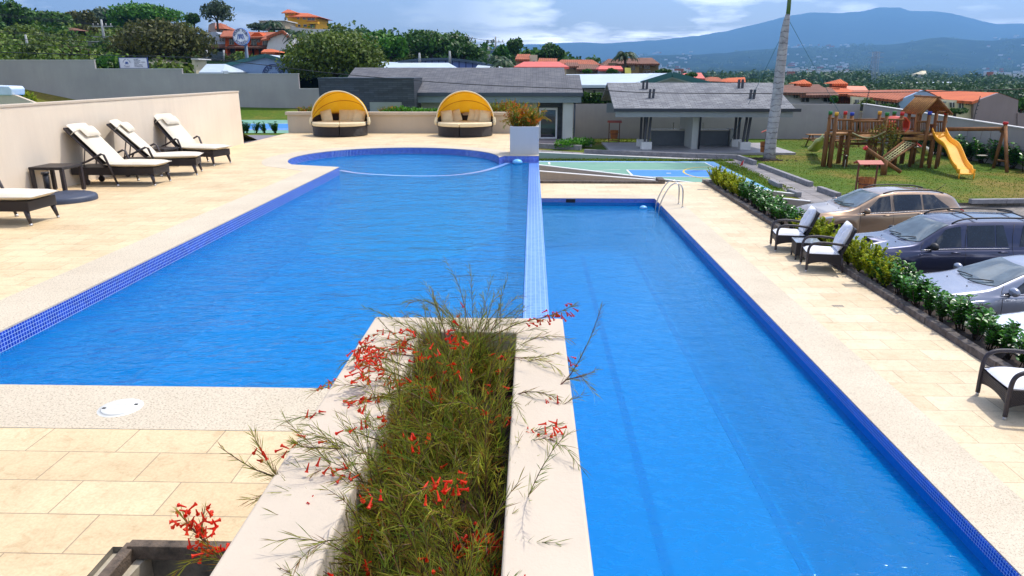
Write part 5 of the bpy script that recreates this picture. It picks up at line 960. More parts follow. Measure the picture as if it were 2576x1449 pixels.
# ---------- trees
def crown_mesh(seed, w, d, h, nl, size, lobes=14, hollow=.45, flat=0.0):
    rn = random.Random(seed); mb = MB(); Ls = []
    for i in range(lobes):
        u = rdir(rn); u.z = abs(u.z) * 1.0 - .25; k = rn.uniform(.45, .78); Ls.append((Vector((u.x * w / 2 * k, u.y * d / 2 * k, u.z * h / 2 * k * (1 - flat))), rn.uniform(.26, .44)))
    Ls.append((Vector((0, 0, 0)), .55))
    for i in range(nl):
        c, r = Ls[i % len(Ls)]; u = rdir(rn); q = rn.uniform(hollow, 1.0) ** .5 if rn.random() < .85 else rn.uniform(1.0, 1.16)
        p = c + Vector((u.x * w / 2 * r, u.y * d / 2 * r, u.z * h / 2 * r * 1.1)) * q * 1.25; n = (u + rdir(rn) * .9).normalized(); a = perp(n, rn); b = n.cross(a); s_ = size * rn.uniform(.55, 1.25)
        mb.add([p + a * s_, p + b * s_ * .55, p - a * s_, p - b * s_ * .55], [(0, 1, 2, 3)])
    return mb
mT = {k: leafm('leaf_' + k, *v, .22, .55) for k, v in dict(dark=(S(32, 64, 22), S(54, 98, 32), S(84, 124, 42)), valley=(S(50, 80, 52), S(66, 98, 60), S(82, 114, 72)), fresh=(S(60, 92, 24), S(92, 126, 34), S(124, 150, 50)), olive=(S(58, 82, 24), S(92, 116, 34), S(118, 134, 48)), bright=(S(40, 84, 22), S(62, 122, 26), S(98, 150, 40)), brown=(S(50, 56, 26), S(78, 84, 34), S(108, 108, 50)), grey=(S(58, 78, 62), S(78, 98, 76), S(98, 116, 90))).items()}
mBark = M('tree_bark', (.09, .07, .05), .95, (.045, .035, .026), 4, .6, 30)
GT = 'trees beyond the perimeter walls'
def tree(label, px, top, bot, wpx, Y, mat, seed, nl=2600, trunk=None, dens=1, flat=0, lob=14, name='broadleaf_tree', hol=.45, size=1.0, base=None):
    c = P(px, (top + bot) / 2, Y); k = (P(px + 1, top, Y) - P(px, top, Y)).length; w, h = wpx * k, (bot - top) * k; s_ = max(.16, Y * .0036) * size; base = base if base is not None else c.z - h * .5 - max(1.0, h * .35)
    t = thing(name, label, 'tree', (c.x, Y, base), 0, GT); cb_ = crown_mesh(seed, w * .98, w * .85, h * 1.0, int(nl * dens), s_, lob, hol, flat); cb_.v = [(v[0], v[1], v[2] + c.z - base) for v in cb_.v]; cb_.build('crown', mT[mat], t)
    tm = MB(); rn = random.Random(seed + 1); H_ = c.z - base; r = max(.12, w * .035); fork = Vector((rn.uniform(-.3, .3), 0, H_ - h * .30)); tm.tube([(0, 0, -.5), (0, 0, 0), fork * .6, fork], [r * 1.5, r * 1.2, r, r * .8], 8)
    for i in range(7): a = 2 * math.pi * i / 7 + rn.random(); e = Vector((math.cos(a) * w * .33, math.sin(a) * w * .28, H_ + h * rn.uniform(-.1, .35))); tm.tube([fork, (fork + e) / 2 + Vector((0, 0, h * .03)), e], [r * .55, r * .32, r * .1], 6)
    tm.build('trunk', mBark, t); return t
tree('large brownish-green spreading tree above the grey wall, left of the orange houses', 400, 48, 168, 250, 74, 'brown', 1, 7500, lob=22, size=.8)
tree('large round olive-green tree rising behind the slate block, right of the school hall', 842, 74, 222, 262, 70, 'olive', 2, 9000, lob=24, size=.8)
tree('broad dome-shaped dark tree topping the hill behind the brownish tree', 372, 8, 70, 205, 150, 'bright', 3, 4200, flat=.3, lob=18, size=.7)
tree('tall sparse grey-green tree standing against the sky above the pink house', 543, -4, 66, 78, 125, 'grey', 4, 1100, hol=.7, size=.7)
tree('small dark tree just left of the tall sparse tree', 485, 34, 64, 34, 125, 'dark', 5, 700)
tree('big dark spreading tree on the skyline left of the utility poles', 1085, 71, 152, 185, 104, 'dark', 6, 5200, flat=.2, lob=20, size=.8)
tree('bright green lower tree between the two largest dark crowns', 985, 92, 158, 105, 98, 'bright', 7, 2600); tree('medium green tree just right of the large olive tree', 955, 78, 130, 85, 108, 'bright', 8, 1900)
tree('low dark tree trailing down to the right of the big skyline tree', 1165, 108, 155, 95, 100, 'dark', 9, 2200); tree('isolated dark tree with airy crown above the red roof', 1296, 97, 142, 46, 120, 'dark', 10, 1200, hol=.6, size=.7); tree('green tree beside the utility pole left of the airy tree', 1262, 115, 150, 36, 112, 'bright', 11, 800)
tree('round dark tree behind the tan tile-roofed house', 1388, 110, 158, 66, 122, 'dark', 12, 1500, hol=.6, size=.75); tree('low green tree between the airy and the round tree', 1340, 126, 150, 60, 125, 'bright', 13, 900)
HT = [(18, 0, 90, 110, 120, 'dark'), (75, 16, 95, 90, 140, 'dark'), (140, 26, 100, 90, 135, 'dark'), (205, 24, 90, 80, 150, 'brown'), (258, 20, 80, 74, 160, 'grey'), (305, 30, 90, 80, 150, 'bright'), (55, 60, 135, 110, 100, 'olive'), (150, 66, 135, 100, 105, 'dark'), (230, 60, 130, 80, 112, 'brown'), (15, 95, 160, 80, 84, 'olive'), (105, 108, 165, 95, 80, 'olive'), (190, 112, 165, 80, 80, 'brown'), (262, 104, 160, 70, 86, 'dark'), (-40, 20, 120, 120, 110, 'dark'), (278, 138, 176, 74, 68, 'bright'), (470, 128, 176, 50, 78, 'bright')]
HN = ['at the top left corner', 'second along the skyline from the left corner', 'third along the skyline from the left corner', 'brownish, fourth along the skyline', 'greyish, fifth along the skyline', 'bright, touching the dome-shaped crown', 'olive, mid-slope at the far left', 'dark, mid-slope left of the pale pole', 'brownish, mid-slope behind the pale pole', 'olive, low at the left edge above the wall', 'olive, low above the wall second from left', 'brownish, low above the wall third from left', 'dark, low above the first wall step', 'cut off by the left edge', 'bright low, behind the first step beside the signboard', 'bright low, between brownish tree and beige kiosk']
for i, ((a, b, c, d, e, f), nn_) in enumerate(zip(HT, HN)): tree('hillside tree ' + nn_, a, b, c, d, e, f, 40 + i, 1900, lob=12, size=.85)
# scrub and valley woodland, each one mass
def clumps(n, f, per, mat, nm, seed):
    rn = random.Random(seed); mb = MB()
    for i in range(n):
        c, w, h, q = f(rn)
        for k in range(per):
            u = rdir(rn); u.z = abs(u.z) * 1.3 - .3; p = c + Vector((u.x * w, u.y * w, h * .6 + u.z * h)) * rn.uniform(.55, 1.05) if False else c + Vector((u.x * w, u.y * w, h * .5 + u.z * h * .8)) ; p += rdir(rn) * w * .25; m_ = (u + rdir(rn)).normalized(); a = perp(m_, rn); b = m_.cross(a); s_ = q * rn.uniform(.6, 1.2); mb.add([p + a * s_, p + b * s_, p - a * s_, p - b * s_ * .6], [(0, 1, 2, 3)])
    struct(mb.build(nm, mat), 'stuff')
def scrub(rn): r = rn.uniform(66, 185); px = rn.uniform(-120, 500 if r < 100 else 1100); c = terr(px, r); s_ = rn.uniform(1.0, 2.4) * (.45 if 470 < px < 830 else 1); return c, s_, s_ * (.7 if 470 < px < 830 else 1), r * .0030
clumps(430, scrub, 95, mT['olive'], 'hillside_scrub', 1); clumps(240, scrub, 95, mT['fresh'], 'hillside_scrub', 7)
def scrub2(rn): r = rn.uniform(110, 400); px = rn.uniform(600, 1500); c = terr(px, r); s_ = rn.uniform(1.2, 3.0) * (.5 if px < 840 else 1); return c, s_, s_, r * .0034
clumps(240, scrub2, 60, mT['dark'], 'distant_woodland', 2)
def wood(rn):
    while True:
        r = 300 * (4500 / 300) ** (rn.random() ** .85); px = rn.uniform(1450, 2750); c = terr(px, r)
        if noise.noise(Vector((c.x, c.y, 0)) / (r * .16)) > .04 or rn.random() < .10: break
    s_ = rn.uniform(1.5, 3.0) * (1 + r / 1300); return c, s_ * 1.3, s_ * .8, max(.35, min(s_ * .3, r * .0026))
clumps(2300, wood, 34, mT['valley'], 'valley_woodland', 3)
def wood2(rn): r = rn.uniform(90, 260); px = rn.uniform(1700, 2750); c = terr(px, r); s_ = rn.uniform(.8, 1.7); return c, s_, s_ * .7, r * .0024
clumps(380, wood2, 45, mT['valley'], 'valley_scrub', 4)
# far town: white and terracotta roofs too small to tell apart
for nm, cols, seed, n in (('distant_town_roofs', M('distant_roof_white', (.7, .7, .7), .8), 5, 620), ('distant_town_tiles', M('distant_roof_tile', S(170, 96, 66), .8), 6, 90)):
    rn = random.Random(seed); mb = MB()
    for i in range(n):
        r = 560 * (5600 / 560) ** rn.random(); px = rn.uniform(1560, 2750); c = terr(px, r)
        if noise.noise(Vector((c.x, c.y, 7)) / (r * .2)) < -.05: continue
        s_ = rn.uniform(2.0, 4.2) * (1 + r / 3000); l = s_ * rn.uniform(1, 3.2); mb.box((c.x, c.y, c.z + 2.5 + r * .003), (l, s_, 2.6 + r * .0012), rz=rn.uniform(-.5, .5))
    struct(mb.build(nm, cols), 'stuff')
# ---------- playground
mLog = M('log_wood', S(142, 94, 46), .8, S(98, 62, 28), 5, .5, 40, sxyz=(1, 1, .3)); mPlank = M('plank_wood', S(168, 120, 60), .8, S(122, 82, 40), 6, .4, 40); mRope = M('rope', S(200, 190, 140), .9)
CAP = {'g': M('cap_green', S(30, 120, 50), .5), 'y': M('cap_yellow', S(225, 165, 30), .5), 'r': M('cap_red', S(200, 30, 30), .5), 'b': M('cap_blue', S(30, 60, 170), .5)}
mYel = M('yellow_plastic', S(246, 172, 6), .6, S(240, 162, 4), 3); mOrP = M('orange_plastic', S(235, 80, 20), .35)
t = thing('playground', 'wooden log climbing frame with bridge, pitched roof, climbing net and yellow slide', 'playground', (17.5, 36.5, LAWN)); O = Vector((17.5, 36.5, LAWN))
def Q(px, py, Y): return P(px, py, Y) - O
def Zp(px, py, zx, Y=None): pass
ZX = lambda x: 2037 + .2094 * x
ZY = lambda y: 232.8 + .2094 * y
def q(zx, zy, Y): return Q(ZX(zx), ZY(zy), Y)
def logm(a, b, r=.06, nm='log', par=None, mat=None, n=8): o = MB(); o.tube([a, b], r, n); return o.build(nm, mat or mLog, par or t)
def post(zx, ztop, Y, cap=None, zb=0.0, r=.085, lean=0):
    p = q(zx, ztop, Y); a = Vector((p.x, p.y, zb)); b = Vector((p.x + lean, p.y, p.z)); ob = logm(a, b, r, 'post')
    if cap: o = MB(); o.tube([b - Vector((0, 0, .02)), b + Vector((0, 0, .14))], r * 1.12, 10); o.build('post_cap', CAP[cap], ob)
    return b
YF, YB = 36.6, 38.0
pA = post(248, 258, YF, 'g'); pB = post(322, 270, YF - .35, 'y'); pC = post(427, 258, YB, 'r'); pD = post(508, 272, YF, 'b')
pE = post(840, 258, YB, 'y'); pF = post(928, 272, YF - .2, 'g'); pG = post(1016, 258, YB, 'g'); pH = post(1110, 268, YF, 'r'); pI = post(1200, 252, YB, 'b')
pJ = post(1298, 262, YF, None); pK = post(1440, 262, YF - .3, 'b'); pL = post(1330, 262, YB, None); pM = post(1527, 240, YB - .3, None); pN = post(1638, 262, YF + .2, 'r')
post(1572, 560, YF - .6, None, r=.075); post(1490, 560, YF - .4, None, r=.08)
def zat(zy, Y): return q(500, zy, Y).z
def rail(zx0, zx1, zy, Y, r=.05, Y1=None, nm='rail'): return logm(q(zx0, zy, Y), q(zx1, zy, Y1 or Y), r, nm)
for a, b, Y, zt, zb, n in ((225, 330, YF, 310, 450, 3), (310, 520, YF - .2, 328, 460, 6), (505, 925, YF - .2, 346, 488, 11), (505, 845, YB, 326, 478, 8), (925, 1125, YF - .2, 325, 462, 6), (1210, 1285, YB, 304, 440, 4), (1290, 1430, YF - .1, 350, 492, 6), (1445, 1520, YB - .2, 388, 480, 5), (1530, 1640, YB - .4, 350, 480, 4), (845, 925, YB, 312, 470, 4), (1020, 1110, YB, 312, 470, 4)):
    rail(a - 6, b + 8, zt, Y); rail(a - 6, b + 8, zb, Y)
    for k in range(n):
        x = a + (b - a) * (k + .5) / n; logm(q(x, zt, Y), q(x, zb, Y), .032, 'baluster', n=6)
def plat(pts, z, th=.10, nm='platform', mat=None): o = MB(); o.prism([(p.x, p.y) for p in pts], z - th, z); return o.build(nm, mat or mPlank, t, bevel=.01)
zA = zat(488, YF); plat([pA, pB, pD, pC], zA); zB = zat(472, YF); plat([Vector((pF.x, pF.y, 0)), Vector((pI.x, pF.y, 0)), pI, Vector((pE.x, pE.y, 0))], zB)
zC = zat(535, YF - .2); plat([q(1110, 520, YF - .3), q(1490, 540, YF - .3), q(1500, 540, YB), q(1180, 520, YB)], zC, .14)
zD = zat(505, YF); plat([Vector((pJ.x, YF - .3 - O.y, 0)), Vector((pN.x, YF - .3 - O.y, 0)), Vector((pN.x, pM.y, 0)), Vector((pJ.x, pL.y, 0))], zD)
# sagging bridge
NB = 30
for k in range(NB):
    u = (k + .5) / NB; x = pD.x + (pF.x - pD.x) * u; z = zA + (zB - zA) * u - .28 * math.sin(math.pi * u); o = MB(); o.tube([(x, YF - .25 - O.y, z), (x, YB - .1 - O.y, z)], .05, 7); o.build('bridge_log', mPlank, t)
for y in (YF - .3, YB): o = MB(); o.tube([(pD.x + (pF.x - pD.x) * i / 12, y - O.y, zA + (zB - zA) * i / 12 - .28 * math.sin(math.pi * i / 12) + .05) for i in range(13)], .03, 6); o.build('bridge_rope', mRope, t)
# pitched roof of slats
rl, rr, rt = q(1298, 262, YF), q(1678, 262, YF), q(1500, 62, YF); dep = YB - YF + .7
for side, e in ((rl, -1), (rr, 1)):
    n = 11
    for k in range(n):
        y = YF - .35 + dep * (k + .5) / n - O.y; o = MB(); o.tube([(rt.x, y, rt.z), (side.x, y, side.z)], .055, 7); o.build('roof_slat', mPlank if e < 0 else mLog, t)
logm(Vector((rt.x, YF - .5 - O.y, rt.z + .03)), Vector((rt.x, YB + .5 - O.y, rt.z + .03)), .05, 'ridge_log'); logm(q(1528, 232, YF), q(1672, 240, YF), .055, 'tie_beam'); logm(q(1300, 256, YF - .3), q(1300, 256, YB + .2), .055, 'wall_plate')
logm(q(1660, 256, YF - .3), q(1660, 256, YB + .2), .055, 'wall_plate')
# yellow slide
s0, s1 = q(1545, 490, YF - .3), G(2430, 451, LAWN) - O; s1.z = .22
def slide(a, b, w, name, mat, wav=.10, wall=.22, mat2=None):
    o = MB(); n = 30; d = Vector((b.x - a.x, b.y - a.y)); side = Vector((d.y, -d.x)).normalized(); prof = [(-.5, wall), (-.48, .02), (-.3, 0), (.3, 0), (.48, .02), (.5, wall)]
    V = []
    for i in range(n + 1):
        u = i / n; z = a.z + (b.z - a.z) * (u * .97 + .03 * u * u) - wav * math.sin(u * math.pi * 3.2); 
        if u > .93: z = b.z + .0
        c = Vector((a.x + d.x * u, a.y + d.y * u, z))
        for s_, h in prof: V.append(c + Vector((side.x * s_ * w, side.y * s_ * w, h)))
    o.add(V, [(i * 6 + k, i * 6 + k + 1, (i + 1) * 6 + k + 1, (i + 1) * 6 + k) for i in range(n) for k in range(5)], True); ob = o.build(name, mat, t, solid=.04); return ob, side, d
sl_, sd_, dd_ = slide(s0 + Vector((0, 0, .05)), s1, .62, 'slide', mYel)
logm(s1 + Vector((sd_.x * .3, sd_.y * .3, -.2)), s1 + Vector((sd_.x * .3, sd_.y * .3, .05)), .03, 'slide_foot', sl_, mYel); logm(s1 + Vector((-sd_.x * .3, -sd_.y * .3, -.2)), s1 + Vector((-sd_.x * .3, -sd_.y * .3, .05)), .03, 'slide_foot', sl_, mYel)
a, b = q(215, 545, YB), G(2043, 386, LAWN) - O; b.z = .15; slide(a, b, .5, 'small_slide', M('pale_green_plastic', S(196, 206, 140), .4), .06, .2)
a, b = q(1290, 655, YB - .2), G(ZX(1418), ZY(790), LAWN) - O; b.z = .15; slide(a, b, .45, 'small_slide', M('white_plastic', S(225, 222, 216), .4), .02, .2); 
o = MB(); o.tube([a + Vector((0, .1, .2)), b + Vector((0, .1, .22))], .03, 6); o.build('slide_edge', CAP['r'], t)
# red tunnel ring
c = q(1095, 392, YF + .1); o = MB(); pts = [c + Vector((.40 * math.cos(R(22.5 + 45 * k)), 0, .40 * math.sin(R(22.5 + 45 * k)))) for k in range(9)]; V = [p + Vector((0, y, 0)) for y in (-.1, .9) for p in pts[:-1]]
o.add(V, [(k, (k + 1) % 8, 8 + (k + 1) % 8, 8 + k) for k in range(8)]); o.build('tunnel', mOrP, t, solid=.05)
# climbing net
n0, n1, n2, n3 = q(1130, 585, YF - .3), q(1272, 615, YF - .3), q(945, 845, YF - 2.0), q(862, 790, YF - 2.0)
for k in range(11): u = k / 10; logm(n0.lerp(n3, u), n1.lerp(n2, u), .022, 'net_rope', mat=mRope, n=5)
for k in range(5): u = k / 4; logm(n0.lerp(n1, u), n3.lerp(n2, u), .022 if 0 < k < 4 else .05, 'net_rope', mat=mRope if 0 < k < 4 else mLog, n=5)
b = G(ZX(885), ZY(990), LAWN) - O; logm(Vector((b.x, b.y, 0)), q(900, 815, b.y + O.y), .14, 'stump_post', n=10)
Ys = b.y + O.y; l_ = logm(q(672, 668, Ys), q(1090, 955, Ys), .09, 'seesaw_log'); o = MB(); e = q(672, 668, Ys); o.tube([e + Vector((-.06, 0, .04)), e + Vector((.03, 0, -.02))], .105, 10); o.build('post_cap', CAP['r'], l_)
# balancing beam, ladder rungs and inner posts
rail(395, 775, 615, YB - .2, .07, nm='beam'); 
for y in (655, 700, 748): rail(385, 470, y, YF, .03, nm='rung')
for zx, zt in ((195, 470), (265, 480), (368, 520), (450, 500), (1070, 470), (1130, 560), (1235, 590), (710, 560), (745, 540), (880, 560), (960, 600), (1010, 600)): post(zx + 8, zt, YB if zx in (368, 1130, 1235) else YF + .2, 'g' if zx == 710 else None, r=.08)
for k in range(7): logm(q(690 + k * 28, 660, YF - .2), q(690 + k * 28, 790, YF - .2), .04, 'fence_pale', n=6)
rail(680, 880, 690, YF - .2, .04); rail(770, 960, 585, YF - .2, .04)
# dry climbing plant in the middle
cm_ = crown_mesh(77, 1.7, 1.0, 2.2, 900, .055, 9, .5); c = q(880, 560, YF - .3); o = thing('climbing_plant', 'straggly yellow-green creeper growing over the middle of the climbing frame', 'plant', O + Vector((c.x, c.y, .0))); cm_.v = [(v[0], v[1], v[2] + c.z) for v in cm_.v]; cm_.build('foliage', leafm('creeper_leaf', S(120, 128, 40), S(160, 150, 60), S(92, 110, 34), .3), o)
vn = MB(); vn.tube([(0, 0, 0), (.1, 0, c.z * .5), (0, 0, c.z)], [.05, .04, .02], 6); vn.build('stem', mBark, o)
# ---------- swing
sw = thing('swing', 'long wooden swing frame with hanging seats right of the climbing frame', 'swing', O); b0, b1 = q(1650, 440, YF), q(2345, 436, YF - .5); 
logm(b0, b1, .10, 'top_beam', sw)
for (zx, zy, yy) in ((2205, 910, 1.1), (2368, 962, -1.0)):
    g_ = G(ZX(zx), ZY(zy), LAWN) - O; top = q(2352, 378, YF - .5); lg = logm(Vector((g_.x, g_.y, 0)), top + Vector((0, 0, 0)), .08, 'leg', sw)
o = MB(); tp = q(2352, 372, YF - .5); o.tube([tp - Vector((0, 0, .05)), tp + Vector((0, 0, .08))], .11, 10); o.build('post_cap', CAP['r'], sw); logm(q(2290, 468, YF - .5), q(2365, 462, YF - .5), .06, 'cross_piece', sw); logm(q(2245, 812, YF - .2), q(2390, 830, YF - .9), .05, 'cross_piece', sw)
for zx, seat in ((1800, 0), (1900, 1), (2075, 0), (2180, 2)):
    top = q(zx, 455, YF - .2); bt = Vector((top.x + (.05 if seat else -.1), top.y, .62)); logm(top, bt, .012, 'chain', sw, mat=M('chain', S(120, 116, 110), .4, metal=.6), n=5)
for a_, b_, nm_, mt in ((1800, 1900, 'seat', M('black_seat', (.02, .02, .02), .5)), (2075, 2180, 'seat', M('pale_seat', S(200, 190, 170), .6))):
    A_, B_ = q(a_, 455, YF - .2), q(b_, 455, YF - .2); o = MB(); o.box(((A_.x + B_.x) / 2, A_.y, .60), (abs(B_.x - A_.x), .22, .04)); o.build(nm_, mt, sw, bevel=.01)
# ---------- picnic table
pt_ = G(2072, 371, LAWN); t = thing('picnic_table', 'slatted wooden picnic table with benches behind the left end of the climbing frame', 'picnic table', (pt_.x, pt_.y + .4, LAWN)); 
for i in range(5): o = MB(); o.b2(-.95, .95, -.36 + i * .15, -.36 + i * .15 + .13, .74, .78); o.build('table_plank', mPlank, t)
for sy in (-1, 1):
    o = MB(); o.b2(-.95, .95, sy * .78 - .13, sy * .78 + .13, .44, .48); o.build('bench', mPlank, t)
for sx in (-.7, .7):
    for sy in (-1, 1): logm(Vector((sx, sy * .75, 0)), Vector((sx, sy * .2, .74)), .04, 'leg', t)
    logm(Vector((sx, -.85, .42)), Vector((sx, .85, .42)), .04, 'cross_bar', t)
bl = G(2140, 371, LAWN); dup(t, (bl.x, bl.y + 1.2, LAWN), 0, 'second picnic table, mostly hidden behind the posts of the climbing frame', 'picnic tables on the lawn')
# ---------- litter bins with little roofs
def litter_bin(label, x, y, rz, sc=1.0, roofc=None):
    t = thing('litter_bin', label, 'litter bin', (x, y, LAWN), rz, 'wooden litter bins with red roofs'); t.scale = (sc,) * 3
    for sx in (-1, 1): o = MB(); o.b2(sx * .36 - .025, sx * .36 + .025, -.03, .03, 0, 1.42); o.build('post', M('bin_frame', S(110, 62, 40), .7), t, bevel=.005)
    o = MB(); o.b2(-.36, .36, -.02, .02, .14, .19); o.b2(-.37, .37, -.02, .02, .70, .74); o.build('cross_bar', M('bin_frame', S(110, 62, 40), .7), t)
    o = MB(); o.add([(-.46, -.26, 1.38), (.46, -.26, 1.38), (.46, 0, 1.50), (-.46, 0, 1.50), (.46, .26, 1.38), (-.46, .26, 1.38)], [(0, 1, 2, 3), (3, 2, 4, 5)]); o.build('roof', M('red_tin_roof', S(188, 92, 76), .6, S(170, 80, 66)), t, solid=.03)
    for k in range(14): a0, a1 = R(k * 360 / 14 + 1.5), R((k + 1) * 360 / 14 - 1.5); o = MB(); V = [(r_ * math.cos(a), r_ * math.sin(a), z) for r_, z in ((.22, .30), (.28, .86)) for a in (a0, a1)]; o.add(V, [(0, 1, 3, 2)]); o.build('stave', M('bin_stave', S(190, 118, 56), .7, S(150, 84, 40), 6), t, solid=.02)
    o = MB(); o.lathe([(.25, .60), (.262, .60), (.272, .66), (.26, .66)], 20); o.build('hoop', M('bin_frame', S(110, 62, 40), .7), t); o = MB(); o.lathe([(0, .32), (.21, .32)], 14); o.build('base', mLog, t)
p = P(2187, 398, 26.6); litter_bin('wooden litter bin with reddish roof behind the roof of the bronze car', p.x, 26.6, R(4), .97); p = G(1544, 360, LAWN); litter_bin('wooden litter bin with reddish roof between clubhouse and pavilion', p.x, p.y, R(5), .98); p = G(1921, 396, LAWN); litter_bin('wooden litter bin partly hidden by the pale palm trunk', p.x, p.y - .1, R(70), 1.0)
# small marker flag and lawn lamps
p = G(1866, 424, LAWN); t = thing('marker_flag', 'tiny red marker stake leaning beside the diagonal path', 'marker', (p.x, p.y, LAWN)); o = MB(); o.tube([(0, 0, 0), (.08, 0, .42)], .012, 5); o.build('stake', mSteel, t); o = MB(); o.add([(.05, 0, .18), (-.1, 0, .12), (-.02, 0, .34), (.08, 0, .42)], [(0, 1, 2, 3)]); o.build('flag', CAP['r'], t, solid=.01)
for (px, py, z, lb) in ((1645, 355, LAWN, 'small black lawn lamp left of the pavilion posts'), (2124, 425, LAWN, 'small black lawn lamp in front of the climbing frame'), (2127, 425, LAWN, 0)):
    if not lb: continue
    p = G(px, py, z); t = thing('lawn_lamp', lb, 'lamp', (p.x, min(p.y, 51.8), z)); o = MB(); o.tube([(0, 0, 0), (0, 0, .5)], .012, 5); o.build('stem', M('pale_stem', S(190, 188, 180), .5), t); o = MB(); o.tube([(0, 0, .48), (0, -.02, .60), (0, -.05, .66)], [.035, .05, .04], 8); o.build('lamp_head', mBlackP, t)
for (px, Y, lb) in ((284, 57.2, 'tiny black spotlight on the bank before the grey wall at the left'), (752, 40.0, 'tiny black spotlight on a thin stem left of the left daybed')):
    p = P(px, 256 if px < 500 else 283, Y); t = thing('garden_lamp', lb, 'lamp', (p.x, Y, p.z - .3)); o = MB(); o.tube([(0, 0, -.4), (0, 0, .35)], .012, 5); o.build('stem', mBlackP, t); o = MB(); o.tube([(0, 0, .3), (0, -.02, .5)], [.04, .05], 8); o.build('lamp_head', mBlackP, t)
# ---------- royal palm trunk with guy ropes
def palmm():
    t = NT('palm_bark'); co = t.co(); w1 = t.new('ShaderNodeTexWave'); w1.bands_direction = 'Z'; w1.inputs['Scale'].default_value = 1.1; w1.inputs['Distortion'].default_value = 5; w1.inputs['Detail'].default_value = 4; w1.inputs['Detail Scale'].default_value = 2.5; t.ln(co, 0, w1, 0)
    n = t.noise(co, 2.2, 6, .7); a = t.ramp(n, 0, [(.3, S(128, 126, 130)), (.5, S(168, 165, 168)), (.7, S(190, 186, 184))]); b = t.ramp(w1, 1, [(.0, (.5, .48, .48)), (.07, (.92, .92, .92)), (.15, (1, 1, 1))]); m = t.mix(1, (a, 0), (b, 0), 'MULTIPLY'); t.ln(m, 2, t.b, 'Base Color'); t.b.inputs['Roughness'].default_value = .85; t.bump(w1, 1, .3, .015); return t.m
pb = G(1935, 401, LAWN); YPm = pb.y; t = thing('royal_palm', 'tall leaning pale palm trunk beside the pavilion, its crown above the photo', 'palm', tuple(pb)); 
path_ = [(1935, 402, 15.5), (1937, 380, 13.8), (1942, 330, 13.2), (1950, 280, 13), (1957, 230, 12.6), (1962, 180, 12), (1968, 130, 11), (1974, 80, 9.3), (1979, 50, 7), (1982, 36, 5)]
pts = [P(x, y, YPm) - pb for x, y, w_ in path_]; rads = [w_ * YPm / 1830 for x, y, w_ in path_]; o = MB(); o.tube(pts, rads, 22); o.build('trunk', palmm(), t)
o = MB(); top = [P(x, y, YPm) - pb for x, y in ((1982, 38), (1985, 10), (1988, -30), (1991, -70))]; o.tube(top, [.105, .10, .09, .06], 12); o.build('crownshaft', M('palm_green', S(84, 110, 50), .5), t)
for k in range(14):
    a = 2 * math.pi * k / 14; L = 3.4; o = MB(); c0 = top[-1]; sp_ = [c0 + Vector((math.cos(a) * L * u, math.sin(a) * L * u, 1.9 * u - 2.9 * u * u)) for u in [i / 14 for i in range(15)]]
    for i in range(1, 15):
        d_ = (sp_[i] - sp_[i - 1]).normalized(); sd = d_.cross(Vector((0, 0, 1))).normalized()
        for e in (-1, 1):
            for j in (0, .5): b_ = sp_[i - 1].lerp(sp_[i], j); o.add([b_, b_ + d_ * .08, b_ + sd * e * .6 * math.sin(math.pi * min(.97, (i + .6) / 15)) + Vector((0, 0, -.18))], [(0, 1, 2)])
    o.tube(sp_, .02, 4); o.build('frond', leafm('palm_leaf', S(40, 84, 30), S(60, 104, 36), S(84, 120, 44), .25), t)
mTeal = M('teal_rope', S(30, 100, 120), .7)
ga = P(1985, 52, YPm)
for (px, py, Y, lb) in ((2100, 262, 46, 'thin teal guy rope running from the palm top down to the right'), (1880, 268, 43.5, 'thin teal guy rope running from the palm top down behind the trunk to the left')):
    e = P(px, py, Y); e.z = max(e.z, LAWN); o = MB(); g2 = Vector((e.x + (e.x - ga.x) * .0, e.y, LAWN)); f = (LAWN - ga.z) / (e.z - ga.z); g2 = ga + (e - ga) * f; o.tube([ga, g2], .012, 4); tag(o.build('guy_rope', mTeal), lb, 'rope', 'guy ropes of the palm')
pr = MB(); rn = random.Random(9)
for i in range(60): a = rn.uniform(2, 5.4); r_ = rn.uniform(.5, 1.9); pr.ico((pb.x + math.cos(a) * r_, pb.y + math.sin(a) * r_ * .5, LAWN + .01), rn.uniform(.05, .14), (1.6, 1, .5), 6, 4)
struct(pr.build('soil_heap', mSoil), 'stuff')
# ---------- buildings beyond the walls
def tile(name, a, b): 
    t = NT(name); co = t.co(); w1 = t.new('ShaderNodeTexWave'); w1.bands_direction = 'X'; w1.inputs['Scale'].default_value = 1.3; w1.inputs['Distortion'].default_value = .4; t.ln(co, 0, w1, 0); n = t.noise(co, .9, 6, .7); r = t.ramp(n, 0, [(.3, a), (.7, b)]); g = t.ramp(w1, 1, [(0, (.62, .6, .6)), (.5, (1, 1, 1))]); m = t.mix(1, (r, 0), (g, 0), 'MULTIPLY'); t.ln(m, 2, t.b, 'Base Color'); t.b.inputs['Roughness'].default_value = .9; t.bump(w1, 1, .6, .05); return t.m
mTer = tile('terracotta_tile', S(150, 78, 48), S(182, 102, 66)); mBrT = tile('brown_tile', S(104, 66, 50), S(136, 92, 70)); mOrT = tile('orange_tile', S(190, 88, 44), S(212, 112, 60)); mRedM = M('red_metal_roof', S(214, 92, 74), .6, S(198, 82, 66), 1); mWhM = M('white_metal_roof', S(186, 200, 208), .5, S(170, 186, 198), .5)
mWin = M('window_glass', (.02, .028, .04), .15, spec=.8); mWinF = M('window_frame_grey', S(190, 190, 186), .6); mTealT = M('teal_trim', S(34, 96, 98), .5)
def wm_(n, *c): return wallm(n, S(*c), S(*[int(x * .92) for x in c]), .05)
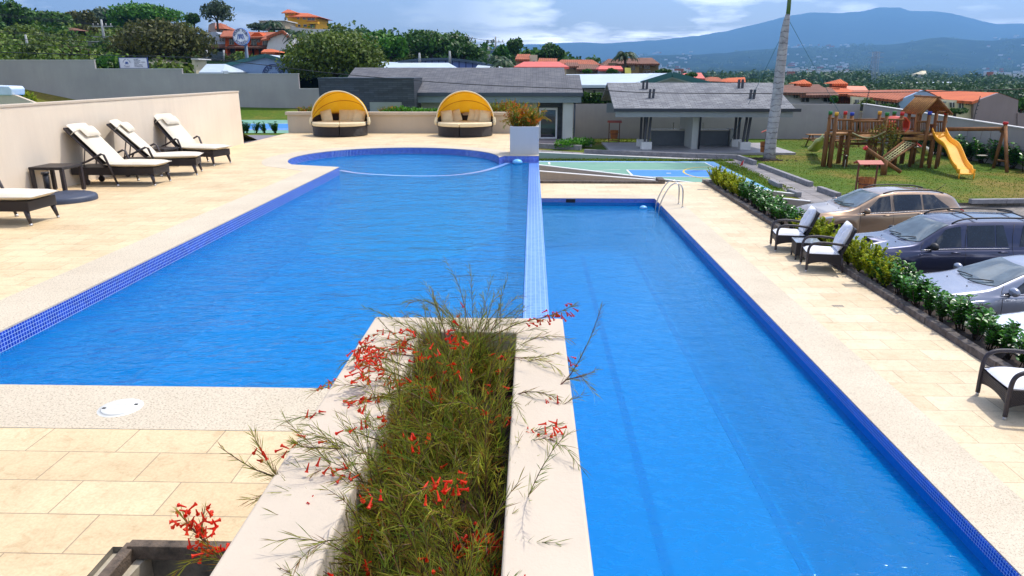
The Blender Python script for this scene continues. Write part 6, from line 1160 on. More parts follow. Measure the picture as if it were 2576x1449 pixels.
mOrW = wm_('orange_wall', 212, 92, 42); mYeW = wm_('yellow_wall', 240, 176, 44); mWhW = wm_('white_house_wall', 226, 224, 220); mGyW = wm_('grey_house_wall', 176, 184, 196); mTan = wm_('tan_wall', 186, 168, 140); mCrm = wm_('cream_house_wall', 226, 214, 180); mPink = wm_('pink_wall', 224, 196, 190); mBlW = wm_('pale_blue_wall', 156, 182, 208); mMau = wm_('mauve_wall', 150, 134, 136); mSBl = wm_('school_blue_wall', 150, 178, 214)
def building(name, label, cat='house'): return thing(name, label, cat)
def wallpx(t, pts, Y, th, mat, nm='wall'): o = MB(); slab(o, pts, Y, th); return o.build(nm, mat, t)
def winpx(t, x0, x1, y0, y1, Y, mat=None, nm='window'):
    o = MB(); f = .6; slab(o, [(x0 - f, y0 - f), (x1 + f, y0 - f), (x1 + f, y1 + f), (x0 - f, y1 + f)], Y - .10, .11); w_ = o.build(nm, mWinF, t); o = MB(); slab(o, [(x0, y0), (x1, y0), (x1, y1), (x0, y1)], Y - .13, .025); o.build('pane', mat or mWin, w_)
    a, b = P((x0 + x1) / 2, y0, Y - .15), P((x0 + x1) / 2, y1, Y - .15); o = MB(); o.bar(a, b, .05); o.build('mullion', mWinF, w_); return w_
def roofpx(t, e0, e1, r0, r1, Y0, Y1, mat, nm='roof', th=.22):    # eave line e0-e1 at depth Y0, ridge r0-r1 at depth Y1, back slope mirrored
    a, b, c, d = P(*e0, Y0), P(*e1, Y0), P(*r1, Y1), P(*r0, Y1); o = MB(); V = [a, b, c, d]; dn = Vector((0, 0, -th)); o.add(V + [v + dn for v in V], [(0, 1, 2, 3), (4, 7, 6, 5), (0, 4, 5, 1), (1, 5, 6, 2), (3, 7, 4, 0)])
    e, f = Vector((a.x, 2 * Y1 - Y0, a.z)), Vector((b.x, 2 * Y1 - Y0, b.z)); o.add([d, c, f, e], [(0, 1, 2, 3)]); o.add([a, d, e], [(0, 1, 2)]); o.add([b, f, c], [(0, 1, 2)]); return o.build(nm, mat, t)
def boxh(t, x0, x1, y0, y1, Y, D, mat, nm='wall'): a, b = P(x0, y0, Y), P(x1, y1, Y); o = MB(); o.b2(a.x, b.x, Y, Y + D, b.z, a.z); return o.build(nm, mat, t)
# lettering
def glyphs(txt, size, mat, nm, parent, place, depth=.02):    # one mesh part made of the letters of a word
    vs_, fs_ = [], []
    for k, ch in enumerate(txt):
        if ch == ' ': continue
        cu = bpy.data.curves.new('letter', 'FONT'); cu.body = ch; cu.size = size; cu.align_x = 'CENTER'; cu.extrude = depth; ob = bpy.data.objects.new('letter', cu); COL.objects.link(ob); dg = bpy.context.evaluated_depsgraph_get(); me = bpy.data.meshes.new_from_object(ob.evaluated_get(dg)); M_ = place(k)
        n = len(vs_); vs_ += [M_ @ v.co for v in me.vertices]; fs_ += [tuple(i + n for i in p.vertices) for p in me.polygons]; bpy.data.objects.remove(ob); bpy.data.curves.remove(cu); bpy.data.meshes.remove(me)
    o = MB(); o.add(vs_, fs_); return o.build(nm, mat, parent)
def arc_place(c, rad, a0, step, n, inward=False):   # letters standing on an arc in the XZ plane facing -Y
    def f(k):
        a = a0 - step * k if not inward else a0 + step * k; r_ = rad; p = c + Vector((math.cos(a) * r_, 0, math.sin(a) * r_)); rot = (a - math.pi / 2) if not inward else (a + math.pi / 2)
        return Matrix.Translation(p) @ Matrix.Rotation(-rot, 4, 'Y') @ Matrix.Rotation(math.pi / 2, 4, 'X')
    return f
mNavy = M('navy_letter', S(28, 52, 120), .5); mSignW = M('sign_white', (.78, .80, .84), .5); mMblue = M('emblem_blue', S(40, 90, 170), .5)
def disc(c, r, y0, y1, n=40): o = MB(); o.tube([(c.x, y0, c.z), (c.x, y1, c.z)], r, n, smooth=False); return o
def emblem(par, c, s_, y): # double-stroke M mark
    o = MB()
    for dx, m in ((-.16, 0), (.16, 0)):
        for a, b in (((-.5, -.5), (-.28, .5)), ((-.28, .5), (0, -.35)), ((0, -.35), (.28, .5)), ((.28, .5), (.5, -.5))):
            o.bar((c.x + (a[0] + dx) * s_, y, c.z + a[1] * s_), (c.x + (b[0] + dx) * s_, y, c.z + b[1] * s_), .13 * s_, .02)
    o.build('emblem', mMblue, par)
# round school sign on its pole
Y = 74.0; c = P(605, 92, Y); t = thing('school_sign', 'round white and blue school sign on a tall pole before the orange houses', 'sign', (c.x, Y, c.z)); k = (P(606, 92, Y) - P(605, 92, Y)).length; Z0 = Vector((0, 0, 0)); Rr = 20.5 * k
o = MB(); o.tube([(0, .1, 0), (0, .35, 0)], Rr, 48, smooth=False); o.build('sign_box', M('sign_blue_rim', S(60, 120, 200), .5), t); o = MB(); o.tube([(0, .06, 0), (0, .1, 0)], Rr * .955, 48, smooth=False); o.build('sign_face', mSignW, t)
o = MB(); 
for i in range(48): a, b = 2 * math.pi * i / 48, 2 * math.pi * (i + 1) / 48; o.bar((Rr * .90 * math.cos(a), .05, Rr * .90 * math.sin(a)), (Rr * .90 * math.cos(b), .05, Rr * .90 * math.sin(b)), .02, .03 * Rr)
o.build('sign_ring', mNavy, t)
w1_ = 'MOUNT VIEW'; glyphs(w1_, Rr * .36, mNavy, 'lettering', t, arc_place(Vector((0, .03, 0)), Rr * .62, R(90 + 76), R(152 / 9), 10)); w2_ = 'SCHOOL'; glyphs(w2_, Rr * .36, mNavy, 'lettering', t, arc_place(Vector((0, .03, 0)), Rr * .86, R(270 - 50), R(100 / 5), 6, True))
emblem(t, Z0, Rr * .62, .04); o = MB(); o.tube([(.35, .25, -Rr * .9), (.35, .25, -8)], .16, 10); o.build('pole', M('sign_pole', S(70, 96, 120), .5), t)
# rectangular school sign board
Y = 60.0; a, b = P(299, 146, Y), P(372, 171, Y); c = (a + b) / 2; t = thing('sign_board', 'rectangular white school sign board with navy frame standing behind the grey wall', 'sign', (c.x, Y, c.z)); W_, H_ = b.x - a.x, a.z - b.z
o = MB(); o.b2(-W_ / 2, W_ / 2, .0, .1, -H_ / 2, H_ / 2); o.build('panel', mSignW, t); o = MB(); e = .05
for q_ in ((-W_ / 2 - e, W_ / 2 + e, H_ / 2, H_ / 2 + e), (-W_ / 2 - e, W_ / 2 + e, -H_ / 2 - e, -H_ / 2), (-W_ / 2 - e, -W_ / 2, -H_ / 2, H_ / 2), (W_ / 2, W_ / 2 + e, -H_ / 2, H_ / 2)): o.b2(q_[0], q_[1], -.02, .12, q_[2], q_[3])
o.build('frame', mNavy, t); cc = Vector((-W_ * .24, -.01, 0)); r_ = H_ * .40; glyphs('MOUNT VIEW', r_ * .34, mNavy, 'lettering', t, arc_place(cc, r_ * .82, R(166), R(152 / 9), 10), .005); glyphs('SCHOOL', r_ * .34, mNavy, 'lettering', t, arc_place(cc, r_ * 1.05, R(225), R(18), 6, True), .005); emblem(t, cc, r_ * .6, -.015)
for i, wd in enumerate(('MATERNO', 'PREESCOLAR', 'ELEMENTARY SCHOOL', 'COLEGIO', 'BACHILLERATO', 'INTERNACIONAL')):
    s_ = H_ * .115; x0 = W_ * .06; glyphs(wd, s_, M('text_grey', S(70, 84, 110), .6), 'lettering', t, (lambda k, i=i, s_=s_: Matrix.Translation((W_ * .04 + k * s_ * .62, -.012, H_ * (.33 - .14 * i))) @ Matrix.Rotation(math.pi / 2, 4, 'X')), .004)
o = MB(); o.b2(-W_ * .35, -W_ * .33, .1, .2, -4, 0); o.b2(W_ * .33, W_ * .35, .1, .2, -4, 0); o.build('leg', mNavy, t)
# school hall, pale blue gable with painted ring lettering
Y = 72; t = building('school_hall', 'pale blue gabled school hall with teal roof edges and ring of painted letters', 'building'); wallpx(t, [(552, 168), (667, 140), (712, 148), (745, 154), (745, 230), (552, 230)], Y, .3, mSBl)
apx, al, ar = P(667, 137, Y - .3), P(548, 166, Y - .3), P(800, 172, Y - .3); o = MB()
for s_, e_ in ((apx, al), (apx, ar)): o.add([s_, e_, e_ + Vector((0, 14, 0)), s_ + Vector((0, 14, 0)), s_ - Vector((0, 0, .25)), e_ - Vector((0, 0, .25))], [(0, 1, 2, 3), (0, 4, 5, 1)])
o.build('roof', mWhM, t); o = MB(); 
for s_, e_ in ((apx, al), (apx, ar)): o.bar(s_ + Vector((0, -.05, -.1)), e_ + Vector((0, -.05, -.1)), .12, .34)
o.build('roof_trim', mTealT, t)
k = (P(668, 190, Y) - P(667, 190, Y)).length; c = P(688, 191, Y - .05); rr = 27 * k; o = MB()
for i in range(60): a, b = 2 * math.pi * i / 60, 2 * math.pi * (i + 1) / 60; o.bar((c.x + rr * math.cos(a), c.y, c.z + rr * math.sin(a)), (c.x + rr * math.cos(b), c.y, c.z + rr * math.sin(b)), .03, .09)
o.build('painted_ring', mNavy, t); glyphs('MOUNT VIEW', rr * .40, mNavy, 'lettering', t, arc_place(c + Vector((0, -.02, 0)), rr * .62, R(166), R(152 / 9), 10)); emblem(t, c, rr * .6, Y - .07); o = MB(); o.tube([P(582, 166, Y - .2), P(582, 200, Y - .2)], .07, 6); o.build('downpipe', mTealT, t)
t = building('metal_shed', 'low shed with white ribbed hipped roof left of the blue school hall', 'shed'); roofpx(t, (500, 182), (560, 182), (520, 161), (567, 161), 66, 69, mWhM); boxh(t, 505, 556, 181, 215, 66.4, 4, mWhW); boxh(t, 556, 567, 178, 215, 66.3, 1, mWhM, 'side_box')
t = building('beige_kiosk', 'small beige kiosk beside the large brownish tree trunk', 'kiosk'); boxh(t, 482, 496, 150, 200, 70, 2.5, mCrm); boxh(t, 480, 498, 147, 150, 69.8, 2.9, mWhW, 'roof')
t = building('beige_shelter', 'open shelter with beige roof behind the sign board', 'shelter'); roofpx(t, (372, 157), (414, 158), (384, 145), (408, 147), 70, 73, mCrm)
for x in (378, 394, 410): o = MB(); o.tube([P(x, 158, 70.4), P(x, 190, 70.4)], .1, 6); o.build('post', mTan, t)
# houses on the left hill
t = building('white_house', 'whitish-grey two-storey house with curved parapet left of the round sign'); Y = 114; wallpx(t, [(514, 112), (514, 86), (524, 84), (531, 80), (543, 80), (550, 85), (566, 88), (566, 150), (514, 150)], Y, 6, mGyW)
for a, b, c_, d in ((534, 540, 95, 103), (552, 562, 94, 104), (519, 528, 95, 104)): winpx(t, a, b, c_, d, Y)
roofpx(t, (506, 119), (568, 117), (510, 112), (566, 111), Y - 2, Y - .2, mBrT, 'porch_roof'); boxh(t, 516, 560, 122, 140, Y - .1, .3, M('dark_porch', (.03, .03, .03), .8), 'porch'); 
t = building('pink_house', 'small pinkish house with terracotta tower roof behind the white house'); Y = 128; wallpx(t, [(523, 80), (525, 62), (533, 58), (541, 57), (541, 70), (553, 72), (553, 84), (523, 84)], Y, 5, mPink); roofpx(t, (541, 72), (563, 72), (541, 58), (556, 58), Y - 1, Y + 2, mTer); winpx(t, 545, 550, 72, 77, Y)
t = building('orange_terrace', 'row of orange-red terraced houses with tiled roof behind the round sign'); Y = 112; wallpx(t, [(567, 90), (600, 90), (628, 92), (640, 82), (652, 82), (664, 92), (672, 94), (672, 150), (567, 150)], Y, 6, mOrW)
roofpx(t, (552, 92), (598, 91), (562, 77), (618, 76), Y - 1.5, Y + 4, mTer); roofpx(t, (604, 94), (702, 92), (626, 80), (708, 81), Y - 1.0, Y + 5, mTer)
for a, b, c_, d in ((577, 588, 98, 112), (632, 645, 98, 114), (661, 672, 98, 114), (648, 653, 99, 106)): winpx(t, a, b, c_, d, Y)
for a, b in ((572, 592), (624, 640), (650, 672)): boxh(t, a, b, 122, 145, Y - .15, .2, M('dark_garage', (.035, .03, .03), .7), 'garage')
for x in (567, 622): boxh(t, x, x + 7, 112, 150, Y - 1.5, 1.2, mOrW, 'pillar')
roofpx(t, (565, 118), (672, 118), (566, 114), (672, 114), Y - 2, Y - .1, mBrT, 'awning')
t = building('white_gable_house', 'house with blank white gable wall right of the orange terrace'); Y = 109; wallpx(t, [(670, 128), (676, 96), (710, 81), (727, 97), (727, 120), (700, 130)], Y, 7, mWhW); 
o = MB(); o.bar(P(672, 95, Y - .2), P(711, 79, Y - .2), .5, .35); o.bar(P(711, 79, Y - .2), P(730, 97, Y - .2), .5, .35); o.build('roof_edge', mTer, t); roofpx(t, (655, 100), (676, 97), (668, 90), (710, 81), Y - .5, Y + 4, mTer)
t = building('red_porch', 'low red-tiled porch and yard roofs below the white gable house', 'porch'); roofpx(t, (656, 131), (692, 131), (664, 124), (684, 123), 100, 103, mOrT); boxh(t, 660, 688, 131, 148, 100.5, 3, mOrW)
t = building('orange_hut', 'tiny orange hut between white gable house and the large olive tree', 'hut'); boxh(t, 738, 751, 114, 140, 98, 2.5, mOrW); roofpx(t, (736, 115), (753, 115), (740, 110), (748, 110), 97.6, 99.4, mOrT)
t = building('yellow_house', 'bright yellow three-storey house with tower on top of the hill'); Y = 188; boxh(t, 722, 795, 40, 78, Y, 12, mYeW); boxh(t, 716, 740, 30, 44, Y + 1, 8, mYeW, 'tower'); roofpx(t, (708, 31.5), (742, 31.5), (722, 24), (728, 24), Y, Y + 4.5, mOrT, 'tower_roof'); roofpx(t, (724, 41), (801, 42), (745, 32), (775, 33), Y - 1, Y + 6, mOrT)
for a, b, c_, d in ((748, 753, 43, 48), (762, 769, 43, 48.5), (774, 792, 43, 51), (750, 755, 62, 67), (764, 771, 62, 67), (781, 791, 60, 70), (716, 720, 44, 58)): winpx(t, a, b, c_, d, Y)
for x in (723, 729, 735): winpx(t, x, x + 2.4, 33, 35.4, Y + 1)
boxh(t, 772, 799, 54, 60, Y - 1.8, 1.8, mYeW, 'balcony'); boxh(t, 771, 800, 52.6, 54, Y - 1.9, .3, mOrT, 'balcony_rail')
t = building('garden_wall', 'white stepped garden wall below the yellow house', 'wall'); wallpx(t, [(714, 60), (742, 68), (768, 72), (828, 74), (828, 84), (742, 86), (714, 76)], 180, .6, mWhW)
t = building('brown_flat_house', 'grey-brown flat-roofed building left of the yellow house', 'building'); boxh(t, 652, 717, 53, 72, 176, 8, mTan); boxh(t, 636, 656, 62, 74, 170, 6, M('brown_wall', S(96, 74, 62), .9), 'side_wing'); boxh(t, 650, 719, 51, 53, 175.7, 9, mWhW, 'roof'); winpx(t, 660, 676, 57, 63, 176); winpx(t, 690, 702, 57, 63, 176)
# arched blue sports hall and white roofs
Y = 92; t = building('arched_hall', 'long low hall with arched blue translucent wall beyond the clubhouse roof', 'hall'); arc_ = [(975, 161), (1000, 155), (1049, 149), (1090, 147), (1128, 147), (1170, 151), (1207, 157), (1245, 166), (1262, 172)]
wallpx(t, arc_ + [(1262, 195), (975, 195)], Y, .3, M('blue_panel', S(104, 130, 196), .4, S(90, 116, 184), .6), 'glass_wall'); o = MB()
for (x0, y0), (x1, y1) in zip(arc_, arc_[1:]): a, b = P(x0, y0 - 1.5, Y - .4), P(x1, y1 - 1.5, Y - .4); o.add([a, b, b + Vector((0, 16, 0)), a + Vector((0, 16, 0)), a - Vector((0, 0, .3)), b - Vector((0, 0, .3))], [(0, 1, 2, 3), (0, 4, 5, 1)])
o.build('roof', M('teal_grey_roof', S(64, 84, 104), .5), t)
for x in range(985, 1260, 17): o = MB(); yy = interp(x, arc_); o.bar(P(x, yy, Y - .06), P(x, 194, Y - .06), .12, .08); o.build('mullion', mNavy, t)
roofpx(t, (1195, 172), (1275, 173), (1205, 160), (1245, 164), Y - 3, Y + .5, mWhM, 'side_roof')
t = building('white_roof_hall', 'long white metal roof just behind the clubhouse ridge', 'hall'); roofpx(t, (953, 172), (1136, 172), (962, 158), (1128, 158), 74, 78, mWhM); boxh(t, 960, 1128, 172, 190, 74.5, 6, mWhW)
t = building('white_canopy', 'small white canopy roof between the olive tree and the long white roof', 'canopy'); roofpx(t, (950, 164), (1010, 166), (960, 155), (1000, 157), 84, 87, mWhM); o = MB(); o.tube([P(970, 165, 84.5), P(970, 185, 84.5)], .1, 6); o.build('post', mWinF, t)
# red and brown roofs at the centre
t = building('red_roof_building', 'wide bright red hipped roof right behind the clubhouse ridge', 'building'); roofpx(t, (1292, 168), (1432, 168), (1318, 155), (1405, 155), 78, 82, mRedM); boxh(t, 1300, 1425, 168, 190, 78.6, 6, mTan)
t = building('tan_tiled_house', 'tan house with stepped tiled roofs behind the red roof'); Y = 90; boxh(t, 1298, 1330, 147, 185, Y, 6, mTan); roofpx(t, (1296, 149), (1332, 149), (1301, 136), (1334, 136), Y - .7, Y + 3, mTer); winpx(t, 1316, 1325, 151, 160, Y); winpx(t, 1301, 1306, 150, 154, Y)
wallpx(t, [(1330, 160), (1333, 138), (1352, 138), (1352, 160)], Y + .5, 5, mCrm, 'gable_wall'); roofpx(t, (1350, 162), (1400, 160), (1356, 146), (1402, 147), Y - .5, Y + 3, mTer); winpx(t, 1342, 1345, 153, 156, Y + .5)
t = building('brown_tiled_row', 'row of low houses with brown tiled roofs right of the red roof'); Y = 88; boxh(t, 1428, 1450, 165, 195, Y, 5, mTan); boxh(t, 1450, 1508, 172, 195, Y - 1, 6, mTan, 'front_wall'); roofpx(t, (1400, 161), (1512, 163), (1412, 150), (1490, 150), Y + 4, Y + 8, mTer); roofpx(t, (1420, 167), (1456, 166), (1424, 157), (1454, 157), Y - .6, Y + 3, mBrT); roofpx(t, (1450, 174), (1506, 174), (1454, 161), (1506, 162), Y - 1.8, Y + 2, mBrT)
winpx(t, 1434, 1444, 169, 173, Y); winpx(t, 1484, 1496, 176, 180, Y - 1); winpx(t, 1458, 1466, 176, 182, Y - 1)
t = building('red_porch_house', 'house with small bright red metal roof left of the yellow board'); Y = 84; boxh(t, 1508, 1562, 173, 196, Y, 4, mGyW); roofpx(t, (1505, 174), (1568, 174), (1510, 165), (1562, 166), Y - 1, Y + 2, mRedM); winpx(t, 1524, 1540, 176, 184, Y); winpx(t, 1546, 1558, 176, 184, Y)
t = building('brown_villa', 'large brown two-storey villa with hipped tile roof behind the small palm'); Y = 98; boxh(t, 1536, 1655, 158, 200, Y, 9, wm_('ochre_wall', 138, 118, 84)); boxh(t, 1582, 1606, 157, 200, Y - 1.2, 2, wm_('ochre_wall_light', 160, 136, 92), 'front_bay')
roofpx(t, (1516, 165), (1560, 162), (1530, 148), (1560, 148), Y + 2, Y + 6, mBrT, 'left_roof'); roofpx(t, (1552, 160), (1660, 160), (1572, 146), (1640, 145), Y - 1, Y + 5, mBrT); roofpx(t, (1576, 159), (1612, 160), (1592, 150), (1596, 150), Y - 2, Y + 1, mBrT, 'porch_roof')
for a, b, c_, d, yy in ((1588, 1597, 162, 176, Y - 1.2), (1583, 1586, 163, 166, Y - 1.2), (1603, 1606, 163, 166, Y - 1.2), (1620, 1634, 162, 173, Y), (1641, 1650, 162, 166, Y), (1610, 1614, 164, 170, Y), (1561, 1578, 164, 176, Y), (1542, 1550, 164, 168, Y), (1618, 1636, 178, 184, Y), (1642, 1650, 180, 184, Y)): winpx(t, a, b, c_, d, yy)
o = MB(); slab(o, [(1572, 170), (1587, 171), (1588, 186), (1573, 185)], 76, .3); tag(o.build('yellow_board', M('yellow_board', S(216, 200, 90), .6)), 'plain yellow board standing left of the brown villa front', 'board')
# school building with white roof and green fascia behind the pavilion
Y = 62; t = building('white_roof_school', 'low school block with wide white metal roof, teal gable and green fascia', 'building'); roofpx(t, (1432, 214), (1610, 214), (1424, 187), (1691, 184), Y, Y + 8, mWhM); boxh(t, 1462, 1532, 213, 222, Y + .2, .4, M('green_fascia', S(28, 66, 60), .6), 'fascia')
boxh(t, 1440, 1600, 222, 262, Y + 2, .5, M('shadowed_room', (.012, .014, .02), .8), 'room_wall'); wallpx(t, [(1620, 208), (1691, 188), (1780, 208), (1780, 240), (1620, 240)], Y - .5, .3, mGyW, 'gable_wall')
a, b, c = P(1691, 184, Y - 1), P(1612, 208, Y - 1), P(1790, 210, Y - 1); o = MB()
for e_ in (b, c): o.add([a, e_, e_ + Vector((0, 12, 0)), a + Vector((0, 12, 0)), a - Vector((0, 0, .4)), e_ - Vector((0, 0, .4))], [(0, 1, 2, 3), (0, 4, 5, 1)])
o.build('gable_roof', mWhM, t); o = MB(); o.bar(a + Vector((0, -.08, -.1)), b + Vector((0, -.08, -.1)), .1, .42); o.bar(a + Vector((0, -.08, -.1)), c + Vector((0, -.08, -.1)), .1, .42); o.build('roof_trim', mTealT, t)
for i, x in enumerate((1476, 1490, 1500, 1512, 1524)): o = MB(); p_ = P(x, 230, Y + 1.2); o.box(p_, (.5, .06, .4)); o.box(p_ + Vector((0, .3, -.5)), (.5, .6, .06)); o.build('stacked_chair', M('chair_grey', S(150, 156, 160), .6), t)
# ivy hedge on the wall
hm_ = MB(); rn = random.Random(3); x0, x1 = P(1442, 250, 53.2).x, P(1540, 250, 53.2).x; za, zb = P(1440, 263, 53.2).z, P(1440, 238, 53.2).z
for i in range(2600): p_ = Vector((rn.uniform(x0, x1 + 1), 53.2 + rn.uniform(-.35, .5), rn.uniform(za - .1, zb + .05))); leafblade(hm_, p_, (rdir(rn) + Vector((0, -.5, .2))).normalized(), Vector((0, 0, 1)), .2, .15)
t = thing('ivy_hedge', 'clipped dark green hedge above the grey wall between clubhouse and pavilion roofs', 'hedge'); hm_.build('foliage', leafm('ivy_leaf', S(34, 66, 24), S(60, 100, 34), S(96, 132, 50), .15, .4), t); o = MB()
for i in range(9): o.tube([(x0 + .4 + i * .35, 53.3, za - 1), (x0 + .45 + i * .35, 53.3, zb - .2)], .03, 5)
o.build('stems', mBark, t)
# small roofs between pavilion and palm
t = building('small_red_roof', 'small bright red gable roof just behind the pavilion ridge'); roofpx(t, (1716, 196), (1774, 197), (1722, 184), (1764, 183), 76, 79, mRedM); boxh(t, 1720, 1768, 196, 215, 76.5, 4, mWhW)
t = building('orange_long_roof', 'low terracotta roofs seen over the pavilion ridge left of the palm'); roofpx(t, (1776, 204), (1830, 206), (1786, 193), (1806, 194), 80, 83, mTer); roofpx(t, (1824, 206), (1876, 206), (1832, 196), (1874, 194), 78, 81, mOrT); boxh(t, 1782, 1872, 205, 222, 80, 4, mCrm)
# houses on the right
t = building('white_arched_house', 'white house with brown tiled roof and arched windows right of the palm trunk'); Y = 66; boxh(t, 1968, 2103, 236, 268, Y, 6, mWhW); roofpx(t, (1960, 232), (2028, 233), (1950, 216), (2012, 216), Y - 1, Y + 3, mBrT); roofpx(t, (2012, 239), (2112, 239), (2020, 219), (2090, 220), Y - 1, Y + 4, mBrT)
for a, b, c_, d in ((1998, 2006, 239, 246), (2016, 2035, 245, 256), (2048, 2061, 243, 248), (2072, 2092, 244, 256)):
    w_ = winpx(t, a, b, c_, d, Y)
    if b - a > 15: m_ = (a + b) / 2; o = MB(); slab(o, [(a, c_ + .2)] + [(m_ - (b - a) / 2 * math.cos(R(k * 18)), c_ - 4 * math.sin(R(k * 18))) for k in range(11)], Y - .12, .1); o.build('arch_pane', mWin, w_)
for nm_, x0, x1, y0, yr, yb, lb, Yt in (('left', 2003, 2043, 210, 200, 222, 'small square tower with orange pyramid roof, left of the two, above the white arched house', 76), ('right', 2094, 2134, 210, 199, 222, 'small square tower with orange pyramid roof, right of the two, beside the pink roofs', 76)):
    t = building('tile_tower', lb, 'tower'); boxh(t, x0 + 5, x1 - 5, y0, yb + 6, Yt, 1.2, mTer); m_ = (x0 + x1) / 2; roofpx(t, (x0, y0 + .5), (x1, y0 + .5), (m_ - 1, yr), (m_ + 1, yr), Yt - .4, Yt + .8, mOrT); winpx(t, m_ - 8, m_ - 4, y0 + 2, y0 + 6, Yt); winpx(t, m_ + 4, m_ + 8, y0 + 2, y0 + 6, Yt); t['group'] = 'square towers with orange roofs'
t = building('orange_house', 'orange-walled house with orange tiled roofs below the right-hand tower'); Y = 72; boxh(t, 2100, 2150, 234, 268, Y, 5, mTer); roofpx(t, (2082, 236), (2160, 236), (2094, 220), (2130, 222), Y - 1, Y + 3, mOrT); roofpx(t, (2128, 226), (2186, 230), (2130, 216), (2176, 217), Y + 3, Y + 7, M('pink_tile', S(222, 140, 110), .8)); boxh(t, 2040, 2110, 222, 240, Y + 2, 3, mTer, 'back_wall'); roofpx(t, (1985, 222), (2075, 222), (1990, 212), (2060, 212), Y + 5, Y + 8, mBrT, 'back_roof')
t = building('long_tiled_house', 'long cream house with terracotta roof and blank pale blue gable, behind the wall corner'); Y = 60; wallpx(t, [(2143, 243), (2262, 250), (2262, 290), (2143, 280)], Y + 1, .3, mCrm); a, b, c, d = P(2132, 238, Y + 2), P(2258, 252, Y - .2), P(2321, 225, Y + 3.5), P(2150, 227, Y + 9); o = MB(); dn = Vector((0, 0, -.2)); V = [a, b, c, d]; o.add(V + [v + dn for v in V], [(0, 1, 2, 3), (0, 4, 5, 1), (1, 5, 6, 2), (3, 2, 6, 7), (0, 3, 7, 4)])
e = P(2381, 252, Y + 8); o.add([c, e, e + Vector((-6, 8, 0)), d], [(0, 1, 2, 3)]); o.build('roof', mTer, t); wallpx(t, [(2262, 252), (2321, 227), (2378, 252), (2378, 300), (2262, 300)], Y + .6, .3, mBlW, 'gable_wall')
for a, b, c_, d in ((2152, 2160, 251, 259), (2176, 2184, 252, 258), (2188, 2194, 252, 257), (2199, 2208, 252, 262), (2218, 2228, 254, 267), (2232, 2240, 255, 260), (2244, 2256, 255, 268)): winpx(t, a, b, c_, d, Y + 1)
o = MB(); o.bar(P(2146, 268, Y), P(2262, 276, Y), .1, .6); o.build('balcony_rail', M('dark_rail', (.03, .03, .03), .6), t)
t = building('right_tiled_house', 'cream house with orange terracotta roof and blank mauve gable at the right edge'); Y = 56; wallpx(t, [(2368, 250), (2448, 255), (2448, 310), (2368, 300)], Y + 1, .3, mCrm); a, b, c, d = P(2376, 250, Y + 2), P(2447, 255, Y - .2), P(2512, 233, Y + 3.5), P(2328, 226, Y + 10); o = MB(); V = [a, b, c, d]; o.add(V + [v + dn for v in V], [(0, 1, 2, 3), (0, 4, 5, 1), (1, 5, 6, 2), (3, 2, 6, 7), (0, 3, 7, 4)])
e = P(2566, 252, Y + 6); o.add([c, e, e + Vector((-6, 8, 0)), d], [(0, 1, 2, 3)]); o.build('roof', mOrT, t); wallpx(t, [(2449, 256), (2512, 234), (2562, 252), (2558, 315), (2449, 315)], Y + .6, .3, mMau, 'gable_wall')
for a, b, c_, d in ((2374, 2380, 255, 259), (2390, 2401, 258, 270), (2413, 2424, 259, 273), (2431, 2438, 259, 264), (2446, 2448, 262, 275)): winpx(t, a, b, c_, d, Y + 1)
wallpx(t, [(2560, 285), (2640, 290), (2640, 340), (2560, 330)], Y + .5, .3, mMau, 'yard_wall')
# bigger single buildings in the valley
for (x0, x1, y0, y1, Y, lb, mt) in ((2268, 2328, 207, 211, 300, 'long grey-roofed shed in the valley right of the pylon', mGyW), (2360, 2402, 206, 210, 310, 'white-roofed shed in the valley above the roof ridge of the right house', mWhM), (2318, 2330, 178, 196, 520, 'cream block tower standing alone in the valley', mCrm), (2520, 2590, 222, 227, 230, 'long white roof at the right edge of the valley', mWhM), (2552, 2562, 218, 224, 228, 'small white cupola at the right edge of the valley', mWhM), (1966, 2000, 206, 209, 200, 'long white roof just right of the palm trunk', mWhM)):
    t = building('valley_building', lb, 'building'); t['group'] = 'single buildings in the valley'; boxh(t, x0, x1, y0 + (y1 - y0) * .4, y1 + 4, Y, 12, wm_('valley_wall', 196, 196, 190)); roofpx(t, (x0 - 1, y0 + (y1 - y0) * .5), (x1 + 1, y0 + (y1 - y0) * .5), (x0 + 1, y0), (x1 - 1, y0), Y - 1, Y + 5, mt)
# lattice pylon
pc = P(2192, 222, 330); t = thing('lattice_pylon', 'tall steel lattice pylon rising from the valley behind the tiled roofs', 'pylon', tuple(pc)); mPy = M('galvanised_steel', S(150, 166, 186), .5, metal=.4); tz = P(2198, 130, 330).z - pc.z; 
def pw(z): u = z / tz; return 2.9 * (1 - u / .55) + 1.15 if u < .55 else 1.15
for sx in (-1, 1):
    for sy in (-1, 1): o = MB(); o.tube([(sx * pw(0), sy * pw(0), -6), (sx * 1.15, sy * 1.15, tz * .55), (sx * 1.0, sy * 1.0, tz)], .14, 4); o.build('leg', mPy, t)
o = MB(); nz_ = 16
for i in range(nz_):
    z0_, z1_ = tz * i / nz_, tz * (i + 1) / nz_; a_, b_ = pw(z0_), pw(z1_)
    for s_ in (-1, 1): o.bar((-a_, s_ * a_, z0_), (b_, s_ * b_, z1_), .09); o.bar((a_, s_ * a_, z0_), (-b_, s_ * b_, z1_), .09); o.bar((-b_, s_ * b_, z1_), (b_, s_ * b_, z1_), .09)
o.build('bracing', mPy, t)
for z_ in (.72, .85, .97): o = MB(); o.bar((-3.4, 0, tz * z_), (3.4, 0, tz * z_), .2); o.build('cross_arm', mPy, t)
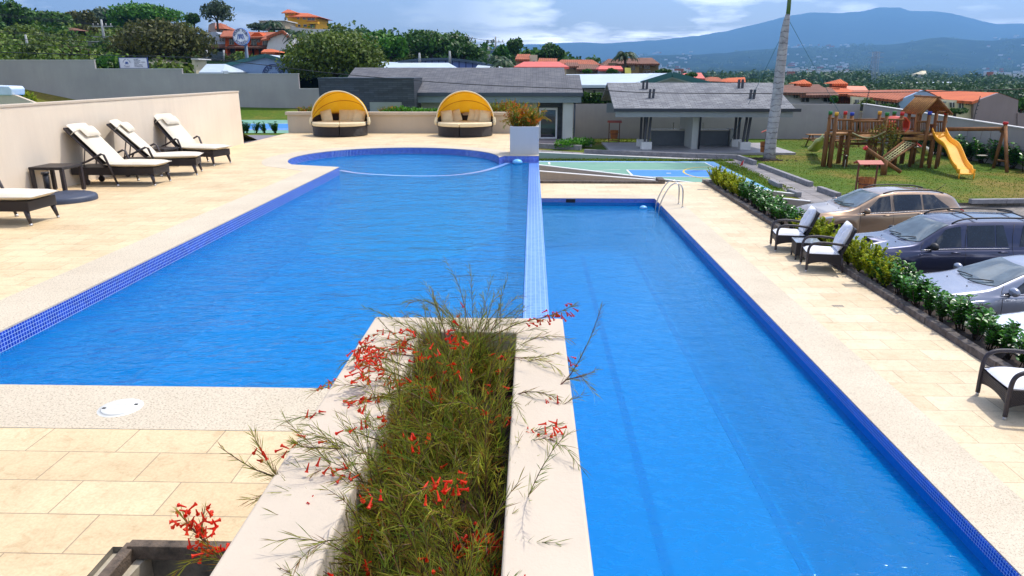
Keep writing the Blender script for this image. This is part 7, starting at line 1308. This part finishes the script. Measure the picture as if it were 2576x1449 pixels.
# utility poles and wires
mPole = M('concrete_pole', S(170, 172, 170), .8); mWire = M('black_cable', (.012, .012, .014), .6)
POL = [(266, 49, 112, 92, 'pale concrete utility pole with insulators on the left hillside'), (1175, 86, 128, 150, 'utility pole on the skyline left of the tallest one'), (1247, 92, 150, 118, 'tallest utility pole with crossarms beside the billboard'), (1229, 118, 146, 130, 'plain pole standing in front of the billboard'), (72, 87, 120, 84, 'thin pole low on the left hillside'), (1132, 128, 150, 88, 'short pole above the arched hall'), (1056, 133, 152, 88, 'short pole above the left end of the arched hall')]
PT = []
for (x, y0, y1, Y, lb) in POL:
    a, b = P(x, y0, Y), P(x, y1 + 12, Y); t = thing('utility_pole', lb, 'pole', (b.x, Y, b.z), group='utility poles'); h = a.z - b.z; o = MB(); o.tube([(0, 0, 0), (0, 0, h)], [.17 * Y / 100 + .03, .10 * Y / 100 + .02], 8); o.build('pole', mPole, t)
    if y1 - y0 > 40 or Y == 150:
        for dz in (.8, 2.0): o = MB(); o.bar((-1.3, 0, h - dz), (1.3, 0, h - dz), .12); ca = o.build('crossarm', mPole, t)
        for dx in (-1.1, -.5, .5, 1.1): o = MB(); o.tube([(dx, 0, h - .75), (dx, 0, h - .45)], .07, 6); o.build('insulator', mWinF, t)
    PT.append(a)
t = thing('billboard', 'small blue and grey billboard on stilts beside the tallest utility pole', 'billboard'); Y = 132; boxh(t, 1229, 1255, 126, 140, Y, .3, M('billboard_face', S(100, 128, 170), .5, S(60, 70, 90), .8), 'panel')
for x in (1232, 1242, 1252): o = MB(); o.tube([P(x, 140, Y), P(x, 152, Y)], .12, 6); o.build('leg', mPole, t)
def wire(pts, r, lb, grp='overhead wires', n=10):
    o = MB(); o.tube(curve([P(*p) for p in pts], n), r, 5); tag(o.build('overhead_wire', mWire), lb, 'wire', grp)
wire([(-60, 130, 46), (240, 138, 45.5), (485, 145, 45), (643, 161, 44.5), (854, 186, 44), (1164, 211, 43.5), (1463, 224, 42.0), (1629, 233, 41.4), (1900, 235, 41), (2001, 234, 41), (2300, 231, 41), (2640, 222, 41)], .022, 'thick black cable crossing in front of the clubhouse and pavilion roofs')
for i, (ya, yb, yc) in enumerate(((34, 56, 64), (37, 58, 66), (41, 60, 66), (80, 92, 96), (84, 96, 108), (98, 106, 110), (112, 118, 122))):
    wire([(-60, ya - 4, 90), (130, (ya + yb) / 2 + 3, 91), (268, yc, 92), (430, yc + 16, 92)] if i < 3 else [(-60, ya - 4, 70), (130, (ya + yb) / 2, 72), (300, yc, 74), (470, yc + 30, 74)], .022, ordn[i] + ' thin wire from the top crossing the left hillside', n=6)
wire([(1090, 102, 150), (1130, 100, 150), (1175, 94, 150), (1210, 100, 135), (1247, 102, 118)], .04, 'thin wire linking the two skyline poles', n=5)
for i in range(6): wire([(470, 120 + i * 5, 96), (560, 134 + i * 4, 96), (660, 140 + i * 3, 96)], .02, ordn[i] + ' thin wire from the top in front of the white and orange houses', n=4)
# grey wall and fence pieces on the hillside
t = building('hill_wall', 'short grey wall below the hillside pole', 'wall'); boxh(t, 220, 290, 105, 128, 88, .3, wm_('mossy_wall', 120, 124, 112)); boxh(t, 218, 292, 103.5, 105.5, 87.9, .5, mWinF, 'wall_cap')
t = building('chain_fence', 'grey chain-link fence with posts below the white and orange houses', 'fence')
for x in (520, 563, 618): o = MB(); o.tube([P(x, 126, 100), P(x, 155, 100)], .12, 6); o.build('post', mWinF, t)
boxh(t, 488, 565, 130, 152, 100.2, .05, M('mesh_grey', S(96, 110, 116), .8, S(60, 72, 74), 6), 'mesh_panel')
t = building('hidden_house', 'brownish house half hidden by trees on the left hillside'); boxh(t, 158, 185, 72, 95, 108, 6, wm_('faded_brown', 110, 84, 58)); roofpx(t, (154, 76), (190, 76), (160, 70), (184, 70), 107, 110, mBrT); winpx(t, 164, 172, 80, 88, 108)
# small palms
def palm(label, px, top, bot, Y, sc, seed, nf=16, dead=False):
    a, b = P(px, top, Y), P(px, bot, Y); rn = random.Random(seed); t = thing('palm_tree', label, 'palm', (b.x, Y, b.z), 0, 'smaller palms'); h = a.z - b.z; o = MB(); o.tube([(0, 0, 0), (.1, 0, h * .5), (0, 0, h)], [.22, .17, .15], 8); o.build('trunk', mBark, t)
    lf = MB()
    for k in range(nf):
        an = 2 * math.pi * k / nf + rn.uniform(-.2, .2); up = rn.uniform(.2, 1.5); L = sc * rn.uniform(.8, 1.1); sp_ = [Vector((math.cos(an) * L * u, math.sin(an) * L * u, h + L * (up * u - (up + .4) * u * u * .9))) for u in [i / 10 for i in range(11)]]
        for i in range(1, 11):
            d_ = (sp_[i] - sp_[i - 1]).normalized(); sd = d_.cross(Vector((0, 0, 1))); sd = sd.normalized() if sd.length > .01 else Vector((1, 0, 0))
            for e in (-1, 1):
                for j in (0, .5): b_ = sp_[i - 1].lerp(sp_[i], j); lf.add([b_, b_ + d_ * .10 * sc, b_ + sd * e * .28 * sc * math.sin(math.pi * min(.95, (i + .8) / 11.5)) + d_ * .12 * sc + Vector((0, 0, -.10 * sc))], [(0, 1, 2)])
    lf.build('crown', leafm('palm_dark_leaf', S(26, 56, 34), S(44, 78, 44), S(70, 100, 56), .15), t)
palm('dark coconut palm in front of the brown villa', 1570, 142, 184, 90, 1.75, 1, 20); palm('small palm below the yellow house, left of its white wall', 722, 86, 112, 120, 2.2, 2); palm('palm just left of the large olive tree', 755, 92, 130, 98, 2.0, 3); palm('bushy palm in front of the tan tiled house', 1268, 158, 178, 84, 1.6, 4); palm('small palm left of the bushy one near the arched hall', 1250, 150, 172, 88, 1.6, 5); palm('short palm left of the garden wall on the hill', 690, 62, 84, 150, 2.4, 6)
for i, (px, top, bot, w_, Y, m_, lb) in enumerate(((2098, 240, 262, 24, 63, 'bright', 'small green tree between white arched house and orange house'), (2184, 246, 272, 40, 58.5, 'olive', 'yellow-green bush at the wall corner in front of the long cream house'), (2232, 262, 276, 50, 58.5, 'dark', 'dark low bush before the long cream house'), (2466, 262, 282, 60, 54, 'dark', 'dark bush between the two cream houses') if False else (2405, 270, 290, 56, 55.6, 'dark', 'dark bush in front of the right cream house'), (1740, 184, 196, 34, 74, 'dark', 'small dark tree beside the small red roof'), (1478, 174, 186, 26, 84, 'bright', 'small green tree before the brown tiled row'), (1668, 174, 186, 40, 96, 'dark', 'low dark bush right of the brown villa'), (2575, 240, 290, 40, 62, 'bright', 'bright green tree at the right edge behind the mauve gable'), (650, 58, 78, 66, 160, 'grey', 'greyish trees below the flat brown building'), (1540, 172, 186, 30, 82, 'dark', 'dark bush in front of the small red metal roof'))):
    tree(lb, px, top, bot, w_, Y, m_, 200 + i, 520, lob=8, size=.6)
# green slope patches
# ---------- clubhouse with shingle roof
def shingle(name, a, b, rot): 
    t = NT(name); co = t.co(rz=rot); k = t.new('ShaderNodeTexBrick'); t.ln(co, 0, k, 0); k.inputs['Color1'].default_value = (*a, 1); k.inputs['Color2'].default_value = (*b, 1); k.inputs['Mortar'].default_value = (*[x * .45 for x in b], 1)
    k.inputs['Scale'].default_value = 1; k.inputs['Brick Width'].default_value = .42; k.inputs['Row Height'].default_value = .16; k.inputs['Mortar Size'].default_value = .014; k.offset = .37
    n = t.noise(co, .8, 6, .7); g = t.ramp(n, 0, [(.3, (.72, .72, .76)), (.7, (1.1, 1.08, 1.04))]); m = t.mix(1, (k, 0), (g, 0), 'MULTIPLY'); t.ln(m, 2, t.b, 'Base Color'); t.b.inputs['Roughness'].default_value = .9; n2 = t.noise(co, 14, 4, .7); t.bump(n2, 0, .6, .02); return t.m
mSh = shingle('grey_shingle', S(112, 114, 118), S(88, 90, 96), 0); mSh2 = shingle('light_grey_shingle', S(144, 147, 150), S(112, 115, 120), 0)
mFas = M('dark_fascia', S(62, 72, 84), .5); mGW = wallm('pale_grey_wall', S(196, 198, 194), S(182, 184, 182), .04); mDark = M('dark_metal_post', S(46, 50, 60), .45)
mSlate = brickmat('dark_slate', S(66, 74, 84), S(44, 50, 60), S(24, 28, 34), .6, .12, .008, rough=.5, bump=.5, stain=2, rot=(R(90), 0, 0))
mGlassD = M('dark_glass', (.008, .012, .03), .06, spec=.9)
mFrame = M('white_frame', (.75, .76, .78), .4)
cbt = thing('clubhouse', 'low clubhouse with long grey shingle roof, dark slate block and glass door', 'building')
YE, YR = 47.2, 53.5
def roofslab(mb, pts, th=.16): mb.ext([Vector(p) for p in pts], (0, 0, -th))
ea, eb = P(1030, 233, YE), P(1467, 231, YE); ez = ea.z; ra, rb = P(893, 170, YR), P(1419, 170, YR); rz_ = ra.z
ea0 = P(845, 233, YE)
o = MB(); roofslab(o, [(ea0.x, YE, ez), (rb.x - 0, YE, ez), (rb.x, YR, rz_), (ra.x, YR, rz_)]); roofslab(o, [(ra.x, YR, rz_), (rb.x, YR, rz_), (rb.x, 2 * YR - YE, ez), (ea0.x, 2 * YR - YE, ez)])
f2 = .70; yl = YE + (YR - YE) * f2; zl2 = ez + (rz_ - ez) * f2; roofslab(o, [(rb.x + .01, YE, ez), (eb.x, YE, ez), (P(1458, 193, yl).x, yl, zl2 - .02), (rb.x + .01, yl, zl2 - .02)])
o.add([(ea0.x, YE, ez), (ra.x, YR, rz_), (ea0.x, 2 * YR - YE, ez)], [(0, 1, 2)])
rf = o.build('roof', mSh, cbt)
o = MB(); o.b2(ea0.x, eb.x, YE - .1, YE, ez - .22, ez + .01); o.build('gutter', mFas, rf); o = MB(); o.b2(ea0.x + .2, eb.x - .1, YE + .01, YE + .2, ez - .62, ez - .2); o.build('fascia_board', M('grey_board', S(122, 136, 140), .7), cbt)
wy = 48.6; o = MB(); o.b2(ea0.x + .3, P(1352, 300, wy).x, wy, wy + .2, LAWN - .1, ez - .2); cxa, cxb = P(1415, 300, 48), P(1440, 300, 48); o.b2(ea0.x + .3, cxb.x - .05, wy + 4, wy + 4.2, LAWN, ez); o.build('wall', mGW, cbt)
o = MB(); o.b2(cxa.x, cxb.x, 47.45, 52.2, LAWN + .1, ez - .18); o.build('side_wall', mGW, cbt, bevel=.01)
o = MB(); o.b2(P(1402, 300, wy).x, cxa.x, wy, wy + .3, LAWN, ez - .2); o.b2(P(1352, 300, wy).x, P(1402, 300, wy).x, wy, wy + .3, P(1380, 270, wy).z, ez - .2); o.build('slate_surround', mSlate, cbt)
dz0, dz1 = LAWN + .32, P(1380, 271, wy - .1).z; dx0, dx1 = P(1356, 300, wy).x, P(1402, 300, wy).x
o = MB(); o.b2(dx0, dx0 + .12, wy - .12, wy, dz0, dz1); o.b2(dx1 - .12, dx1, wy - .12, wy, dz0, dz1); o.b2(dx0 + .12, dx1 - .12, wy - .12, wy, dz1 - .14, dz1); o.b2(dx0 + .12, dx1 - .12, wy - .12, wy, dz0, dz0 + .1); dr = o.build('door', mFrame, cbt, bevel=.01)
o = MB(); o.b2(dx0 + .12, dx1 - .12, wy - .06, wy - .03, dz0 + .1, dz1 - .14); o.build('pane', mGlassD, dr)
o = MB(); o.b2(-.5, cxa.x, 46.8, wy, LAWN, LAWN + .3); o.b2(-.5, cxa.x - .1, 46.0, 46.8, LAWN, LAWN + .16); o.build('step', M('step_tile', S(176, 160, 156), .8), cbt, bevel=.015)
o = MB(); o.b2(P(1435, 340, 46.6).x - .4, P(1490, 340, 46.6).x, 46.6, 48.0, LAWN, LAWN + .3); o.build('plinth', mGW, cbt)
o = MB(); x_ = cxb.x + .1; o.tube([(x_, 47.4, ez - .22), (x_, 47.4, LAWN + .3)], .055, 8); o.build('downpipe', mFas, cbt)
# slate block
sx0, sx1 = P(800, 200, 46).x, P(1041, 200, 46).x; sz = P(900, 198, 46).z; bk = MB(); bk.b2(sx0, sx1, 46, 49.5, LAWN - .1, sz); sbk = bk.build('slate_block', mSlate, cbt)
o = MB(); o.b2(sx0 - .03, sx1 + .03, 45.96, 49.55, sz, sz + .06); o.build('block_cap', mFas, sbk)
o = MB(); o.b2(P(930, 260, 45.95).x, P(1010, 260, 45.95).x, 45.93, 46.02, P(930, 290, 45.95).z, P(930, 257, 45.95).z); o.build('window', M('beige_panel', S(140, 142, 130), .4), sbk)
# ---------- open pavilion
pav = thing('pavilion', 'open barbecue pavilion with grey shingle roof, slanted black posts and sinks', 'pavilion')
Ye, Yr = 42.6, 47.2; a, b = P(1545, 273, Ye), P(2002, 266, Ye); zr1 = P(1527, 208, Yr).z; xl = (a.x + P(1527, 208, Yr).x) / 2; xr = b.x; ze = a.z
o = MB(); roofslab(o, [(xl, Ye, ze), (xr, Ye, ze), (xr, Yr, zr1), (xl, Yr, zr1)], .14); roofslab(o, [(xl, Yr, zr1), (xr, Yr, zr1), (xr, Yr + 3.5, ze + .3), (xl, Yr + 3.5, ze + .3)], .14); rf = o.build('roof', mSh2, pav)
o = MB(); o.b2(xl - .02, xr + .3, Ye - .12, Ye - .002, ze - .17, ze + .01); o.build('gutter', M('black_gutter', S(40, 46, 58), .5), rf)
o = MB(); o.b2(xl + .1, xr - .1, Ye + .02, Ye + .16, ze - .48, ze - .15); o.b2(xl + .1, xr - .1, Ye + 5.2, Ye + 5.4, ze - .5, ze + .1); o.build('beam', M('grey_beam', S(140, 146, 150), .7), pav)
SZ = LAWN + .12; o = MB(); s0, s1, s2, s3 = G(1538, 383, SZ), G(1978, 377, SZ), G(1950, 362, SZ), G(1524, 369, SZ); o.prism([(s0.x, s0.y), (s1.x, s0.y), (s1.x, 48.2), (s0.x, 48.2)], LAWN - .05, SZ); o.build('floor_slab', M('polished_concrete', S(170, 166, 168), .45, S(150, 148, 150), 1.2), pav)
def zroof(y): return ze + (zr1 - ze) * (y - Ye) / (Yr - Ye)
def post(xb, yb, xt, yt, stub=.5):
    zt = zroof(yt); d = Vector((xt - xb, yt - yb, zt - SZ)); o = MB(); q = Vector((xb, yb, SZ + .4)); o.bar(q, Vector((xb, yb, SZ)) + d * (1 + stub / d.z), .13); o.build('post', mDark, pav)
def grp(pxb, pxt, yb, yt):
    for k in (0, 1):
        xb = P(pxb + k * 9, 350, yb).x; xt = P(pxt + k * 9, 280, yt).x; post(xb, yb, xt, yt)
    xb = P(pxb + 4, 350, yb).x; o = MB(); o.box((xb, yb, SZ + .22), (.62, .5, .44)); o.build('post_base', mWhite, pav, bevel=.012)
grp(1611, 1615, 45.6, 46.0); grp(1622, 1632, 43.9, 43.9 + .5); grp(1848, 1853, 45.6, 46.2); grp(1870, 1884, 43.9, 43.9 + .4)
o = MB(); x0, x1 = P(1738, 350, 44.2).x, P(1756, 350, 44.2).x; o.b2(x0, x1, 44.0, 47.8, SZ, ze + .1); o.build('partition_wall', mGW, pav, bevel=.01)
o = MB(); o.tube([(x1 + .0, 43.9, SZ), (x1, 43.9, ze - .5), (x1 + .15, 43.7, ze - .35), (x1 + .7, 43.2, ze - .35), (x1 + .7, 42.7, ze - .2)], .06, 8); o.build('downpipe', mDark, pav)
for (pa0, pa1, sx) in ((1638, 1726, 1694), (1760, 1836, 1768)):
    xa, xb = P(pa0, 350, 46.0).x, P(pa1, 350, 46.0).x; zt = SZ + .92; o = MB(); o.b2(xa, xb, 46.0, 46.75, zt, zt + .08); o.build('counter_top', M('pale_granite', S(190, 184, 172), .4, S(160, 156, 148), 20), pav, bevel=.008)
    o = MB(); o.b2(xa + .08, xb - .08, 46.12, 46.7, SZ, zt); o.build('counter_base', M('grey_panel', S(96, 104, 112), .6), pav); o = MB(); o.b2(xb - .02, xb + .3, 45.9, 46.8, SZ, zt + .12); o.build('counter_end', mGW, pav)
    xs_ = P(sx, 330, 46.5).x; o = MB(); o.tube([(xs_, 46.55, zt + .08), (xs_, 46.55, zt + .4), (xs_ - .03, 46.45, zt + .47), (xs_ - .1, 46.35, zt + .42)], .018, 6); o.build('faucet', mSteel, pav)
    o = MB(); o.b2(xs_ - .3, xs_ + .3, 46.15, 46.5, zt + .081, zt + .09); o.build('sink', mSteel, pav)
